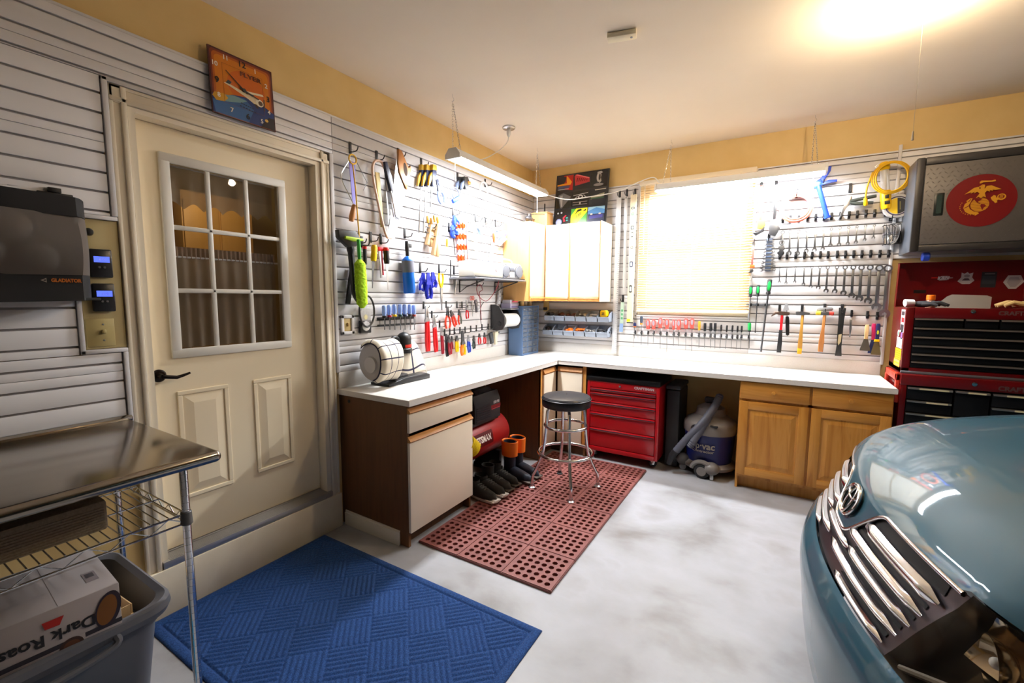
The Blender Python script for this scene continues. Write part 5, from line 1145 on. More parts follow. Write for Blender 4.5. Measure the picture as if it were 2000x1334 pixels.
PROTO = {}
def hook(w, px, py, label, kind='peg', s=1.0):
    p = wall_pt(w, px, py, 0.0); n = NL if w == 'L' else NB; y = -n; z = Vector((0, 0, 1)); x = y.cross(z)
    M = Matrix(((x.x, y.x, z.x, p.x), (x.y, y.y, z.y, p.y), (x.z, y.z, z.z, p.z), (0, 0, 0, 1))) @ (S(1.12*s, 1.0, 1.5*s) if kind == 'clip' else S(s, s, s))
    if kind not in PROTO: t = PROTO[kind] = hook_proto(kind)
    else: t = copy_tree(PROTO[kind])
    t.matrix_world = M; tag(t, label, 'hook', 'black slatwall hooks'); return t
WOOD = noise_mat('tool_wood', [(.3, srgb(168, 106, 52)), (.7, srgb(192, 130, 70))], (1, 1, .2), 20, rough=.45)
ASH = noise_mat('tool_ash', [(.3, srgb(206, 164, 116)), (.7, srgb(222, 184, 138))], (1, 1, .15), 20, rough=.5)
HICK = noise_mat('tool_hickory', [(.3, srgb(176, 124, 44)), (.7, srgb(196, 146, 62))], (1, 1, .15), 22, rough=.45)

# ---- builders (origin at the top, hanging along -Z, facing -Y)
def b_screwdriver(t, L_, hm, hl, hr, sr, collar=None, sm=None):
    MB().lathe([(0, 0), (hr*.75, -.003), (hr*.95, -.012), (hr*.92, -hl*.35), (hr, -hl*.6), (hr*.72, -hl*.86), (hr*.80, -hl), (0, -hl)], 14).build('handle', hm, t)
    if collar: MB().lathe([(hr*.82, -hl*.84), (hr*.90, -hl*.86), (hr*.90, -hl*1.0), (hr*.5, -hl*1.02)], 14).build('collar', collar, t)
    MB().lathe([(0, -hl), (sr, -hl), (sr, -L_+.01), (sr*1.25, -L_+.006), (sr*1.1, -L_), (0, -L_)], 8).build('shaft', sm or STEEL_TOOL, t)
def b_wrench(t, L_, s):
    """combination wrench: ring end on top, open jaw below"""
    r = .0135*s+.001; th = .0035+.0012*s
    m_ = MB()
    O = ellipse(0, -r, r, r, 20); I = ellipse(0, -r, r*.58, r*.58, 20)
    for y0, y1 in ((-th, th),):
        Vo = [[m_.bm.verts.new((x, y, z)) for x, z in O] for y in (y0, y1)]; Vi = [[m_.bm.verts.new((x, y, z)) for x, z in I] for y in (y0, y1)]
        for k in range(20):
            k2 = (k+1) % 20
            m_.bm.faces.new((Vo[0][k], Vo[0][k2], Vi[0][k2], Vi[0][k])); m_.bm.faces.new((Vo[1][k], Vi[1][k], Vi[1][k2], Vo[1][k2]))
            m_.bm.faces.new((Vo[0][k], Vo[1][k], Vo[1][k2], Vo[0][k2])); m_.bm.faces.new((Vi[0][k], Vi[0][k2], Vi[1][k2], Vi[1][k]))
    m_.build('ring_end', STEEL_TOOL, t)
    MB().prism([(-r*.42, -r*1.8), (r*.42, -r*1.8), (r*.50, -L_+r*1.6), (-r*.50, -L_+r*1.6)], -th*.6, th*.6, 0, th*.25).build('shank', STEEL_TOOL, t)
    j = r*1.22; cz = -L_+j; a0 = radians(-105-20); pts = []
    for k in range(19): a = radians(-68)+radians(320-8)*k/18-radians(8); pts.append((j*cos(a), cz+j*sin(a)))
    inn = [(-j*.42, cz-j*.78), (-j*.42, cz+j*.02), (-j*.2, cz+j*.22), (j*.2, cz+j*.22), (j*.42, cz+j*.02), (j*.42, cz-j*.78)]
    out = [(j*cos(a), cz+j*sin(a)) for a in [radians(-58+296*k/20) for k in range(21)]]
    m_ = MB(); m_.prism(out+inn, -th*.8, th*.8, 0, 0, T(0, 0, cz) @ RY(radians(14)) @ T(0, 0, -cz)); m_.build('open_jaw', STEEL_TOOL, t)
def arc2(x0, x1, z0, z1, bow, w0, w1, n=8):
    """a curved handle outline"""
    L1, R1 = [], []
    for k in range(n+1):
        u = k/n; c = x0+(x1-x0)*u+bow*sin(pi*u); z = z0+(z1-z0)*u; w_ = w0+(w1-w0)*u; L1.append((c-w_, z)); R1.append((c+w_, z))
    return L1+R1[::-1]
def b_pliers(t, L_, hm, spread=.022, jaw=.30, w=.007, steel=None, m2=None):
    steel = steel or DARK_STEEL; jl = L_*jaw; th = .006; w *= 1.4; spread *= 1.2
    m_ = MB(); m_.prism([(-w*1.3, -jl), (-w*.7, -.002), (-.0006, -.002), (-.0006, -jl*.7)], -th, th, 0, .001); m_.prism([(w*1.3, -jl), (w*.7, -.002), (.0006, -.002), (.0006, -jl*.7)], -th, th, 0, .001)
    m_.lathe([(0, -th*1.3), (w*1.5, -th*1.3), (w*1.5, th*1.3), (0, th*1.3)], 14, 0, T(0, 0, -jl*.98) @ RX(pi/2)); m_.build('jaws', steel, t)
    for s_ in (-1, 1):
        hm_ = hm if s_ < 0 or m2 is None else m2
        m_ = MB(); pts = [(s_*w*.6, 0, -jl*1.05), (s_*spread*.85, 0, -jl-(L_-jl)*.35), (s_*spread*1.0, 0, -jl-(L_-jl)*.7), (s_*spread*.62, 0, -L_)]
        m_.tube(smooth(pts, 4), [w*.75]*13, 8); m_.build('handle', hm_, t)
def b_bar_clamp(t, L_, head, hw, hh, bar=STEEL_TOOL, grip=None, jawz=.75):
    MB().box(-.006, .006, -.004, .004, -L_, -.01, 0, .001).build('bar', bar, t)
    m_ = MB(); m_.prism([(-hw*.5, 0), (hw*.6, .005), (hw, -hh*.25), (hw*.8, -hh*.45), (hw*.3, -hh), (-hw*.35, -hh), (-hw*.5, -hh*.5)], -.014, .014, 0, .004); m_.build('head', head, t)
    m_ = MB(); m_.prism([(-hw*.2, -hh*.2), (-hw*1.2, -hh*.55), (-hw*1.35, -hh*1.05), (-hw*1.0, -hh*1.0), (-hw*.3, -hh*.6)], -.010, .010, 0, .003); m_.build('trigger', grip or head, t)
def b_hammer(t, L_, hm, head_pts, hmat, parts=(), hw=.014, hd=.012, taper=1.0, grip=None):
    m_ = MB(); m_.prism([(-hw*.75, -.01), (hw*.75, -.01), (hw*.7, -L_*.4), (hw*1.05*taper, -L_*.75), (hw*taper, -L_), (-hw*taper, -L_), (-hw*1.05*taper, -L_*.75), (-hw*.7, -L_*.4)], -hd, hd, 0, .006); m_.build('handle', hm, t)
    m_ = MB(); m_.prism(head_pts, -.014, .014, 0, .004); m_.build('head', hmat, t)
    if grip: m_ = MB(); m_.prism([(-hw*.9, -L_*.42), (hw*.9, -L_*.42), (hw*1.25, -L_*.75), (hw*1.2, -L_*1.005), (-hw*1.2, -L_*1.005), (-hw*1.1, -L_*.75)], -hd*1.25, hd*1.25, 0, .006); m_.build('grip', grip, t)
def b_putty(t, L_, hm, bw, blade):
    hl = L_*.55; m_ = MB(); m_.prism([(-.010, 0), (.010, 0), (.014, -.02), (.011, -hl*.7), (.012, -hl), (-.012, -hl), (-.011, -hl*.7), (-.014, -.02)], -.007, .007, 0, .004); m_.build('handle', hm, t)
    MB().prism([(-.012, -hl+.004), (.012, -hl+.004), (bw, -L_+.012), (bw, -L_), (-bw, -L_), (-bw, -L_+.012)], -.0012, .0012).build('blade', blade, t)

# ================= left wall
# coping saw and cord
hook('L', 683, 281, 'black hook carrying the coping saw and yellow cord, first from the door')
t, L_ = tool('coping_saw', 'coping saw with thin wire frame and wooden handle hung beside the door', 'saw', 'L', (688, 312), (690, 410), .045)
W_ = L_
MB().tube([(-.02, 0, .0), (-.085, 0, -.10), (-.088, 0, -.13), (-.075, 0, -.16), (.0, 0, -.27)], .0035, 8).build('frame', CHROME, t)
MB().tube([(.03, 0, .0), (.115, 0, -.115), (.085, 0, -.17)], .0022, 6).build('blade', DARK_STEEL, t)
MB().prism([(-.022, -.01), (.028, -.01), (.020, -.27), (.0, -.27)], .004, .008, 0, 0).build('back_strip', mat('violet_reflection', srgb(120, 116, 170), .3, .8), t)  # violet strip is the saw frame's reflection, put in as a solid piece
MB().lathe([(0, -.265), (.012, -.268), (.016, -.30), (.019, -.35), (.015, -.375), (0, -.38)], 16, 0, RY(radians(14)) @ T(.075, 0, 0)).build('handle', WOOD, t)
a = wall_pt('L', 686, 302, .055); b2 = wall_pt('L', 702, 470, .05)
m_ = MB(); m_.tube([a+Vector((.012, .028*cos(q)+.0, -.01+.028*sin(q)-.02)) for q in [2*pi*k/24 for k in range(24)]], .005, 8, closed=True); m_.tube(smooth([a+Vector((.01, .0, -.055)), a+Vector((.012, .015, -.2)), a+(b2-a)*.6+Vector((.006, .0, 0)), b2], 6), .0042, 8)
tag(m_.build('rope', mat('rope_yellow', srgb(226, 178, 50), .7)), 'yellow cord looped on the first hook and hanging down to the lime duster', 'rope')
# bow saw, hacksaw, handsaw
hook('L', 735, 298, 'black hook carrying the tan bow saw and the hacksaw')
t, L_ = tool('bow_saw', 'tan tubular bow saw hung between coping saw and handsaw', 'saw', 'L', (738, 318), (752, 450), .045)
MB().tube(smooth([(.055, 0, -.03), (.03, 0, .01), (-.02, 0, .008), (-.05, 0, -.03), (-.055, 0, -.10), (-.045, 0, -.2), (-.0, 0, -.46), (.05, 0, -.50)], 6), .0085, 10).build('frame', mat('saw_tan', srgb(224, 184, 160), .4), t)
MB().prism([(.05, -.03), (.056, -.03), (.052, -.49), (.036, -.49)], -.0008, .0008).build('blade', STEEL_TOOL, t)
MB().prism([(-.02, -.06), (.016, -.06), (.002, -.42), (-.022, -.42)], .008, .018, 0, .003).build('guard', mat('guard_yellow', srgb(214, 190, 120), .5), t)
t, L_ = tool('hacksaw', 'hacksaw with black and silver grip hung beside the tan bow saw', 'saw', 'L', (752, 316), (773, 428), .060)
MB().prism([(-.012, 0), (.012, 0), (.014, -.06), (.03, -.09), (.03, -.13), (.010, -.19), (-.006, -.19), (-.006, -.11), (-.016, -.06)], -.012, .012, 0, .004).build('handle', mat('hack_black', srgb(30, 34, 58), .4), t)
MB().tube([(.004, 0, -.18), (.004, 0, -L_+.02), (.03, 0, -L_)], .006, 8).build('frame', mat('hack_silver', (.70, .72, .80), .3, .6), t)
MB().box(.026, .036, -.0008, .0008, -L_, -.12).build('blade', STEEL_TOOL, t)
hook('L', 777, 293, 'black hook carrying the large handsaw with the wooden handle')
t, L_ = tool('handsaw', 'large handsaw with carved wooden handle and broad silver blade', 'saw', 'L', (787, 300), (771, 455), .05)
m_ = MB(); m_.prism([(-.05, .01), (-.02, .01), (.02, -.04), (.06, -.09), (.075, -.055), (.085, -.075), (.08, -.14), (.055, -.19), (.07, -.235), (.05, -.235), (.02, -.19), (-.02, -.155), (-.045, -.09)], -.011, .011, 0, .004); hd_ = m_.build('handle', WOOD, t)
MB().prism(ellipse(.028, -.105, .018, .045, 18, rot=.35), -.0122, -.0112).build('grip_opening', mat('hole_dark', (.06, .03, .015), .8), hd_)
MB().prism([(-.055, -.02), (-.03, -.15), (.06, -.19), (.055, -.30), (.0, -L_-.06), (-.055, -L_-.07)], -.0010, .0010).build('blade', mat('saw_plate', (.66, .67, .69), .35, .85), t)
# quick clamps with yellow tops
hook('L', 822, 312, 'black hook carrying the three yellow-topped bar clamps')
CY = mat('clamp_navy', srgb(28, 36, 66), .4); CT = mat('clamp_yellow', srgb(206, 162, 40), .4)
for k, (px, ppx, pp, o_, pos) in enumerate(((824, 818, 455, .03, 'leftmost'), (834, 827, 455, .06, 'middle'), (846, 841, 405, .09, 'rightmost'))):
    t, L_ = tool('bar_clamp', 'navy bar clamp with yellow top beside the handsaw, %s of the three' % pos, 'clamp', 'L', (px, 326), (ppx, pp), o_, 'yellow-topped bar clamps')
    b_bar_clamp(t, L_, CY, .032, .15, STEEL_TOOL, CT); MB().prism([(-.02, .012), (.02, .016), (.03, -.02), (-.02, -.03)], -.017, .017, 0, .004).build('end_cap', CT, t)
t, L_ = tool('spring_clamp', 'blue-grey ratchet clamp dangling beside the yellow-topped bar clamps', 'clamp', 'L', (853, 350), (862, 384), .05); b_pliers(t, L_+.05, mat('clamp_greyblue', srgb(120, 136, 176), .4), .03, .45, .012, CY)
# long clamps with orange
hook('L', 893, 340, 'black hook carrying the two long clamps with orange triggers')
for k, (px, ppx, pp, o_, pos) in enumerate(((898, 910.5, 546, .035, 'nearer the door'), (908, 914.5, 541, .07, 'nearer the corner'))):
    t, L_ = tool('bar_clamp', 'long bar clamp with black head and orange trigger, the one %s' % pos, 'clamp', 'L', (px, 346), (ppx, pp), o_, 'long orange-triggered clamps')
    b_bar_clamp(t, L_, mat('clamp_black', (.02, .02, .022), .4), .045, .10, STEEL_TOOL, mat('clamp_grey', srgb(116, 128, 156), .4)); MB().box(.02, .062, -.018, .018, -.055, -.028, 0, .006).build('trigger_pad', ORANGE, t)
t, L_ = tool('ratchet_strap', 'blue strap looped over the grey jaws of the long clamps', 'strap', 'L', (888, 372), (896, 396), .085)
MB().tube([(.045*cos(q), 0, -.03+.05*sin(q)) for q in [2*pi*k/24 for k in range(24)]], .006, 8, closed=True).build('loop', mat('strap_grey', srgb(96, 100, 120), .5), t)
MB().box(-.075, .03, -.012, .012, -.085, -.05, 0, .008).build('buckle', BLUE, t)
tag(MB().tube([wall_pt('L', 945, 372, .03)+Vector((.0, .060*cos(q), .075*sin(q))) for q in [2*pi*k/28 for k in range(28)]], .008, 8, closed=True).build('cord_coil', mat('cord_white', (.86, .86, .84), .5)), 'coil of white cord on a hook under the hanging shop light', 'cord')
hook('L', 947, 352, 'black hook carrying the coil of white cord')
# wooden hand screws
hook('L', 838, 432, 'black hook carrying the first wooden hand screw clamp')
for k, (p0, p1, o_, pos) in enumerate((((843, 440), (838, 480), .03, 'left'), ((856, 438), (850, 500), .06, 'right'))):
    t, L_ = tool('hand_screw_clamp', ('wooden hand screw clamp with two handles on top' if k == 0 else 'wooden hand screw clamp hanging lowest, with notched jaws'), 'clamp', 'L', p0, p1, o_, 'wooden hand screws')
    for s_ in (-1, 1): MB().prism([(s_*.006-.016, 0), (s_*.006+.016, 0), (s_*.018+.014, -L_*.5), (s_*.022+.010, -L_), (s_*.022-.016, -L_), (s_*.006-.016, -L_*.4)], -.016, .016, 0, .002).build('jaw', ASH, t)
    for q in (-1, 1):
        m_ = MB(); m_.cyl((-.06, 0, -L_*(.3+.12*q)), (.06, 0, -L_*(.3+.12*q)), .004, n=8); sc_ = m_.build('screw', DARK_STEEL, t)
        MB().lathe([(0, 0), (.010, .004), (.012, .03), (.008, .055), (0, .06)], 12, 0, T(-.022*1+.02*q, 0, .0) @ RY(radians(-20))).build('handle', HICK, sc_)
t, L_ = tool('awl', 'short yellow-handled awl beside the wooden hand screws', 'awl', 'L', (873, 466), (873, 484), .03); b_screwdriver(t, L_+.06, HICK, L_*.9, .012, .002)
# orange tipped clamps cluster
hook('L', 884, 408, 'black hook carrying the small blue clamps'); hook('L', 876, 438, 'black hook behind the blue and orange clamps')
t, L_ = tool('ratchet_clamp', 'small blue ratchet clamp at the top of the orange clamp cluster', 'clamp', 'L', (886, 420), (890, 434), .03); b_pliers(t, L_+.03, BLUE, .025, .5, .014, BLUE)
t, L_ = tool('ratchet_clamp', 'small blue clamp block lower on the wall beside the orange clamps', 'clamp', 'L', (882, 440), (886, 452), .03); b_pliers(t, L_+.04, BLUE, .028, .5, .016, BLUE)
clear_h = mat('clamp_clear', (.62, .66, .78), .25, .3)
rows_ = ((424, 3), (445, 3), (466, 3), (487, 2))
k = 0; names_ = ('first', 'second', 'third'); rown = ('top', 'second', 'third', 'bottom')
for r_, (py, n_) in enumerate(rows_):
    for j in range(n_):
        px = 893+6.0*j+1.2*r_
        t, L_ = tool('spring_clamp', 'orange-tipped spring clamp, %s from the door in the %s row of the cluster' % (names_[j], rown[r_]), 'clamp', 'L', (px, py), (px+.6, py+18), .03+.012*j, 'orange-tipped spring clamps')
        b_pliers(t, L_+.016, mat('tip_orange', srgb(232, 66, 8), .4), .010, .44, .0085, clear_h)
t, L_ = tool('metal_rod', 'thin dark steel rod hanging beside the orange-tipped clamps', 'rod', 'L', (884, 450), (889, 498), .03); MB().cyl((0, 0, 0), (0, 0, -L_), .004, n=8).build('rod', DARK_STEEL, t)
t, L_ = tool('wooden_ruler', 'pale wooden folding ruler hanging beside the long clamps', 'ruler', 'L', (925, 432), (932, 505), .03)
for a in (-.012, .012): MB().box(a-.008, a+.008, -.003, .003, -L_, 0, 0, .001).build('leaf', mat('pale_beech', srgb(236, 214, 166), .5), t)
# pale blue cluster
PB = mat('pale_blue', srgb(150, 178, 206), .4)
hook('L', 928, 421, 'black hook carrying the pale blue clamp above the radio'); hook('L', 948, 426, 'black hook carrying the coil of thin wire above the radio'); hook('L', 967, 431, 'black hook carrying the pale blue square above the radio')
t, L_ = tool('pipe_clamp', 'pale blue pipe clamp hanging above the radio', 'clamp', 'L', (934, 438), (941, 468), .035)
MB().prism([(-.025, 0), (.03, .01), (.035, -.04), (.01, -.07), (.015, -.10), (-.015, -.10), (-.008, -.06), (-.03, -.03)], -.012, .012, 0, .004).build('jaw', PB, t); MB().tube([(.022*cos(q), 0, -.115+.018*sin(q)) for q in [2*pi*k/18 for k in range(18)]], .007, 8, closed=True).build('ring', PB, t)
t, L_ = tool('wire_coil', 'loose coil of thin grey wire hung above the radio', 'wire', 'L', (950, 438), (954, 470), .04)
m_ = MB()
for q in range(3): m_.tube([(.04*cos(a)+.006*q, .004*q, -.055+(.06+.006*q)*sin(a)) for a in [2*pi*k/22 for k in range(22)]], .0025, 6, closed=True)
m_.build('coil', STEEL, t)
t, L_ = tool('try_square', 'pale blue flat square hanging above the radio', 'square', 'L', (967, 444), (959, 502), .03)
MB().box(-.022, .022, -.004, .004, -L_, 0, 0, .002).build('blade', PB, t); MB().box(-.022, .05, -.008, .008, -.03, 0, 0, .003).build('stock', mat('pale_blue_2', srgb(120, 150, 190), .4), t)
t, L_ = tool('plumb_bob', 'small red-orange plumb bob hanging in front of the pale blue square', 'plumb bob', 'L', (964, 455), (965, 476), .055)
MB().lathe([(0, 0), (.010, -.005), (.014, -L_*.4), (.010, -L_*.8), (0, -L_)], 14).build('bob', mat('bob_red', srgb(230, 84, 40), .4), t); MB().cyl((0, 0, 0), (0, 0, .06), .0015, n=6).build('string', WHITE_P, t)
t, L_ = tool('rag', 'pale blue folded rag sticking out beside the wall cabinet', 'cloth', 'L', (974, 454), (978, 484), .05)
MB().grid(lambda u, v: (-.03+.16*u, -.03*sin(pi*u)-.012*sin(7*v), -.02-.11*v*(1-.3*u)+.03*sin(3*u)), 16, 12).build('cloth', mat('rag_blue', srgb(150, 168, 230), .9), t)
# snow brush, duster, racket
hook('L', 700, 459, 'black double hook carrying the lime duster and snow brush'); hook('L', 706, 465, 'black double hook in front of the snow brush head')
t, L_ = tool('snow_brush', 'black snow brush with lime bristle head hung next to the door casing', 'brush', 'L', (680, 462), (702, 592), .055)
MB().prism([(-.085, .045), (.045, .03), (.075, -.02), (.03, -.065), (-.03, -.065), (-.09, .0)], -.03, .012, 0, .008).build('head', mat('brush_black', (.02, .022, .024), .45), t)
MB().prism([(-.055, .004), (.075, -.02), (.08, -.035), (.0, -.034), (-.06, -.012)], -.05, -.0305, 0, .006).build('bristles', LIME, t)
MB().tube(smooth([(.0, -.005, -.05), (-.005, -.005, -.12), (-.022, -.005, -.28), (-.030, -.005, -.36), (.0, -.005, -L_)], 5), [.024]*4+[.020]*8+[.017]*9, 10).build('arm', mat('brush_black', (.02, .022, .024), .45), t)
t, L_ = tool('ice_scraper', 'black ice scraper handle hanging behind the snow brush', 'scraper', 'L', (687, 520), (680, 594), .02)
MB().prism([(-.010, 0), (.010, 0), (.014, -L_*.6), (.012, -L_), (-.018, -L_), (-.012, -L_*.5)], -.010, .010, 0, .004).build('handle', BLACK, t)
t, L_ = tool('badminton_racket', 'black badminton racket hanging strings down behind the lime duster', 'racket', 'L', (711, 480), (717, 638), .035)
RL = L_*.40
MB().tube([(.062*cos(q)+.004, 0, -L_+.105+.105*sin(q)) for q in [2*pi*k/40 for k in range(40)]], .0065, 8, closed=True).build('frame', mat('racket_black', (.035, .032, .032), .35), t)
m_ = MB()
for k in range(-5, 6):
    x = .0105*k; hh = .105*sqrt(max(0, 1-(x/.062)**2)); m_.cyl((x+.004, 0, -L_+.105-hh), (x+.004, 0, -L_+.105+hh), .0006, n=4)
for k in range(-9, 10):
    z = .0105*k; hw = .062*sqrt(max(0, 1-(z/.105)**2)); m_.cyl((-hw+.004, 0, -L_+.105+z), (hw+.004, 0, -L_+.105+z), .0006, n=4)
m_.build('strings', mat('gut', (.5, .45, .42), .5), t)
MB().cyl((.004, 0, -.12), (.004, 0, -L_+.21), .0045, n=10).build('shaft', BLACK, t)
MB().lathe([(0, .005), (.012, .004), (.0135, -.02), (.0125, -.12), (0, -.125)], 12, 0, T(.004, 0, 0)).build('grip', BLACK, t); MB().lathe([(.0128, -.004), (.0145, -.006), (.0145, -.02), (.0128, -.022)], 12, 0, T(.004, 0, 0)).build('end_cap', RED, t)
t, L_ = tool('chenille_duster', 'fuzzy lime green duster with ribbed green handle hung by the door', 'duster', 'L', (700, 468), (708, 602), .122)
MB().lathe([(0, .004), (.011, 0), (.012, -.07), (.010, -.14), (0, -.145)], 14).build('handle', mat('handle_green', srgb(70, 186, 70), .4), t)
rn = random.Random(4); m_ = MB()
m_.grid(lambda u, v: ((.030+.008*sin(pi*v)+.007*rn.random())*min(1, 8*v+.3, 8*(1-v)+.3)*cos(2*pi*u), (.024+.007*rn.random())*min(1, 8*v+.3, 8*(1-v)+.3)*sin(2*pi*u), -.12-(L_-.12)*v), 34, 70, cu=True)
m_.build('fibres', noise_mat('chenille', [(.3, srgb(150, 206, 20)), (.6, srgb(190, 236, 48)), (.8, srgb(206, 244, 80))], ns=220, rough=.95), t, ang=180)
# keyhole saws, square, torch
hook('L', 723, 456, 'black hook carrying the yellow-handled jab saw'); hook('L', 743, 460, 'black hook carrying the red angle square and the jab saw')
def jab(label, p0, p1, hm, cap=None, hl=.11):
    t, L_ = tool('jab_saw', label, 'saw', 'L', p0, p1, .04)
    MB().lathe([(0, .0), (.017, -.003), (.022, -.02), (.019, -.05), (.021, -hl*.8), (.017, -hl), (0, -hl)], 14).build('handle', hm, t)
    if cap: MB().lathe([(0, .003), (.018, .0), (.0228, -.012), (.0215, -.024), (.018, -.026)], 14).build('end_cap', cap, t)
    MB().prism([(-.013, -hl), (.011, -hl), (.004, -L_), (-.001, -L_)], -.001, .001).build('blade', DARK_STEEL if not cap else STEEL, t)
jab('jab saw with a yellow handle and dark tapering blade', (731, 478), (727, 563), YELLOW)
t, L_ = tool('angle_square', 'red folding angle square hanging between two jab saws', 'square', 'L', (743, 482), (747, 543), .03)
MB().box(-.020, .020, -.005, .005, -.03, 0, 0, .003).build('stock', RED, t)
m_ = MB(); m_.box(-.018, -.002, -.004, .004, -L_, -.02, 0, .001); m_.build('blade', STEEL, t); MB().box(.002, .012, -.005, .005, -L_+.02, -.03, 0, .001).build('arm', mat('square_red', srgb(190, 40, 62), .4), t)
jab('jab saw with a black handle, red cap and narrow silver blade', (754, 484), (758, 566), BLACK, RED)
hook('L', 790, 449, 'black hook carrying the blue gas torch')
t, L_ = tool('gas_torch', 'blue gas torch cylinder with black nozzle hanging on the tool wall', 'torch', 'L', (794, 470), (800, 573), .05)
MB().lathe([(0, -.11), (.016, -.112), (.039, -.135), (.043, -.15), (.043, -L_+.006), (.039, -L_), (0, -L_)], 26).build('cylinder', mat('torch_blue', srgb(18, 104, 206), .3), t)
MB().lathe([(.0434, -.145), (.0437, -.15), (.0437, -.225), (.0434, -.23)], 26).build('label', mat('torch_label', srgb(110, 112, 124), .4), t)
m_ = MB(); m_.lathe([(0, 0), (.012, -.004), (.016, -.05), (.013, -.11), (0, -.112)], 14); m_.box(.008, .045, -.008, .008, -.05, -.02, 0, .004); m_.build('nozzle', BLACK, t)
# blue clamps, snips, silver pieces
hook('L', 820, 517, 'black hook carrying the dark blue spring clamps'); hook('L', 857, 519, 'black hook carrying the yellow-handled tin snips'); hook('L', 886, 522, 'black hook carrying the small silver spring links')
for k, (p0, p1, o_, lab) in enumerate((((827, 533), (824, 562), .03, 'dark blue spring clamp in the bunch, nearest the torch'), ((836, 532), (838, 578), .06, 'dark blue spring clamp in the bunch, hanging lowest'), ((845, 531), (847, 556), .04, 'dark blue spring clamp in the bunch, nearest the tin snips'))):
    t, L_ = tool('spring_clamp', lab, 'clamp', 'L', p0, p1, o_, 'dark blue spring clamps'); b_pliers(t, L_+.02, mat('spring_blue', srgb(20, 34, 150), .4), .022, .45, .014, mat('spring_blue', srgb(20, 34, 150), .4))
tag(MB().tube([wall_pt('L', 823, 562, .03)+Vector((0, .035*cos(q), .055*sin(q))) for q in [2*pi*k/24 for k in range(24)]], .002, 6, closed=True).build('wire_loop', WHITE_P), 'thin white wire loop hanging behind the dark blue spring clamps', 'wire')
t, L_ = tool('tin_snips', 'tin snips with yellow handles hanging points down', 'snips', 'L', (861, 534), (863, 606), .035)
for s_ in (-1, 1): MB().tube(smooth([(s_*.020, 0, 0), (s_*.026, 0, -.04), (s_*.018, 0, -.08), (s_*.004, 0, -.115)], 5), .0085, 10).build('handle', YELLOW, t)
MB().prism([(-.012, -.10), (.012, -.10), (.014, -.14), (.008, -.2), (.001, -L_), (-.006, -L_), (-.012, -.19)], -.006, .006, 0, .002).build('blades', STEEL_TOOL, t)
t, L_ = tool('feeler_gauge', 'bundle of small silver links hanging right of the tin snips', 'gauge', 'L', (886, 540), (888, 576), .03)
for k in range(4): MB().prism([(-.006, 0), (.006, 0), (.004, -L_+.02*k), (-.004, -L_+.02*k)], -.001, .001, 0, 0, T(-.014+.011*k, -.004*k, 0) @ RY(radians(-8+5*k))).build('leaf', STEEL_TOOL, t)
# screwdrivers with clear blue handles in a rack
rk = thing('screwdriver_rack', 'black wire rack holding seven clear-handled screwdrivers', 'rack', (0, 0, 0))
ra, rb = wall_pt('L', 742, 622, .03), wall_pt('L', 812, 619, .03); rc, rd2 = wall_pt('L', 742, 637, .03), wall_pt('L', 812, 633, .03)
m_ = MB(); m_.tube([ra, rb], .003, 6); m_.tube([rc, rd2], .003, 6)
for k in range(8):
    q = k/7; m_.tube([ra+(rb-ra)*q, rc+(rd2-rc)*q], .002, 6)
m_.box(.0205, .028, ra.y, rb.y, ra.z-.016, ra.z+.006, 0, .002); m_.box(.0205, .028, ra.y, rb.y, rc.z-.002, rc.z+.008, 0, .002); m_.tube([ra, ra-Vector((.03, 0, 0))], .003, 6); m_.tube([rb, rb-Vector((.03, 0, 0))], .003, 6)
m_.build('rack', BLACK, rk)
CLB = mat('clear_blue_handle', srgb(150, 176, 236), .12, alpha=.85)
for k, (px, cl, cn, py) in enumerate(((750, BLACK, 'black', 596), (760, mat('collar_red', srgb(150, 20, 40), .4), 'dark red', 595), (770, YELLOW, 'yellow', 594), (781, mat('collar_green', srgb(14, 60, 60), .4), 'dark green', 594), (790, NAVY, 'navy', 594), (800, BLACK, 'black', 594), (808, mat('collar_rust', srgb(150, 60, 50), .4), 'rust', 595))):
    lab = 'screwdriver with clear blue handle and %s collar in the wire rack' % cn
    if cn == 'black': lab = 'clear blue screwdriver with black collar in the wire rack, ' + ('first from the door' if k == 0 else 'second from its far end')
    t, L_ = tool('screwdriver', lab, 'screwdriver', 'L', (px, py), (px+1.5, 644), .036, 'clear-handled screwdrivers')
    b_screwdriver(t, L_, CLB, .088, .0165, .0036, cl, STEEL_TOOL)
ob = thing('outlet_box', 'white framed recess with a beige switch plate beside the door casing', 'switch', (0, 0, 0))
pa, pb2 = wall_pt('L', 664, 616, 0), wall_pt('L', 690, 652, 0)
m_ = MB()
for y0, y1, z0, z1 in ((pa.y, pa.y+.02, pb2.z, pa.z), (pb2.y-.02, pb2.y, pb2.z, pa.z), (pa.y, pb2.y, pa.z-.02, pa.z), (pa.y, pb2.y, pb2.z, pb2.z+.02)): m_.box(.0205, .034, y0, y1, z0, z1, 0, .002)
m_.build('frame', WHITE_VINYL, ob); po_ = MB().box(.0205, .026, pa.y+.022, pb2.y-.022, pb2.z+.022, pa.z-.022, 0, .002).build('plate', mat('plate_beige', srgb(214, 190, 130), .4), ob)
MB().box(.026, .038, (pa.y+pb2.y)/2-.006, (pa.y+pb2.y)/2+.006, (pa.z+pb2.z)/2-.01, (pa.z+pb2.z)/2+.014, 0, .003).build('toggle', mat('plate_brown', srgb(150, 120, 70), .4), ob)
t, L_ = tool('stud_gauge', 'black square gauge with white dial beneath the badminton racket', 'gauge', 'L', (711, 629), (711, 650), .004)
MB().box(-.045, .045, -.022, 0, -L_, .01, 0, .004).build('case', BLACK, t); MB().lathe([(0, 0), (.033, 0), (.031, .004), (0, .004)], 26, 0, T(0, -.022, -L_/2+.01) @ RX(pi/2)).build('dial', WHITE_P, t)
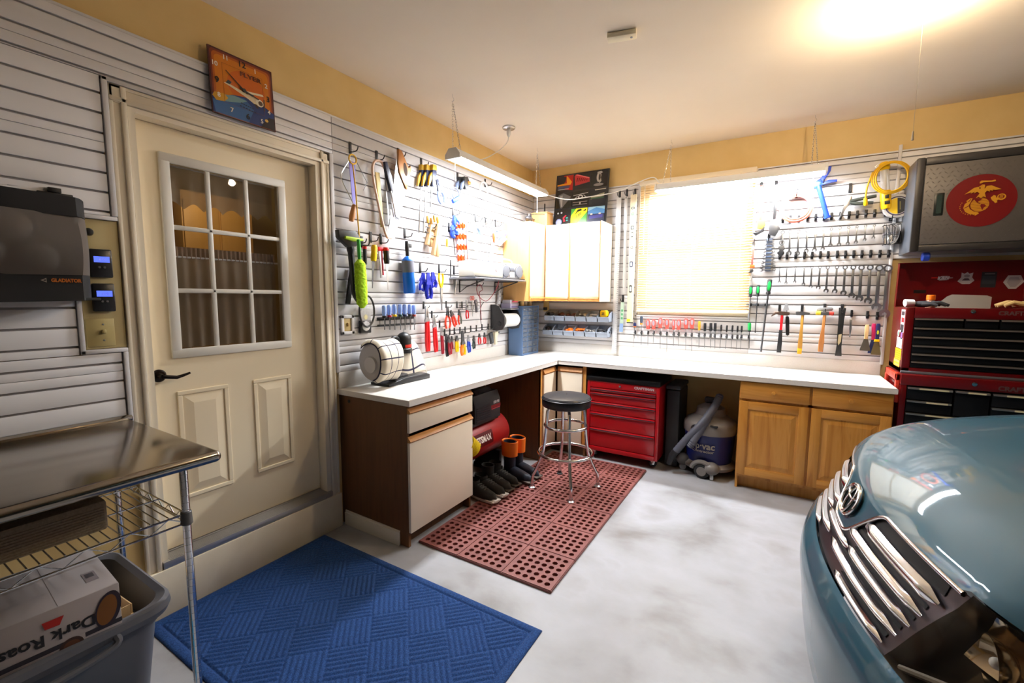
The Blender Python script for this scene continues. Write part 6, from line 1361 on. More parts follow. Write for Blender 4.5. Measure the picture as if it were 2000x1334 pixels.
t, L_ = tool('plastic_guard', 'clear six-sided plastic piece behind the badminton racket strings', 'guard', 'L', (713, 602), (713, 630), .012)
MB().prism([(-.03, 0), (.03, 0), (.045, -.03), (.045, -L_), (-.045, -L_), (-.045, -.03)], -.006, 0, 0, .002).build('plate', mat('milky', (.85, .82, .80), .3, alpha=.7), t); MB().lathe([(0, 0), (.018, 0), (.016, .003), (0, .003)], 18, 0, T(.0, -.006, -L_*.62) @ RX(pi/2)).build('dot', mat('pale_yellow', srgb(244, 232, 170), .4), t)
# ---- pliers
def pl(label, p0, p1, hm, o_=.035, hk=None, **kw):
    t, L_ = tool('pliers', label, 'pliers', 'L', p0, p1, o_, 'pliers on the tool wall'); b_pliers(t, L_, hm, **kw)
    if hk: hook('L', hk[0], hk[1], hk[2], 'peg', .8)
RD = mat('grip_red', srgb(206, 30, 34), .35); DRD = mat('grip_dark_red', srgb(140, 22, 38), .35); ORD = mat('grip_orange_red', srgb(226, 66, 40), .35)
pl('largest red-handled slip-joint pliers, nearest the checked towel', (833, 597), (836, 686), RD, .05, (827, 591, 'black hook carrying the largest red-handled pliers'), spread=.012, jaw=.33, w=.012, steel=STEEL_TOOL)
pl('second largest red-handled pliers, beside the largest pair', (847, 614), (852, 687), RD, .05, (843, 609, 'black hook carrying the second largest red-handled pliers'), spread=.012, jaw=.32, w=.010, steel=STEEL_TOOL)
pl('slim dark red pliers below the second largest red pair', (862, 636), (865, 691), DRD, .05, (858, 628, 'black hook carrying the slim dark red pliers'), spread=.008, jaw=.30, w=.008, steel=STEEL_TOOL)
pl('long-nose pliers with open orange-red handles', (874, 598), (875, 641), ORD, .04, (871, 590, 'black hook carrying the orange-red long-nose pliers'), spread=.026, jaw=.40, w=.008)
pl('angled pliers with orange-red grips leaning out beside the long-nose pair', (880, 606), (890, 636), ORD, .06, spread=.014, jaw=.32, w=.009)
pl('small pliers with orange and grey handles', (896, 604), (899, 633), ORD, .04, (892, 591, 'black hook carrying the orange and grey pliers'), spread=.016, jaw=.34, w=.007, m2=mat('grip_olive', srgb(90, 100, 90), .4))
pl('small red needle-nose pliers on the little wire rail', (911, 586), (913, 622), RD, .05, (902, 591, 'black hook left of the little wire rail'), spread=.014, jaw=.5, w=.006, steel=STEEL_TOOL)
HB = 'black hook carrying the %s, bottom row'
pl('black-handled long pliers in the bottom row', (871, 652), (874, 696), BLACK, .04, (868, 645, HB % 'black-handled long pliers'), spread=.010, jaw=.34, w=.008)
pl('dark red pliers with crossed grips in the bottom row', (876, 656), (880, 692), DRD, .065, None, spread=.012, jaw=.3, w=.008)
pl('tiny dark red cutters in the bottom row', (882, 656), (883, 682), DRD, .035, (878, 643, HB % 'tiny dark red cutters'), spread=.008, jaw=.36, w=.006)
pl('yellow-handled wire strippers in the bottom row', (892, 655), (893, 687), YELLOW, .04, (887, 642, HB % 'yellow wire strippers'), spread=.011, jaw=.30, w=.009)
pl('large black crimpers with orange and yellow handles in the bottom row', (903, 645), (905, 693), ORANGE, .055, (898, 641, HB % 'large black crimpers'), spread=.020, jaw=.55, w=.012, m2=YELLOW)
pl('blue-handled pliers in the bottom row', (914, 654), (917, 688), BLUE, .04, (908, 640, HB % 'blue-handled pliers'), spread=.013, jaw=.30, w=.008, steel=STEEL_TOOL)
pl('dark green and black pliers in the bottom row', (925, 655), (926, 681), mat('grip_green', srgb(30, 70, 66), .4), .04, (919, 638, HB % 'dark green pliers'), spread=.012, jaw=.34, w=.007, m2=BLACK)
pl('red diagonal cutters in the bottom row, nearer the door of two', (936, 651), (937, 672), RD, .04, (930, 637, HB % 'red diagonal cutters nearer the door'), spread=.016, jaw=.3, w=.006)
pl('red diagonal cutters in the bottom row, nearer the corner of two', (946, 649), (947, 671), RD, .04, (941, 635, HB % 'red diagonal cutters nearer the corner'), spread=.013, jaw=.36, w=.006)
t, L_ = tool('staple_gun', 'black and grey staple gun at the end of the bottom plier row', 'stapler', 'L', (957, 650), (960, 671), .035); MB().prism([(-.018, 0), (.03, .0), (.032, -.03), (.03, -L_), (-.0, -L_), (-.012, -.03)], -.012, .012, 0, .004).build('body', mat('stapler_grey', srgb(66, 68, 72), .4), t); MB().prism([(-.02, -.002), (-.012, -.002), (-.004, -L_), (-.014, -L_)], -.008, .008, 0, .002).build('lever', BLACK, t)
hook('L', 953, 634, 'black hook carrying the staple gun', 'peg', .8)
t, L_ = tool('glue_gun', 'cream glue gun with black nozzle lying against the wall by the blue cabinet', 'glue gun', 'L', (968, 650), (969, 672), .03); MB().prism([(-.03, .01), (.03, .014), (.035, -.02), (.0, -.03), (.004, -L_), (-.03, -L_)], -.014, .014, 0, .005).build('body', mat('gun_cream', srgb(244, 236, 206), .4), t); MB().lathe([(.010, 0), (.005, .04), (0, .04)], 12, 0, T(.03, 0, -.003) @ RY(pi/2)).build('nozzle', BLACK, t)
# wire rail and scissors above the plier rows
rl = thing('wire_rail', 'short white-grey wire rail holding scissors above the plier rows', 'rail', (0, 0, 0)); a, b2 = wall_pt('L', 903, 597, .03), wall_pt('L', 936, 596, .03)
m_ = MB(); m_.tube([a, b2], .0025, 6); m_.tube([a-Vector((0, 0, .035)), b2-Vector((0, 0, .035))], .0025, 6)
for q in (0, .33, .66, 1):
    p = a+(b2-a)*q; m_.tube([p-Vector((.03, 0, 0)), p, p-Vector((0, 0, .035)), p-Vector((.03, 0, .035))], .0025, 6)
m_.build('wires', DARK_STEEL, rl)
t, L_ = tool('scissors', 'white scissors with red loops standing in the wire rail', 'scissors', 'L', (922, 578), (923, 618), .03)
for s_ in (-1, 1): MB().tube([(s_*.016+.013*cos(q), 0, -.02+.018*sin(q)) for q in [2*pi*k/18 for k in range(18)]], .0035, 6, closed=True).build('handle', mat('loop_red', srgb(226, 96, 80), .4), t)
MB().prism([(-.006, -.035), (.006, -.035), (.001, -L_), (-.001, -L_)], -.002, .002).build('blades', STEEL, t)
t, L_ = tool('tin_opener', 'grey steel pipe cutter standing in the wire rail', 'cutter', 'L', (929, 586), (931, 610), .035); MB().prism([(-.012, 0), (.014, .004), (.020, -.03), (.008, -.05), (.012, -L_), (-.012, -L_), (-.004, -.05), (-.020, -.02)], -.008, .008, 0, .003).build('body', mat('cutter_grey', srgb(110, 108, 112), .35, .6), t); MB().lathe([(0, 0), (.008, 0), (.007, .003), (0, .003)], 14, 0, T(0, -.008, -.02) @ RX(pi/2)).build('pivot', CHROME, t)
# test leads from the radio shelf
p = [wall_pt('L', a, b, o_) for a, b, o_ in ((968, 526, .27), (974, 548, .20), (966, 570, .12), (950, 588, .07), (935, 578, .05), (931, 562, .04), (938, 556, .05), (942, 566, .05), (936, 572, .05), (938, 590, .04), (940, 625, .035))]
tag(MB().tube(smooth(p, 8), .003, 8).build('test_lead', mat('lead_red', srgb(150, 40, 54), .5)), 'dark red cable looping from the radio down to a hook', 'cable')
p = [wall_pt('L', a, b, o_) for a, b, o_ in ((945, 590, .05), (940, 598, .04), (938, 615, .03), (940, 634, .03))]
tag(MB().tube(smooth(p, 8), .0028, 8).build('black_lead', BLACK), 'black cable hanging straight beside the paper towel holder', 'cable')
hook('L', 931, 546, 'black hook carrying the dark red cable under the radio shelf')
t, L_ = tool('steel_strap', 'pale perforated steel strap hanging under the radio shelf', 'strap', 'L', (979, 549), (975, 594), .035); MB().box(-.020, .020, -.002, .002, -L_, 0, 0, .001).build('strap', mat('strap_pale', (.66, .67, .70), .35, .4), t)
m_ = MB()
for k in range(5): m_.prism(ellipse(0, -L_*(.12+.18*k), .005, .008, 12), -.0026, -.0021)
m_.build('slots', mat('slot_dark', (.12, .12, .14), .6), t)

# ================= back wall: rulers between wall cabinet and window
hook('B', 1211, 374, 'black hook carrying the wide aluminium straightedge'); hook('B', 1225, 372, 'black hook carrying the narrow aluminium straightedge'); hook('B', 1241, 371, 'black hook carrying the long cream spirit level'); hook('B', 1217, 578, 'black hook carrying the green and blue printed ruler')
t, L_ = tool('straightedge', 'wide aluminium straightedge hanging nearest the wall cabinet', 'ruler', 'B', (1209, 386), (1199, 690), .03); MB().box(-.024, .024, -.002, .002, -L_, 0, 0, .0005).build('blade', mat('aluminium_pale', (.76, .77, .79), .4, .3), t)
m_ = MB()
for k in range(60): m_.box(.012 if k % 5 else .004, .0235, -.0026, -.0021, -L_+.02*k+.01, -L_+.02*k+.0125)
m_.build('graduations', mat('tick_grey', srgb(120, 120, 126), .5), t)
t, L_ = tool('straightedge', 'narrow aluminium straightedge hanging beside the wide one', 'ruler', 'B', (1223, 384), (1219, 574), .03); MB().box(-.015, .015, -.003, .003, -L_, 0, 0, .0005).build('blade', mat('aluminium_pale', (.76, .77, .79), .4, .3), t); MB().prism(ellipse(0, -.012, .006, .006, 14), -.0036, -.0031).build('hang_hole', DARK_STEEL, t)
t, L_ = tool('spirit_level', 'long cream spirit level with black-rimmed vials hanging by the window', 'level', 'B', (1238, 380), (1230, 629), .045)
MB().box(-.028, .028, -.012, .012, -L_, 0, 0, .002).build('body', mat('level_cream', srgb(240, 226, 192), .4), t)
for q, (w_, h_, m1) in enumerate(((.016, .010, BLACK), (.012, .012, GREEN), (.017, .020, BLACK), (.010, .026, BLACK), (.013, .012, BLACK), (.016, .028, NAVY), (.013, .036, BLACK))):
    z = -L_*(.105, .15, .255, .31, .41, .54, .735)[q]; v_ = MB().prism(rrect(-w_, w_, z-h_, z+h_, min(w_, h_)*.6), -.0135, -.0119).build('vial_rim', m1, t); MB().prism(rrect(-w_*.6, w_*.6, z-h_*.65, z+h_*.65, min(w_, h_)*.35), -.0142, -.0134).build('vial', mat('vial_glass', (.72, .80, .70), .15), v_)
MB().box(-.028, .028, -.0125, .0125, -L_-.012, -L_, 0, .001).build('end_cap', BLACK, t); MB().box(-.028, .006, -.0132, -.0119, -L_+.004, -L_+.03).build('label', YELLOW, t)
t, L_ = tool('printed_ruler', 'pale green and blue printed ruler hanging below the straightedges', 'ruler', 'B', (1216, 590), (1213, 648), .03); MB().box(-.018, .018, -.002, .002, -L_, 0, 0, .0005).build('blade', mat('ruler_mint', srgb(206, 232, 214), .4), t); MB().box(-.018, .018, -.0027, -.0021, -L_, -L_*.72).build('blue_end', mat('ruler_blue', srgb(150, 182, 236), .4), t)
for k in range(3): MB().box(-.009, .011, -.0027, -.0021, -L_*(.28+.13*k)-.012, -L_*(.28+.13*k)+.010).build('mark', mat('ruler_green', srgb(110, 190, 140), .4), t)
# hanging bins
def bins(z_top, label, x0, x1, y_f, goods):
    rr = thing('bin_rail', 'grey wall rail holding the %s row of six open parts bins' % label, 'rail', (0, 0, 0)); MB().box(x0-.01, x1+.012, -.030, -.0205, z_top-.075, z_top-.02, 0, .002).build('rail', mat('rail_grey', srgb(110, 114, 122), .4), rr)
    n = 6; w_ = (x1-x0)/n
    for k in range(n):
        xc = x0+w_*(k+.5); nm = ('first', 'second', 'third', 'fourth', 'fifth', 'last')[k]
        t = thing('parts_bin', 'grey open-front parts bin, %s from the corner in the %s row' % (nm, label), 'bin', (xc, -.031, z_top-.115), 0, 'open-front parts bins')
        h = w_/2-.003; m_ = MB()
        m_.box(-h, h, -.105, 0, 0, .004); m_.box(-h, h, -.004, 0, .004, .112); m_.prism([(-.004, .0), (-.105, .0), (-.125, .05), (-.075, .09), (-.004, .112)], -h, -h+.003, 0, 0, Matrix(((0, 1, 0, 0), (1, 0, 0, 0), (0, 0, 1, 0), (0, 0, 0, 1)))); m_.prism([(-.004, .0), (-.105, .0), (-.125, .05), (-.075, .09), (-.004, .112)], h-.003, h, 0, 0, Matrix(((0, 1, 0, 0), (1, 0, 0, 0), (0, 0, 1, 0), (0, 0, 0, 1))))
        m_.prism([(-.105, .0), (-.125, .05), (-.122, .052), (-.101, .003)], -h, h, 0, 0, Matrix(((0, 1, 0, 0), (1, 0, 0, 0), (0, 0, 1, 0), (0, 0, 0, 1)))); m_.box(-h, h, -.131, -.124, .044, .054, 0, .002)
        m_.build('tray', GREY_P, t)
        if k: MB().box(-h-.005, -h+.001, -.123, -.114, .008, .036, 0, .001).build('divider_gap', BLACK, t)
        rn = random.Random(k+int(z_top*100)); f_ = MB()
        for q in range(9): f_.ball((-h+.016+rn.random()*(2*h-.032), -.02-.075*rn.random(), .040+.035*rn.random()), .015+.008*rn.random(), 6, 0, 1+.6*rn.random(), 1, .8)
        f_.build('contents', goods[k], t)['kind'] = 'stuff'
dkg, brn, grm = mat('goods_dark', (.03, .032, .04), .5), mat('goods_brown', srgb(96, 58, 50), .5), mat('goods_grey', (.35, .35, .34), .4, .4)
bins(1.378, 'upper', .235, .965, -.15, (dkg, brn, brn, grm, grm, brn)); bins(1.222, 'lower', .218, .955, -.15, (dkg, dkg, ORANGE, ORANGE, grm, dkg))
tm = thing('tape_measure', 'yellow and black tape measure resting in the last upper parts bin', 'tape measure', (.905, -.115, 1.312)); tm.rotation_euler = (0, 0, radians(-14))
MB().prism(rrect(-.036, .036, .0, .072, .018), -.022, .022, 0, .004).build('case', YELLOW, tm); MB().box(-.052, -.037, -.023, .023, .006, .070, 0, .006).build('grip', BLACK, tm); text('lettering', '25', .034, BLACK, tm, T(0, -.0228, .036), bold=.001)
sk_ = thing('wall_socket', 'beige wall socket with a black plug beside the parts bins', 'socket', M=T(.200, -.0205, 1.415)); MB().box(-.035, .035, -.006, 0, -.06, .06, 0, .003).build('plate', mat('plate_beige', srgb(214, 190, 130), .4), sk_); MB().box(-.02, .016, -.045, -.006, -.045, -.012, 0, .006).build('plug', BLACK, sk_)

# screwdriver row under the window
SR = thing('tool_rail', 'long black and white rail under the window holding the screwdriver row', 'rail', (0, 0, 0)); a, b2 = wall_pt('B', 1234, 648, .0), wall_pt('B', 1472, 665, .0)
zr = (a.z+b2.z)/2; MB().box(a.x, b2.x, -.031, -.0205, zr-.010, zr+.010, 0, .002).build('rail', WHITE_P, SR)
m_ = MB()
for q in range(40): m_.box(a.x+.01+(b2.x-a.x-.02)*q/39-.002, a.x+.01+(b2.x-a.x-.02)*q/39+.002, -.046, -.031, zr-.004, zr+.002)
m_.build('teeth', WHITE_P, SR)
CORAL = mat('handle_coral', srgb(236, 84, 74), .4); GREYI = mat('inset_grey', srgb(150, 140, 150), .5)
row = [(1240, 630, 'stubby'), (1253, 617, 'orange'), (1266, 624, 'red'), (1277, 624, 'red'), (1290, 621, 'red'), (1303, 623, 'red'), (1316, 624, 'thin'), (1326, 624, 'red'), (1340, 622, 'red'), (1352, 622, 'red'), (1366, 627, 'yellow'), (1377, 631, 'flat'), (1388.5, 631, 'flat'), (1397, 631, 'flat'), (1409, 634, 'file'), (1420, 635, 'file'), (1431, 635, 'file'), (1441, 636, 'file'), (1449, 636, 'file'), (1464, 630, 'green')]
nth = {}; ordn = ('first', 'second', 'third', 'fourth', 'fifth', 'sixth', 'seventh', 'eighth', 'ninth')
holder_z = zr
for k, (px, py, kd) in enumerate(row):
    c_ = nth[kd] = nth.get(kd, 0)+1
    lab = {'stubby': 'stubby black screwdriver with orange ring at the corner end of the row', 'orange': 'tall black screwdriver with orange ring, beside the stubby one', 'red': '%s red screwdriver with grey oval inset, counted along from the rulers' % ordn[c_-1], 'thin': 'slim red screwdriver squeezed between the broader red ones',
           'yellow': 'yellow-handled screwdriver between the red and the black ones', 'flat': '%s black square-handled chisel after the yellow screwdriver' % ordn[c_-1], 'file': '%s black-handled needle file leaning in the row' % ordn[c_-1], 'green': 'short green and black screwdriver at the wrench end of the row'}[kd]
    bot = 667+.035*(px-1240)+{'stubby': -6, 'orange': 6, 'red': (7, 1, 12, 18, 6, 13, 15, 20)[c_-1 if kd == 'red' else 0], 'thin': 6, 'yellow': 8, 'flat': 8, 'file': 8, 'green': 5}[kd]
    t, L_ = tool('screwdriver' if kd != 'file' else 'needle_file', lab, 'screwdriver' if kd != 'file' else 'file', 'B', (px, py), (px-(3 if kd == 'file' else 1), bot), .038, 'screwdriver row under the window')
    if kd in ('red', 'thin'):
        w_ = .019 if kd == 'red' else .012; hl = .095
        h_ = MB(); h_.prism([(-w_*.55, 0), (w_*.55, 0), (w_, -.02), (w_*.95, -.05), (w_*.45, -.075), (w_*.85, -.090), (w_*.8, -hl), (-w_*.8, -hl), (-w_*.85, -.090), (-w_*.45, -.075), (-w_*.95, -.05), (-w_, -.02)], -.011, .011, 0, .004); ho_ = h_.build('handle', CORAL, t)
        MB().prism(ellipse(0, -.035, w_*.6, .026, 18), -.0122, -.0109).build('inset', GREYI, ho_)
        MB().lathe([(0, -hl), (.0026, -hl), (.0026, -L_), (0, -L_)], 8).build('shaft', STEEL_TOOL, t)
    elif kd == 'file':
        b_screwdriver(t, L_, BLACK, .06, .0085, .0024, None, STEEL_TOOL)
    elif kd == 'flat':
        MB().box(-.0115, .0115, -.009, .009, -.075, 0, 0, .003).build('handle', BLACK, t); MB().lathe([(0, -.075), (.003, -.075), (.003, -L_), (0, -L_)], 8).build('shaft', STEEL_TOOL, t)
    else:
        hm, hl, hr, col = {'stubby': (NAVY, .045, .015, ORANGE), 'orange': (mat('handle_slate', srgb(60, 70, 84), .4), .085, .015, ORANGE), 'yellow': (mat('handle_amber', srgb(222, 160, 50), .3), .085, .013, None), 'green': (GREEN, .08, .014, BLACK)}[kd]
        b_screwdriver(t, L_, hm, hl, hr, .003, col, STEEL_TOOL if kd != 'green' else DARK_STEEL)
    # its holder clip on the rail
    p = wall_pt('B', px, 0, .0); xx = t.matrix_world.translation.x
    if 'clip' not in PROTO:
        c0 = bpy.data.objects.new('rail_clip', None); COL.objects.link(c0); m_ = MB(); m_.box(-.008, .008, -.012, -.0003, -.014, .026, 0, .002); m_.build('body', BLACK, c0)
        m_ = MB(); m_.lathe([(.0055, -.004), (.010, -.004), (.010, .004), (.0055, .004), (.0055, -.004)], 14, 0, T(0, -.018, .004)); m_.build('ring', BLACK, c0); PROTO['clip'] = c0
    else: c0 = copy_tree(PROTO['clip'])
    c0.matrix_world = T(xx, -.031, holder_z+.006); tag(c0, 'black rail clip gripping the '+' '.join(lab.split(',')[0].split()[:10]), 'clip', 'rail clips under the window')
# tall green screwdrivers
for k, (p0, p1, hl, hr, sr, lab) in enumerate((((1467, 557), (1462, 625), .10, .016, .0045, 'green and black screwdriver with short pale tip, nearest the window'), ((1481, 556), (1475, 650), .10, .016, .0042, 'green and black screwdriver of middle length beside the window'), ((1504, 545), (1486, 687), .13, .020, .0072, 'longest green and black screwdriver, a prying bar with dark shaft'))):
    t, L_ = tool('screwdriver', lab, 'screwdriver', 'B', p0, p1, .04, 'tall green screwdrivers'); b_screwdriver(t, L_, mat('handle_dark', (.03, .035, .035), .4), hl, hr, sr, BLACK, DARK_STEEL if k else STEEL)
    MB().prism([(-hr*.55, -hl*.25), (0, -hl*.12), (hr*.55, -hl*.25), (hr*.6, -hl*.55), (hr*.35, -hl*.75), (-hr*.35, -hl*.75), (-hr*.6, -hl*.55)], -hr*1.04, -hr*.6, 0, .003).build('green_grip', mat('grip_bright_green', srgb(40, 190, 84), .35), t)
g3 = thing('tool_rail', 'short grey rail holding the three tall green screwdrivers', 'rail', (0, 0, 0)); a, b2 = wall_pt('B', 1458, 595, 0), wall_pt('B', 1504, 596, 0); MB().box(a.x, b2.x, -.050, -.0205, a.z-.004, a.z+.004, 0, .001).build('rail', mat('rail_grey', srgb(110, 114, 122), .4), g3)
for p in (1466, 1479.5, 1496.5): q = wall_pt('B', p, 590, .04); MB().box(q.x-.012, q.x+.012, -.056, -.05, a.z-.012, a.z+.012, 0, .002).build('clip', BLACK, g3)

# wrenches: two rows
lower = [(1523, 502), (1537, 502), (1554, 501), (1571, 501), (1586, 501), (1602, 500), (1617, 500), (1635, 499), (1651, 499), (1667, 498.5), (1683, 498.5), (1700, 498), (1718, 498), (1735, 498)]
lb_ = [(1522, 553), (1535, 555), (1552, 553), (1569, 558), (1583, 563), (1598, 565), (1613, 572), (1630, 573), (1647, 577), (1663, 583), (1678, 589), (1695, 594), (1711, 607), (1727, 621)]
szs = [.55, .6, .65, .7, .8, .9, 1.0, 1.05, 1.2, 1.3, 1.45, 1.5, 1.8, 2.0]
for k, ((px, py), (bx, by)) in enumerate(zip(lower, lb_)):
    o9 = ordn+('tenth', 'eleventh', 'twelfth', 'thirteenth'); nm = 'longest' if k == 13 else o9[k]
    where = 'the longest combination wrench, at the tool-chest end of the lower row' if k == 13 else '%s combination wrench from the window in the lower row' % o9[k]
    hook('B', px, py, 'black wrench holder carrying %s' % where.replace('the longest', 'longest'), 'clip', 1.0)
    t, L_ = tool('combination_wrench', where[4:] if where.startswith('the ') else where, 'wrench', 'B', (px, py+19), (bx, by), .022, 'lower row of wrenches'); b_wrench(t, L_, szs[k])
upper = [(1529, 431), (1543.5, 430), (1560, 429.5), (1577, 428), (1593, 427), (1609, 426), (1624, 425), (1641, 423.5), (1658, 422.5), (1674, 421.5), (1691, 420), (1708, 419), (1729, 417.5)]
ub = [499, 499, 499, 494, 492, 490, 483, 481, 479, 476, 471, 467, 466]
for k, ((px, py), by) in enumerate(zip(upper, ub)):
    where = '%s combination wrench from the window in the upper row' % o9[k]
    hook('B', px, py, 'black wrench holder carrying %s' % where, 'clip', 1.0)
    t, L_ = tool('combination_wrench', where, 'wrench', 'B', (px, py+19), (px-2.5, by), .022, 'upper row of wrenches'); b_wrench(t, L_, 1.15-.05*k)
# stepped open-end wrench rack
wr = thing('wrench_rack', 'plastic rack holding nine small stacked open-end wrenches near the window', 'rack', (0, 0, 0)); hook('B', 1502, 459, 'black hook carrying the rack of small stacked wrenches')
a = wall_pt('B', 1503, 470, .02); b2 = wall_pt('B', 1499, 527, .02); MB().box(a.x-.022, a.x+.022, -.034, -.0225, b2.z-.01, a.z+.02, 0, .003).build('back_strip', mat('rack_grey', srgb(110, 124, 150), .4), wr)
for k in range(9):
    q = k/8; p = a+(b2-a)*q; hl = .035+.026*q
    t = thing('small_wrench', '%s wrench from the top in the stepped wrench rack' % ordn[k], 'wrench', (p.x, -.042, p.z), 0, 'small stacked wrenches'); t.matrix_world = T(p.x+hl, -.042, p.z) @ RY(radians(-90)) @ RY(pi) @ Matrix.Identity(4); t.matrix_world = T(p.x+hl, -.042, p.z) @ RY(radians(90)); b_wrench(t, 2*hl, .45+.35*q)
# pipe wrenches and adjustable
hook('B', 1488, 350, 'black hook carrying the large red pipe wrench'); hook('B', 1517, 347, 'black hook carrying the large silver adjustable wrench')
t, L_ = tool('pipe_wrench', 'large red pipe wrench with orange jaw hanging jaws down by the window', 'wrench', 'B', (1488, 362), (1484, 460), .04)
PR = mat('pipe_red', srgb(226, 96, 84), .4); MB().prism([(-.010, 0), (.010, 0), (.013, -.05), (.011, -L_*.72), (-.011, -L_*.72), (-.013, -.05)], -.009, .009, 0, .003).build('handle', PR, t)
MB().prism([(-.022, -L_*.70), (.035, -L_*.70), (.040, -L_*.80), (.012, -L_*.88), (-.022, -L_*.86)], -.012, .012, 0, .003).build('housing', mat('pipe_orange', srgb(240, 140, 60), .4), t); MB().prism([(.034, -L_*.82), (.03, -L_*.92), (-.03, -L_), (-.055, -L_*.94), (.0, -L_*.93), (.015, -L_*.86)], -.010, .010, 0, .003).build('hook_jaw', DARK_STEEL, t)
t, L_ = tool('adjustable_wrench', 'large silver adjustable wrench hanging head down beside the red pipe wrench', 'wrench', 'B', (1518, 360), (1509, 462), .045)
MB().prism([(-.012, 0), (.012, 0), (.015, -.04), (.012, -L_*.7), (-.012, -L_*.7), (-.015, -.04)], -.006, .006, 0, .003).build('handle', STEEL, t); MB().prism([(-.02, -L_*.68), (.03, -L_*.66), (.055, -L_*.72), (.03, -L_*.80), (.05, -L_*.84), (.02, -L_), (-.03, -L_*.96), (-.035, -L_*.8)], -.011, .011, 0, .004).build('head', STEEL, t)
hook('B', 1472, 469, 'black hook carrying the small red pipe wrench', 'peg', .8)
t, L_ = tool('pipe_wrench', 'small red pipe wrench hanging beside the stepped wrench rack', 'wrench', 'B', (1471.5, 487), (1467, 533), .03); MB().prism([(-.008, 0), (.008, 0), (.008, -L_*.68), (-.008, -L_*.68)], -.007, .007, 0, .002).build('handle', PR, t); MB().prism([(-.016, -L_*.66), (.020, -L_*.66), (.024, -L_*.78), (-.014, -L_*.80)], -.009, .009, 0, .002).build('housing', mat('pipe_vermilion', srgb(236, 96, 40), .4), t); MB().prism([(-.012, -L_*.8), (.012, -L_*.8), (.016, -L_*.93), (.0, -L_), (-.026, -L_*.98), (-.006, -L_*.92)], -.008, .008, 0, .002).build('hook_jaw', STEEL, t)
t, L_ = tool('pipe_cutter', 'dark steel pipe cutter above the first wrench of the lower row', 'cutter', 'B', (1526, 482), (1524, 500), .03); MB().prism([(-.022, .0), (.02, .012), (.026, -.02), (.012, -.035), (.024, -.05), (.0, -L_-.012), (-.028, -.05), (-.008, -.035)], -.012, .012, 0, .003).build('body', DARK_STEEL, t); MB().tube([(.018*cos(q), 0, .035+.018*sin(q)) for q in [2*pi*k/16 for k in range(16)]], .004, 6, closed=True).build('knob', STEEL, t)
# hose coil, caulk gun, crimper, work light
hook('B', 1556, 372, 'black hook carrying the salmon pink coil of tubing')
m_ = MB(); c0 = wall_pt('B', 1555, 406, .035)
for q in range(4): m_.tube([c0+Vector(((.115-.008*q)*cos(a), -.006*(q % 2), (.115-.008*q)*sin(a))) for a in [2*pi*k/40 for k in range(40)]], .006, 8, closed=True)
tag(m_.build('tubing_coil', mat('tubing_salmon', srgb(244, 140, 116), .4)), 'salmon pink coil of tubing hanging above the upper wrenches', 'tubing')
hook('B', 1608, 347, 'black hook carrying the blue caulking gun')
t, L_ = tool('caulking_gun', 'blue caulking gun hanging nose down over the upper wrenches', 'caulking gun', 'B', (1598, 362), (1616, 426), .045); CB = mat('caulk_blue', srgb(30, 66, 190), .35)
MB().tube([(0, -.003, -.005), (.0, -.003, -L_+.01)], .018, 12).build('cradle', CB, t); MB().lathe([(0, 0), (.024, 0), (.024, -.014), (0, -.014)], 16, 0, T(0, -.003, -L_+.014)).build('front_plate', CB, t); MB().prism([(-.03, -.02), (-.03, .03), (.03, .045), (.03, -.01)], -.012, .010, 0, .004).build('frame', CB, t)
MB().prism([(.02, .04), (.10, .115), (.115, .110), (.10, .075), (.03, .01)], -.009, .007, 0, .004).build('handle', CB, t); MB().prism([(.025, .01), (.075, .012), (.125, -.005), (.12, -.022), (.075, -.008), (.03, -.010)], -.006, .004, 0, .003).build('trigger', CB, t); MB().cyl((-.01, 0, .03), (-.028, 0, .12), .003, n=8).build('plunger_rod', STEEL, t)
hook('B', 1661, 361, 'black hook carrying the locking crimper with dark grips')
t, L_ = tool('hand_crimper', 'grey hand crimper with a dark green grip pointing sideways', 'crimper', 'B', (1660, 386), (1640, 430), .05)
MB().prism([(-.012, .012), (.012, .012), (.02, -.03), (.006, -.10), (-.004, -L_), (-.012, -L_), (-.014, -.08), (-.018, -.03)], -.008, .008, 0, .003).build('jaw', STEEL, t)
for dz, a_ in ((0, 62), (-.03, 100)):
    m_ = MB(); m_.tube([(.01, 0, -.025+dz*.3), (.05, 0, -.005+dz), (.155, 0, .045+dz*1.7)], [.010, .014, .012], 10, squash=1); m_.build('grip', mat('grip_dark_green', srgb(58, 64, 60), .5), t)
wl = thing('work_light', 'yellow tube work light with its cord coiled over it beside the steel cabinet', 'work light', (0, 0, 0)); c0 = wall_pt('B', 1727, 318, .055); c1 = wall_pt('B', 1731, 408, .055)
Mw, L_ = frame('B', (1727, 318), (1731, 408), .055); wl.matrix_world = Mw
MB().lathe([(0, .006), (.022, .004), (.034, -.01), (.034, -.045), (.028, -.055), (0, -.055)], 20).build('top_cap', YELLOW, wl); MB().lathe([(.026, -.055), (.027, -.07), (.027, -.20), (.026, -.21)], 20).build('tube_cover', mat('tube_clear', (.85, .85, .82), .1, alpha=.45), wl); MB().cyl((0, 0, -.055), (0, 0, -.21), .010, n=12).build('lamp_tube', WHITE_P, wl)
h_ = MB(); h_.lathe([(0, -.205), (.030, -.207), (.034, -.22), (.034, -L_+.02), (.030, -L_), (0, -L_)], 20); ho_ = h_.build('handle', YELLOW, wl); MB().box(-.010, .014, -.037, -.030, -.27, -.245, 0, .002).build('switch', BLACK, ho_); MB().box(-.014, .018, -.037, -.028, -L_+.03, -L_+.055, 0, .002).build('socket', BLACK, ho_)
MB().tube([(-.035, 0, .0), (-.055, 0, -.015), (-.045, 0, -.03)], .003, 6).build('hang_hook', STEEL, wl)
m_ = MB()
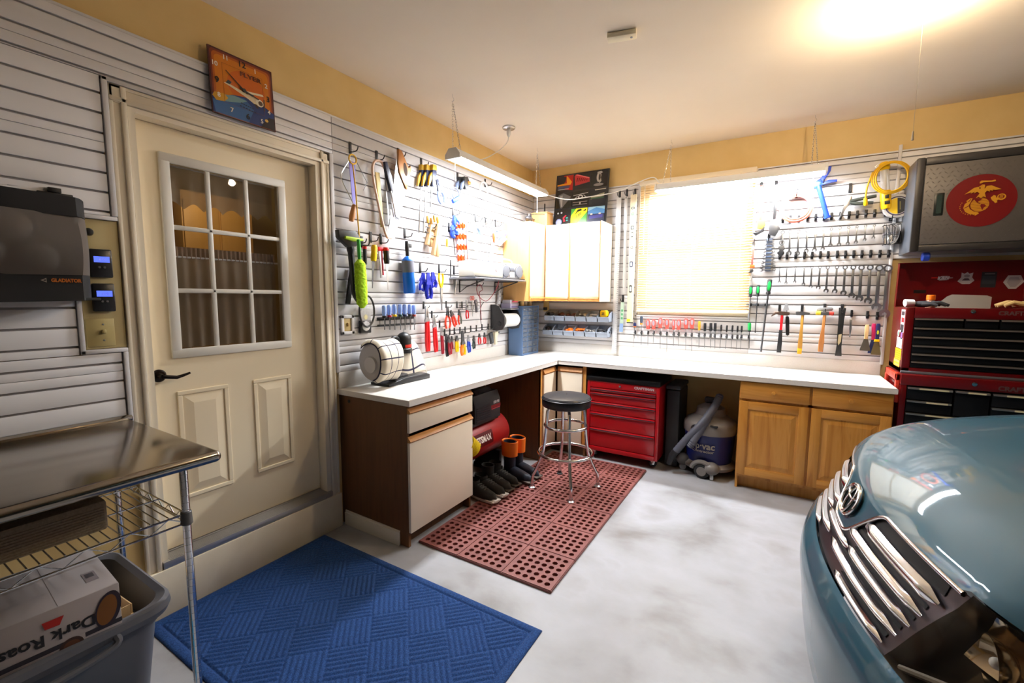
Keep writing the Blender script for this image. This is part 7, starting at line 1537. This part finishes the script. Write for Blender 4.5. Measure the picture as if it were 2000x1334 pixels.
for q in range(3): m_.tube([(.03+(.115-.012*q)*cos(a), -.04-.006*q, -.125+(.115-.006*q)*sin(a)) for a in [2*pi*k/36 for k in range(36)]], .0055, 8, closed=True)
m_.tube(smooth([(-.075, -.04, -.06), (-.11, -.04, -.16), (-.125, -.035, -.245)], 6), .0055, 8); m_.build('cord', mat('cord_yellow', srgb(224, 172, 24), .45), wl); MB().lathe([(0, 0), (.012, -.004), (.014, -.05), (.008, -.06), (0, -.06)], 14, 0, T(-.125, -.035, -.24)).build('plug', YELLOW, wl)
# tape reel, magnetic dish, basket of bits
t, L_ = tool('tape_reel', 'white round tape reel with yellow and black face beside the steel cabinet', 'tape measure', 'B', (1752, 381), (1752, 424), .055)
m_ = MB(); m_.lathe([(0, -.016), (.085, -.016), (.088, -.010), (.088, .010), (.085, .016), (0, .016)], 40, 0, T(0, 0, -L_/2) @ RX(pi/2)); m_.box(.02, .125, -.012, .014, -L_/2-.065, -L_/2-.0, 0, .006); m_.build('case', mat('reel_white', (.62, .60, .58), .4), t)
cz = -L_/2; art('face', [(cmat(236, 196, 30), ellipse(0, cz, .058, .058, 30, a0=pi/2, a1=3*pi/2)), (cmat(30, 30, 32), ellipse(0, cz, .058, .058, 30, a0=-pi/2, a1=pi/2)), (cmat(120, 110, 60), [(.012, cz-.03), (.018, cz-.03), (.018, cz+.03), (.012, cz+.03)])], t, T(0, -.0165, 0), .0006)
MB().tube([(.066*cos(q), -.017, cz+.066*sin(q)) for q in [2*pi*k/36 for k in range(36)]], .004, 6, closed=True).build('rim', mat('reel_rim', srgb(60, 50, 70), .4), t)
hook('B', 1740, 416, 'black hook carrying the white tape reel')
t, L_ = tool('bits_basket', 'small black wire basket filled with silver sockets beside the steel cabinet', 'basket', 'B', (1741, 440), (1741, 477), .03)
m_ = MB()
for z in (0, -L_*.5, -L_): m_.tube([(-.05, .02, z), (-.05, -.035, z), (.05, -.035, z), (.05, .02, z)], .003, 6)
for q in range(7): x = -.05+.1*q/6; m_.tube([(x, -.035, 0), (x, -.035, -L_), (x, .02, -L_)], .002, 6)
m_.build('wires', BLACK, t)
rn = random.Random(3)
for q in range(8):
    x = -.042+.012*q; MB().lathe([(0, 0), (.007, 0), (.007, .03), (.005, .04), (.005, .085), (0, .085)], 10, 0, T(x, -.012+.012*(q % 2), -L_+.006) @ RY(radians(rn.uniform(-8, 8)))).build('socket_bit', CHROME, t)
t = thing('magnetic_dish', 'round chrome magnetic dish standing out from the wall beside the steel cabinet', 'dish', (3.142, -.105, 1.998))
MB().lathe([(0, 0), (.05, 0), (.052, .006), (.080, .022), (.082, .026), (.078, .026), (.05, .012), (0, .010)], 36, 0, T(0, .022, 0) @ RZ(radians(-66)) @ RX(pi/2)).build('dish', CHROME, t)

# hammers and scrapers
def claw(s=1): return [(-.055, .012), (-.012, .016), (.012, .016), (.040, .012), (.052, .012), (.052, -.016), (.040, -.012), (.014, -.018), (-.014, -.016), (-.045, -.006), (-.075, -.030), (-.080, -.026)]
hook('B', 1523, 598, 'black hook carrying the claw hammer'); 
t, L_ = tool('claw_hammer', 'claw hammer with red and black rubber grip hanging on the wall', 'hammer', 'B', (1528, 612), (1521, 688), .06, 'hanging hammers'); b_hammer(t, L_, RED, claw(), mat('hammer_rust', srgb(110, 90, 80), .4, .7), grip=BLACK)
t, L_ = tool('trowel', 'pale pointing trowel hanging behind the claw hammer', 'trowel', 'B', (1534, 590), (1535, 656), .035); MB().prism([(-.02, -.075), (.026, -.07), (.022, -.03), (.008, .0), (-.004, -.02)], -.0015, .0015, 0, 0).build('blade', mat('trowel_pale', (.7, .71, .73), .35, .6), t); MB().lathe([(0, -.12), (.012, -.122), (.015, -.16), (.013, -L_+.01), (0, -L_)], 12, 0, T(.012, 0, 0)).build('handle', BLACK, t); MB().cyl((.008, 0, -.07), (.012, 0, -.125), .004, n=8).build('tang', STEEL_TOOL, t)
bp_ = [(-.050, .012), (-.035, .016), (-.015, .011), (.015, .012), (.030, .010), (.046, .008), (.050, .0), (.046, -.010), (.030, -.012), (.015, -.014), (-.015, -.013), (-.035, -.018), (-.050, -.014)]
hook('B', 1567, 597, 'black double hook carrying the ball-peen hammer', 'peg', 1.0)
t, L_ = tool('ball_peen_hammer', 'ball-peen hammer with yellow-dipped wooden handle between two hammers', 'hammer', 'B', (1568, 612), (1561, 691), .06, 'hanging hammers'); b_hammer(t, L_, HICK, bp_, mat('hammer_steel', (.30, .30, .31), .35, .9), taper=1.1); MB().prism([(-.0165, -L_*.86), (.0165, -L_*.86), (.016, -L_*1.003), (-.016, -L_*1.003)], -.0135, .0135, 0, .005).build('dipped_end', mat('dip_yellow', srgb(240, 176, 40), .4), t)
hook('B', 1611, 596, 'black double hook carrying the mallet with yellow and red faces', 'peg', 1.0)
t, L_ = tool('mallet', 'soft-face mallet with one yellow and one red face and brown handle', 'hammer', 'B', (1611, 612), (1602, 687), .06, 'hanging hammers'); b_hammer(t, L_, WOOD, [(-.028, .014), (.028, .014), (.030, .0), (.028, -.016), (-.028, -.016), (-.030, 0)], mat('hammer_steel', (.30, .30, .31), .35, .9), taper=1.25)
MB().lathe([(0, 0), (.017, 0), (.017, .028), (.014, .032), (0, .032)], 16, 0, T(-.028, 0, 0) @ RY(-pi/2)).build('yellow_face', mat('face_yellow', srgb(246, 220, 60), .4), t); MB().lathe([(0, 0), (.016, 0), (.016, .028), (.013, .032), (0, .032)], 16, 0, T(.028, 0, 0) @ RY(pi/2)).build('red_face', mat('face_red', srgb(176, 50, 40), .4), t)
tag(MB().prism(rrect(-.055, .055, -.014, .014, .013), -.014, .014, 0, .003, frame('B', (1611, 604), (1611, 620), .03)[0]).build('cylinder_holder', mat('holder_grey', srgb(150, 150, 152), .4)), 'grey rounded bar lying in the hook behind the mallet', 'bar')
hook('B', 1645, 597, 'black hook carrying the black pry bar', 'peg', 1.0)
t, L_ = tool('pry_bar', 'flat black pry bar with a worn label hanging right of the mallet', 'pry bar', 'B', (1645, 601), (1637, 695), .04); MB().prism([(-.022, 0), (-.008, 0), (-.003, -.045), (.012, .0), (.026, -.005), (.018, -.10), (.016, -L_*.8), (.022, -L_), (-.022, -L_), (-.016, -L_*.8), (-.018, -.08)], -.006, .006, 0, .002).build('bar', mat('pry_black', (.015, .015, .015), .4), t); MB().prism([(-.010, -L_*.56), (.010, -L_*.54), (.009, -L_*.7), (-.004, -L_*.78), (-.011, -L_*.72)], -.0068, -.0062).build('worn_label', mat('label_worn', srgb(196, 180, 140), .7), t)
hook('B', 1663, 614, 'black hook carrying the small silver cutter', 'clip', .9)
t, L_ = tool('utility_knife', 'small silver utility knife hanging between pry bar and putty knives', 'knife', 'B', (1662, 623), (1660, 656), .03); MB().prism([(-.008, 0), (.008, 0), (.008, -L_*.6), (.003, -L_), (-.004, -L_), (-.008, -L_*.6)], -.005, .005, 0, .002).build('body', STEEL, t); MB().prism([(-.003, -L_*.9), (.003, -L_*.9), (.002, -L_*1.08), (-.003, -L_*1.05)], -.001, .001).build('blade', CHROME, t)
hook('B', 1694, 617, 'black hook carrying the wood-handled putty knife', 'clip', 1.0); hook('B', 1713, 619, 'black hook carrying the blue putty knives', 'clip', 1.0)
t, L_ = tool('putty_knife', 'putty knife with pale wooden handle and dark broad blade', 'putty knife', 'B', (1694, 634), (1689, 685), .04, 'hanging putty knives'); b_putty(t, L_, mat('handle_beech', srgb(222, 188, 134), .5), .032, mat('blade_dull', (.13, .12, .10), .45, .8))
t, L_ = tool('putty_knife', 'pink-handled putty knife with navy blade behind the navy one', 'putty knife', 'B', (1707, 632), (1704, 690), .03, 'hanging putty knives'); b_putty(t, L_, mat('handle_pink', srgb(190, 40, 90), .4), .030, mat('blade_navy', srgb(44, 56, 110), .4))
t, L_ = tool('putty_knife', 'navy and yellow putty knife with a short dark blade, in front', 'putty knife', 'B', (1716, 632), (1710, 693), .055, 'hanging putty knives'); b_putty(t, L_, NAVY, .030, mat('blade_olive', (.16, .14, .07), .45, .7)); MB().prism(ellipse(0, -L_*.28, .0065, .016, 16), -.0085, -.0069).build('inset', mat('inset_lime', srgb(196, 200, 50), .4), t); MB().prism([(-.014, -L_*.50), (.014, -L_*.50), (.018, -L_*.58), (-.018, -L_*.58)], -.008, .008, 0, .002).build('collar', YELLOW, t)
# ------------------------------------------------------------------ the car
YC, YAWC = -2.63, .055
PROF = [(2.70, .17), (2.605, .20), (2.578, .30), (2.566, .42), (2.556, .52), (2.562, .575), (2.585, .625), (2.607, .655), (2.640, .73), (2.665, .79), (2.690, .845), (2.715, .895), (2.775, .948), (2.88, 1.0), (3.08, 1.055), (3.40, 1.11), (3.78, 1.15)]
def cprof(t):
    n = len(PROF); i = min(int(t), n-2); f = t-i; P = [PROF[max(i-1, 0)], PROF[i], PROF[i+1], PROF[min(i+2, n-1)]]
    return [.5*((2*P[1][k])+(P[2][k]-P[0][k])*f+(2*P[0][k]-5*P[1][k]+4*P[2][k]-P[3][k])*f*f+(3*P[1][k]-P[0][k]-3*P[2][k]+P[3][k])*f**3) for k in (0, 1)]
def cpt(t, u, off=0.0):
    x, z = cprof(t); h = max(0, min(1, (t-10)/6)); a = abs(u); m = max(0, min(1, (t-7)/4))
    p = Vector((x+(.27*a*a+1.9*max(0, a-.55)**2)*(1-.62*h)-YAWC*u, YC+u, z-m*(.045*a**2.2+.12*a**8)))
    if off:
        e = .01; n = (cpt(min(t+e, 15.99), u)-cpt(t-e, u)).cross(cpt(t, u+e)-cpt(t, u-e)); n = n.normalized()
        if n.x > 0: n = -n
        p = p+n*off
    return p
car = thing('car', 'light teal car nosing in from beside the pine cabinet, chrome grille forward', 'car', (0, 0, 0))
PAINT = mat('teal_paint', (.026, .098, .145), .5, .15, coat=.8, spec=.2)
def TTOP(u):      # top edge of the grille: dips under the emblem
    a = abs(u)
    if a < .055: return 8.35
    if a < .235: q = (a-.055)/.18; q = q*q*(3-2*q); return 8.35+(10.75-8.35)*q
    return 10.75
def TBOT(u): return 6.75
UH = lambda t: .50+.055*max(0, min(1, (t-7)/3.75))      # inner edge of a headlamp
def sheet(mb, tf0, tf1, u0, u1, nt, nu, off=0.0, mi=0):
    return mb.grid(lambda a, b: cpt(tf0(u0+(u1-u0)*b)+(tf1(u0+(u1-u0)*b)-tf0(u0+(u1-u0)*b))*a, u0+(u1-u0)*b, off), nt, nu, mi)
K = lambda v: (lambda u: v)
m_ = MB(); sheet(m_, lambda u: (TTOP(u)+.12 if abs(u) < .545 else 11.05), K(15.98), -.90, .90, 46, 120); m_.build('hood', PAINT, car, ang=60)
m_ = MB(); sheet(m_, K(0.0), K(6.72), -.93, .93, 44, 80); m_.build('bumper', PAINT, car, ang=60)
GR = mat('grille_satin', (.16, .14, .155), .30, .85); SLOT = mat('grille_slot', (.004, .004, .005), .6)
m_ = MB(); sheet(m_, K(6.74), lambda u: TTOP(u)+.06, -.50, .50, 24, 90, -.012); 
for s_ in (-1, 1): m_.grid(lambda a, b: cpt(6.74+(TTOP(.5)+.06-6.74)*a, s_*(.50+(UH(6.74+4*a)-.50)*b), -.012), 12, 4)
m_.build('grille', GR, car, ang=60)
# slots and chrome bars
def band(mb, ta, tb, u0, u1, off, n=26, swell=0.0):
    nu, nt = 40, 9
    def fn(a, b):
        u = u0+(u1-u0)*b; g = min(1, .35+b/.14, .22+(1-b)/.16) if swell else 1; mid = (ta(b)+tb(b))/2; t = mid+(tb(b)-ta(b))*(a-.5)*g
        return cpt(t, u, off+swell*sin(pi*a)*min(1, 6*b, 6*(1-b)))
    mb.grid(fn, nt, nu)
BARC = mat('grille_chrome', (.80, .80, .82), .12, 1.0)
rowsG = [(9.30, 9.95, 10.60, .16, .515, True), (8.55, 9.0, 9.28, .085, .505, True), (7.95, 8.30, 8.55, .15, .50, True), (7.45, 7.72, 7.93, .02, .49, True), (6.92, 7.22, 7.43, .17, .475, True)]
for s_ in (-1, 1):
    for (a, b, c_, u0, u1, sl) in rowsG:
        m_ = MB(); band(m_, lambda q: a, lambda q: b, s_*u0, s_*u1, -.002, swell=.014); m_.build('grille_bar', BARC, car, ang=60)
        m_ = MB(); band(m_, lambda q: b+.02, lambda q: c_-.05+(b+.02-c_+.05)*(max(0, 1-q/.12)**2*.8), s_*(u0+.015), s_*(u1-.012), -.0095); m_.build('grille_slot', SLOT, car, ang=60)
m_ = MB(); band(m_, lambda q: 7.9, lambda q: 8.2, -.15, .15, -.002, swell=.012); m_.build('grille_bar', BARC, car, ang=60)
m_ = MB(); n = 120; m_.tube([cpt(TTOP(-.545+1.09*k/n)+.02, -.545+1.09*k/n, -.002) for k in range(n+1)], .0065, 8); m_.build('grille_rim', BARC, car, ang=60)
# emblem: three interlaced ovals in a chrome ring
cE = cpt(9.75, 0, .010); e_ = .05; nE = (cpt(9.75+e_, 0)-cpt(9.75-e_, 0)); zE = nE.normalized(); xE = Vector((-YAWC, 1, 0)).normalized(); yE = zE.cross(xE).normalized()
if yE.x < 0: yE = -yE
ME = Matrix(((-xE.x, yE.x, zE.x, cE.x), (-xE.y, yE.y, zE.y, cE.y), (-xE.z, yE.z, zE.z, cE.z), (0, 0, 0, 1)))
def oval(mb, rx, rz, cz, r): mb.tube([(rx*cos(q), 0, cz+rz*sin(q)) for q in [2*pi*k/44 for k in range(44)]], r, 8, closed=True)
m_ = MB(); oval(m_, .072, .052, 0, .0055); oval(m_, .026, .048, 0, .0050); oval(m_, .050, .020, .026, .0050); em = m_.build('emblem', CHROME, car, M=ME)
MB().prism(ellipse(0, 0, .070, .050, 36), .004, .010, 0, 0).build('emblem_backing', mat('emblem_dark', (.03, .05, .055), .3, .5), car, M=ME)
# headlamps
LENS = mat('headlamp_lens', (.02, .02, .02), .03, alpha=.16, spec=.8); HSG = mat('headlamp_housing', (.13, .10, .07), .3, .85); REFL = mat('headlamp_reflector', (.80, .66, .46), .15, 1.0)
for s_ in (-1, 1):
    def hf(off, sh=0.0): return lambda a, b: cpt(6.76+4.24*a*(1-.25*sh), s_*(UH(6.76+4.24*a)+.006+(.90-UH(6.76+4.24*a)-.008)*b), off*min(1, 8*a, 8*(1-a), 8*b, 8*(1-b)) if off < 0 else off)
    m_ = MB(); m_.grid(hf(-.10), 20, 26); hl = m_.build('headlight', HSG, car, ang=60)
    m_ = MB(); m_.grid(hf(.002), 20, 26); m_.build('lens', LENS, hl, ang=60)
    for q0, q1 in ((.06, .40), (.44, .74)):
        m_ = MB(); m_.grid(lambda a, b: cpt(8.6+1.9*a, s_*(.56+.34*(q0+(q1-q0)*b)), -.045-.03*sin(pi*a)*sin(pi*b)), 14, 14); m_.build('reflector_bowl', REFL, hl)
    for (t_, u_, r_) in ((9.2, .635, .050), (8.6, .77, .044)):
        c0 = cpt(t_, s_*u_, -.035); m_ = MB(); m_.lathe([(0, -.028), (r_*.5, -.022), (r_*.85, -.004), (r_, .016), (r_*1.05, .016)], 26, 0, T(*c0) @ RY(-pi/2)); m_.build('reflector', REFL, hl)
        MB().ball(c0+Vector((-.004, 0, 0)), .012, 8).build('lamp', mat('lamp_glass', (.9, .85, .75), .05), hl)
    m_ = MB(); m_.tube([cpt(6.9, s_*.53, -.02), cpt(7.6, s_*.62, -.03), cpt(8.3, s_*.72, -.035), cpt(8.8, s_*.84, -.03)], .008, 8); m_.build('trim_strip', mat('strip_beige', srgb(150, 140, 126), .35, .5), hl)
    # fender, door side and wheel
    m_ = MB()
    ys = YC+s_*.925
    def side(a, b):
        x = 3.10+4.3*a-YAWC*s_*.9; zt = .86+.10*min(1, a*3); z = .22+(zt-.22)*b
        return (x, YC+s_*(.905+.075*sin(pi*min(1, b*.9+.08))*min(1, .25+a*6)), z)
    m_.grid(side, 40, 12)
    m_.build('fender', PAINT, car, ang=60)
    m_ = MB(); m_.lathe([(0, -.10), (.22, -.10), (.335, -.095), (.345, -.06), (.345, .06), (.335, .095), (.22, .10), (0, .10)], 40, 0, T(3.62, YC+s_*.865, .3455) @ RX(pi/2)); w_ = m_.build('wheel', BLACK_R, car)
    for sg in (1,): MB().lathe([(0, .104), (.05, .108), (.20, .101), (.215, .104), (.215, .096), (0, .096)], 30, 0, T(3.62, YC+s_*.865, .3455) @ (RX(pi/2) if s_ < 0 else RX(-pi/2))).build('hubcap', STEEL, w_)
    m_ = MB(); m_.lathe([(0, -.10), (.22, -.10), (.335, -.095), (.345, -.06), (.345, .06), (.335, .095), (.22, .10), (0, .10)], 40, 0, T(6.62, YC+s_*.865, .3455) @ RX(pi/2)); m_.build('wheel', BLACK_R, car)
m_ = MB(); secs = [(3.78, .80, 1.145), (4.10, .78, 1.34), (4.60, .74, 1.62), (5.2, .72, 1.73), (6.4, .71, 1.74), (7.15, .70, 1.66), (7.4, .74, 1.15)]
m_.grid(lambda a, b: (lambda s: (s[0]-YAWC*0, YC+s[1]*cos(pi*b)*(1 if 1 else 0), 1.10+(s[2]-1.10)*min(1, 1.35*sin(pi*b))))(secs[min(int(round(a*6)), 6)]), 7, 24)
m_.build('cabin', mat('car_glass', (.02, .025, .028), .05), car, ang=60)
m_ = MB(); m_.box(3.2, 7.3, YC-.80, YC+.80, .20, .30); m_.box(7.3, 7.42, YC-.90, YC+.90, .25, 1.15, 0, .03); m_.build('underbody', BLACK, car)
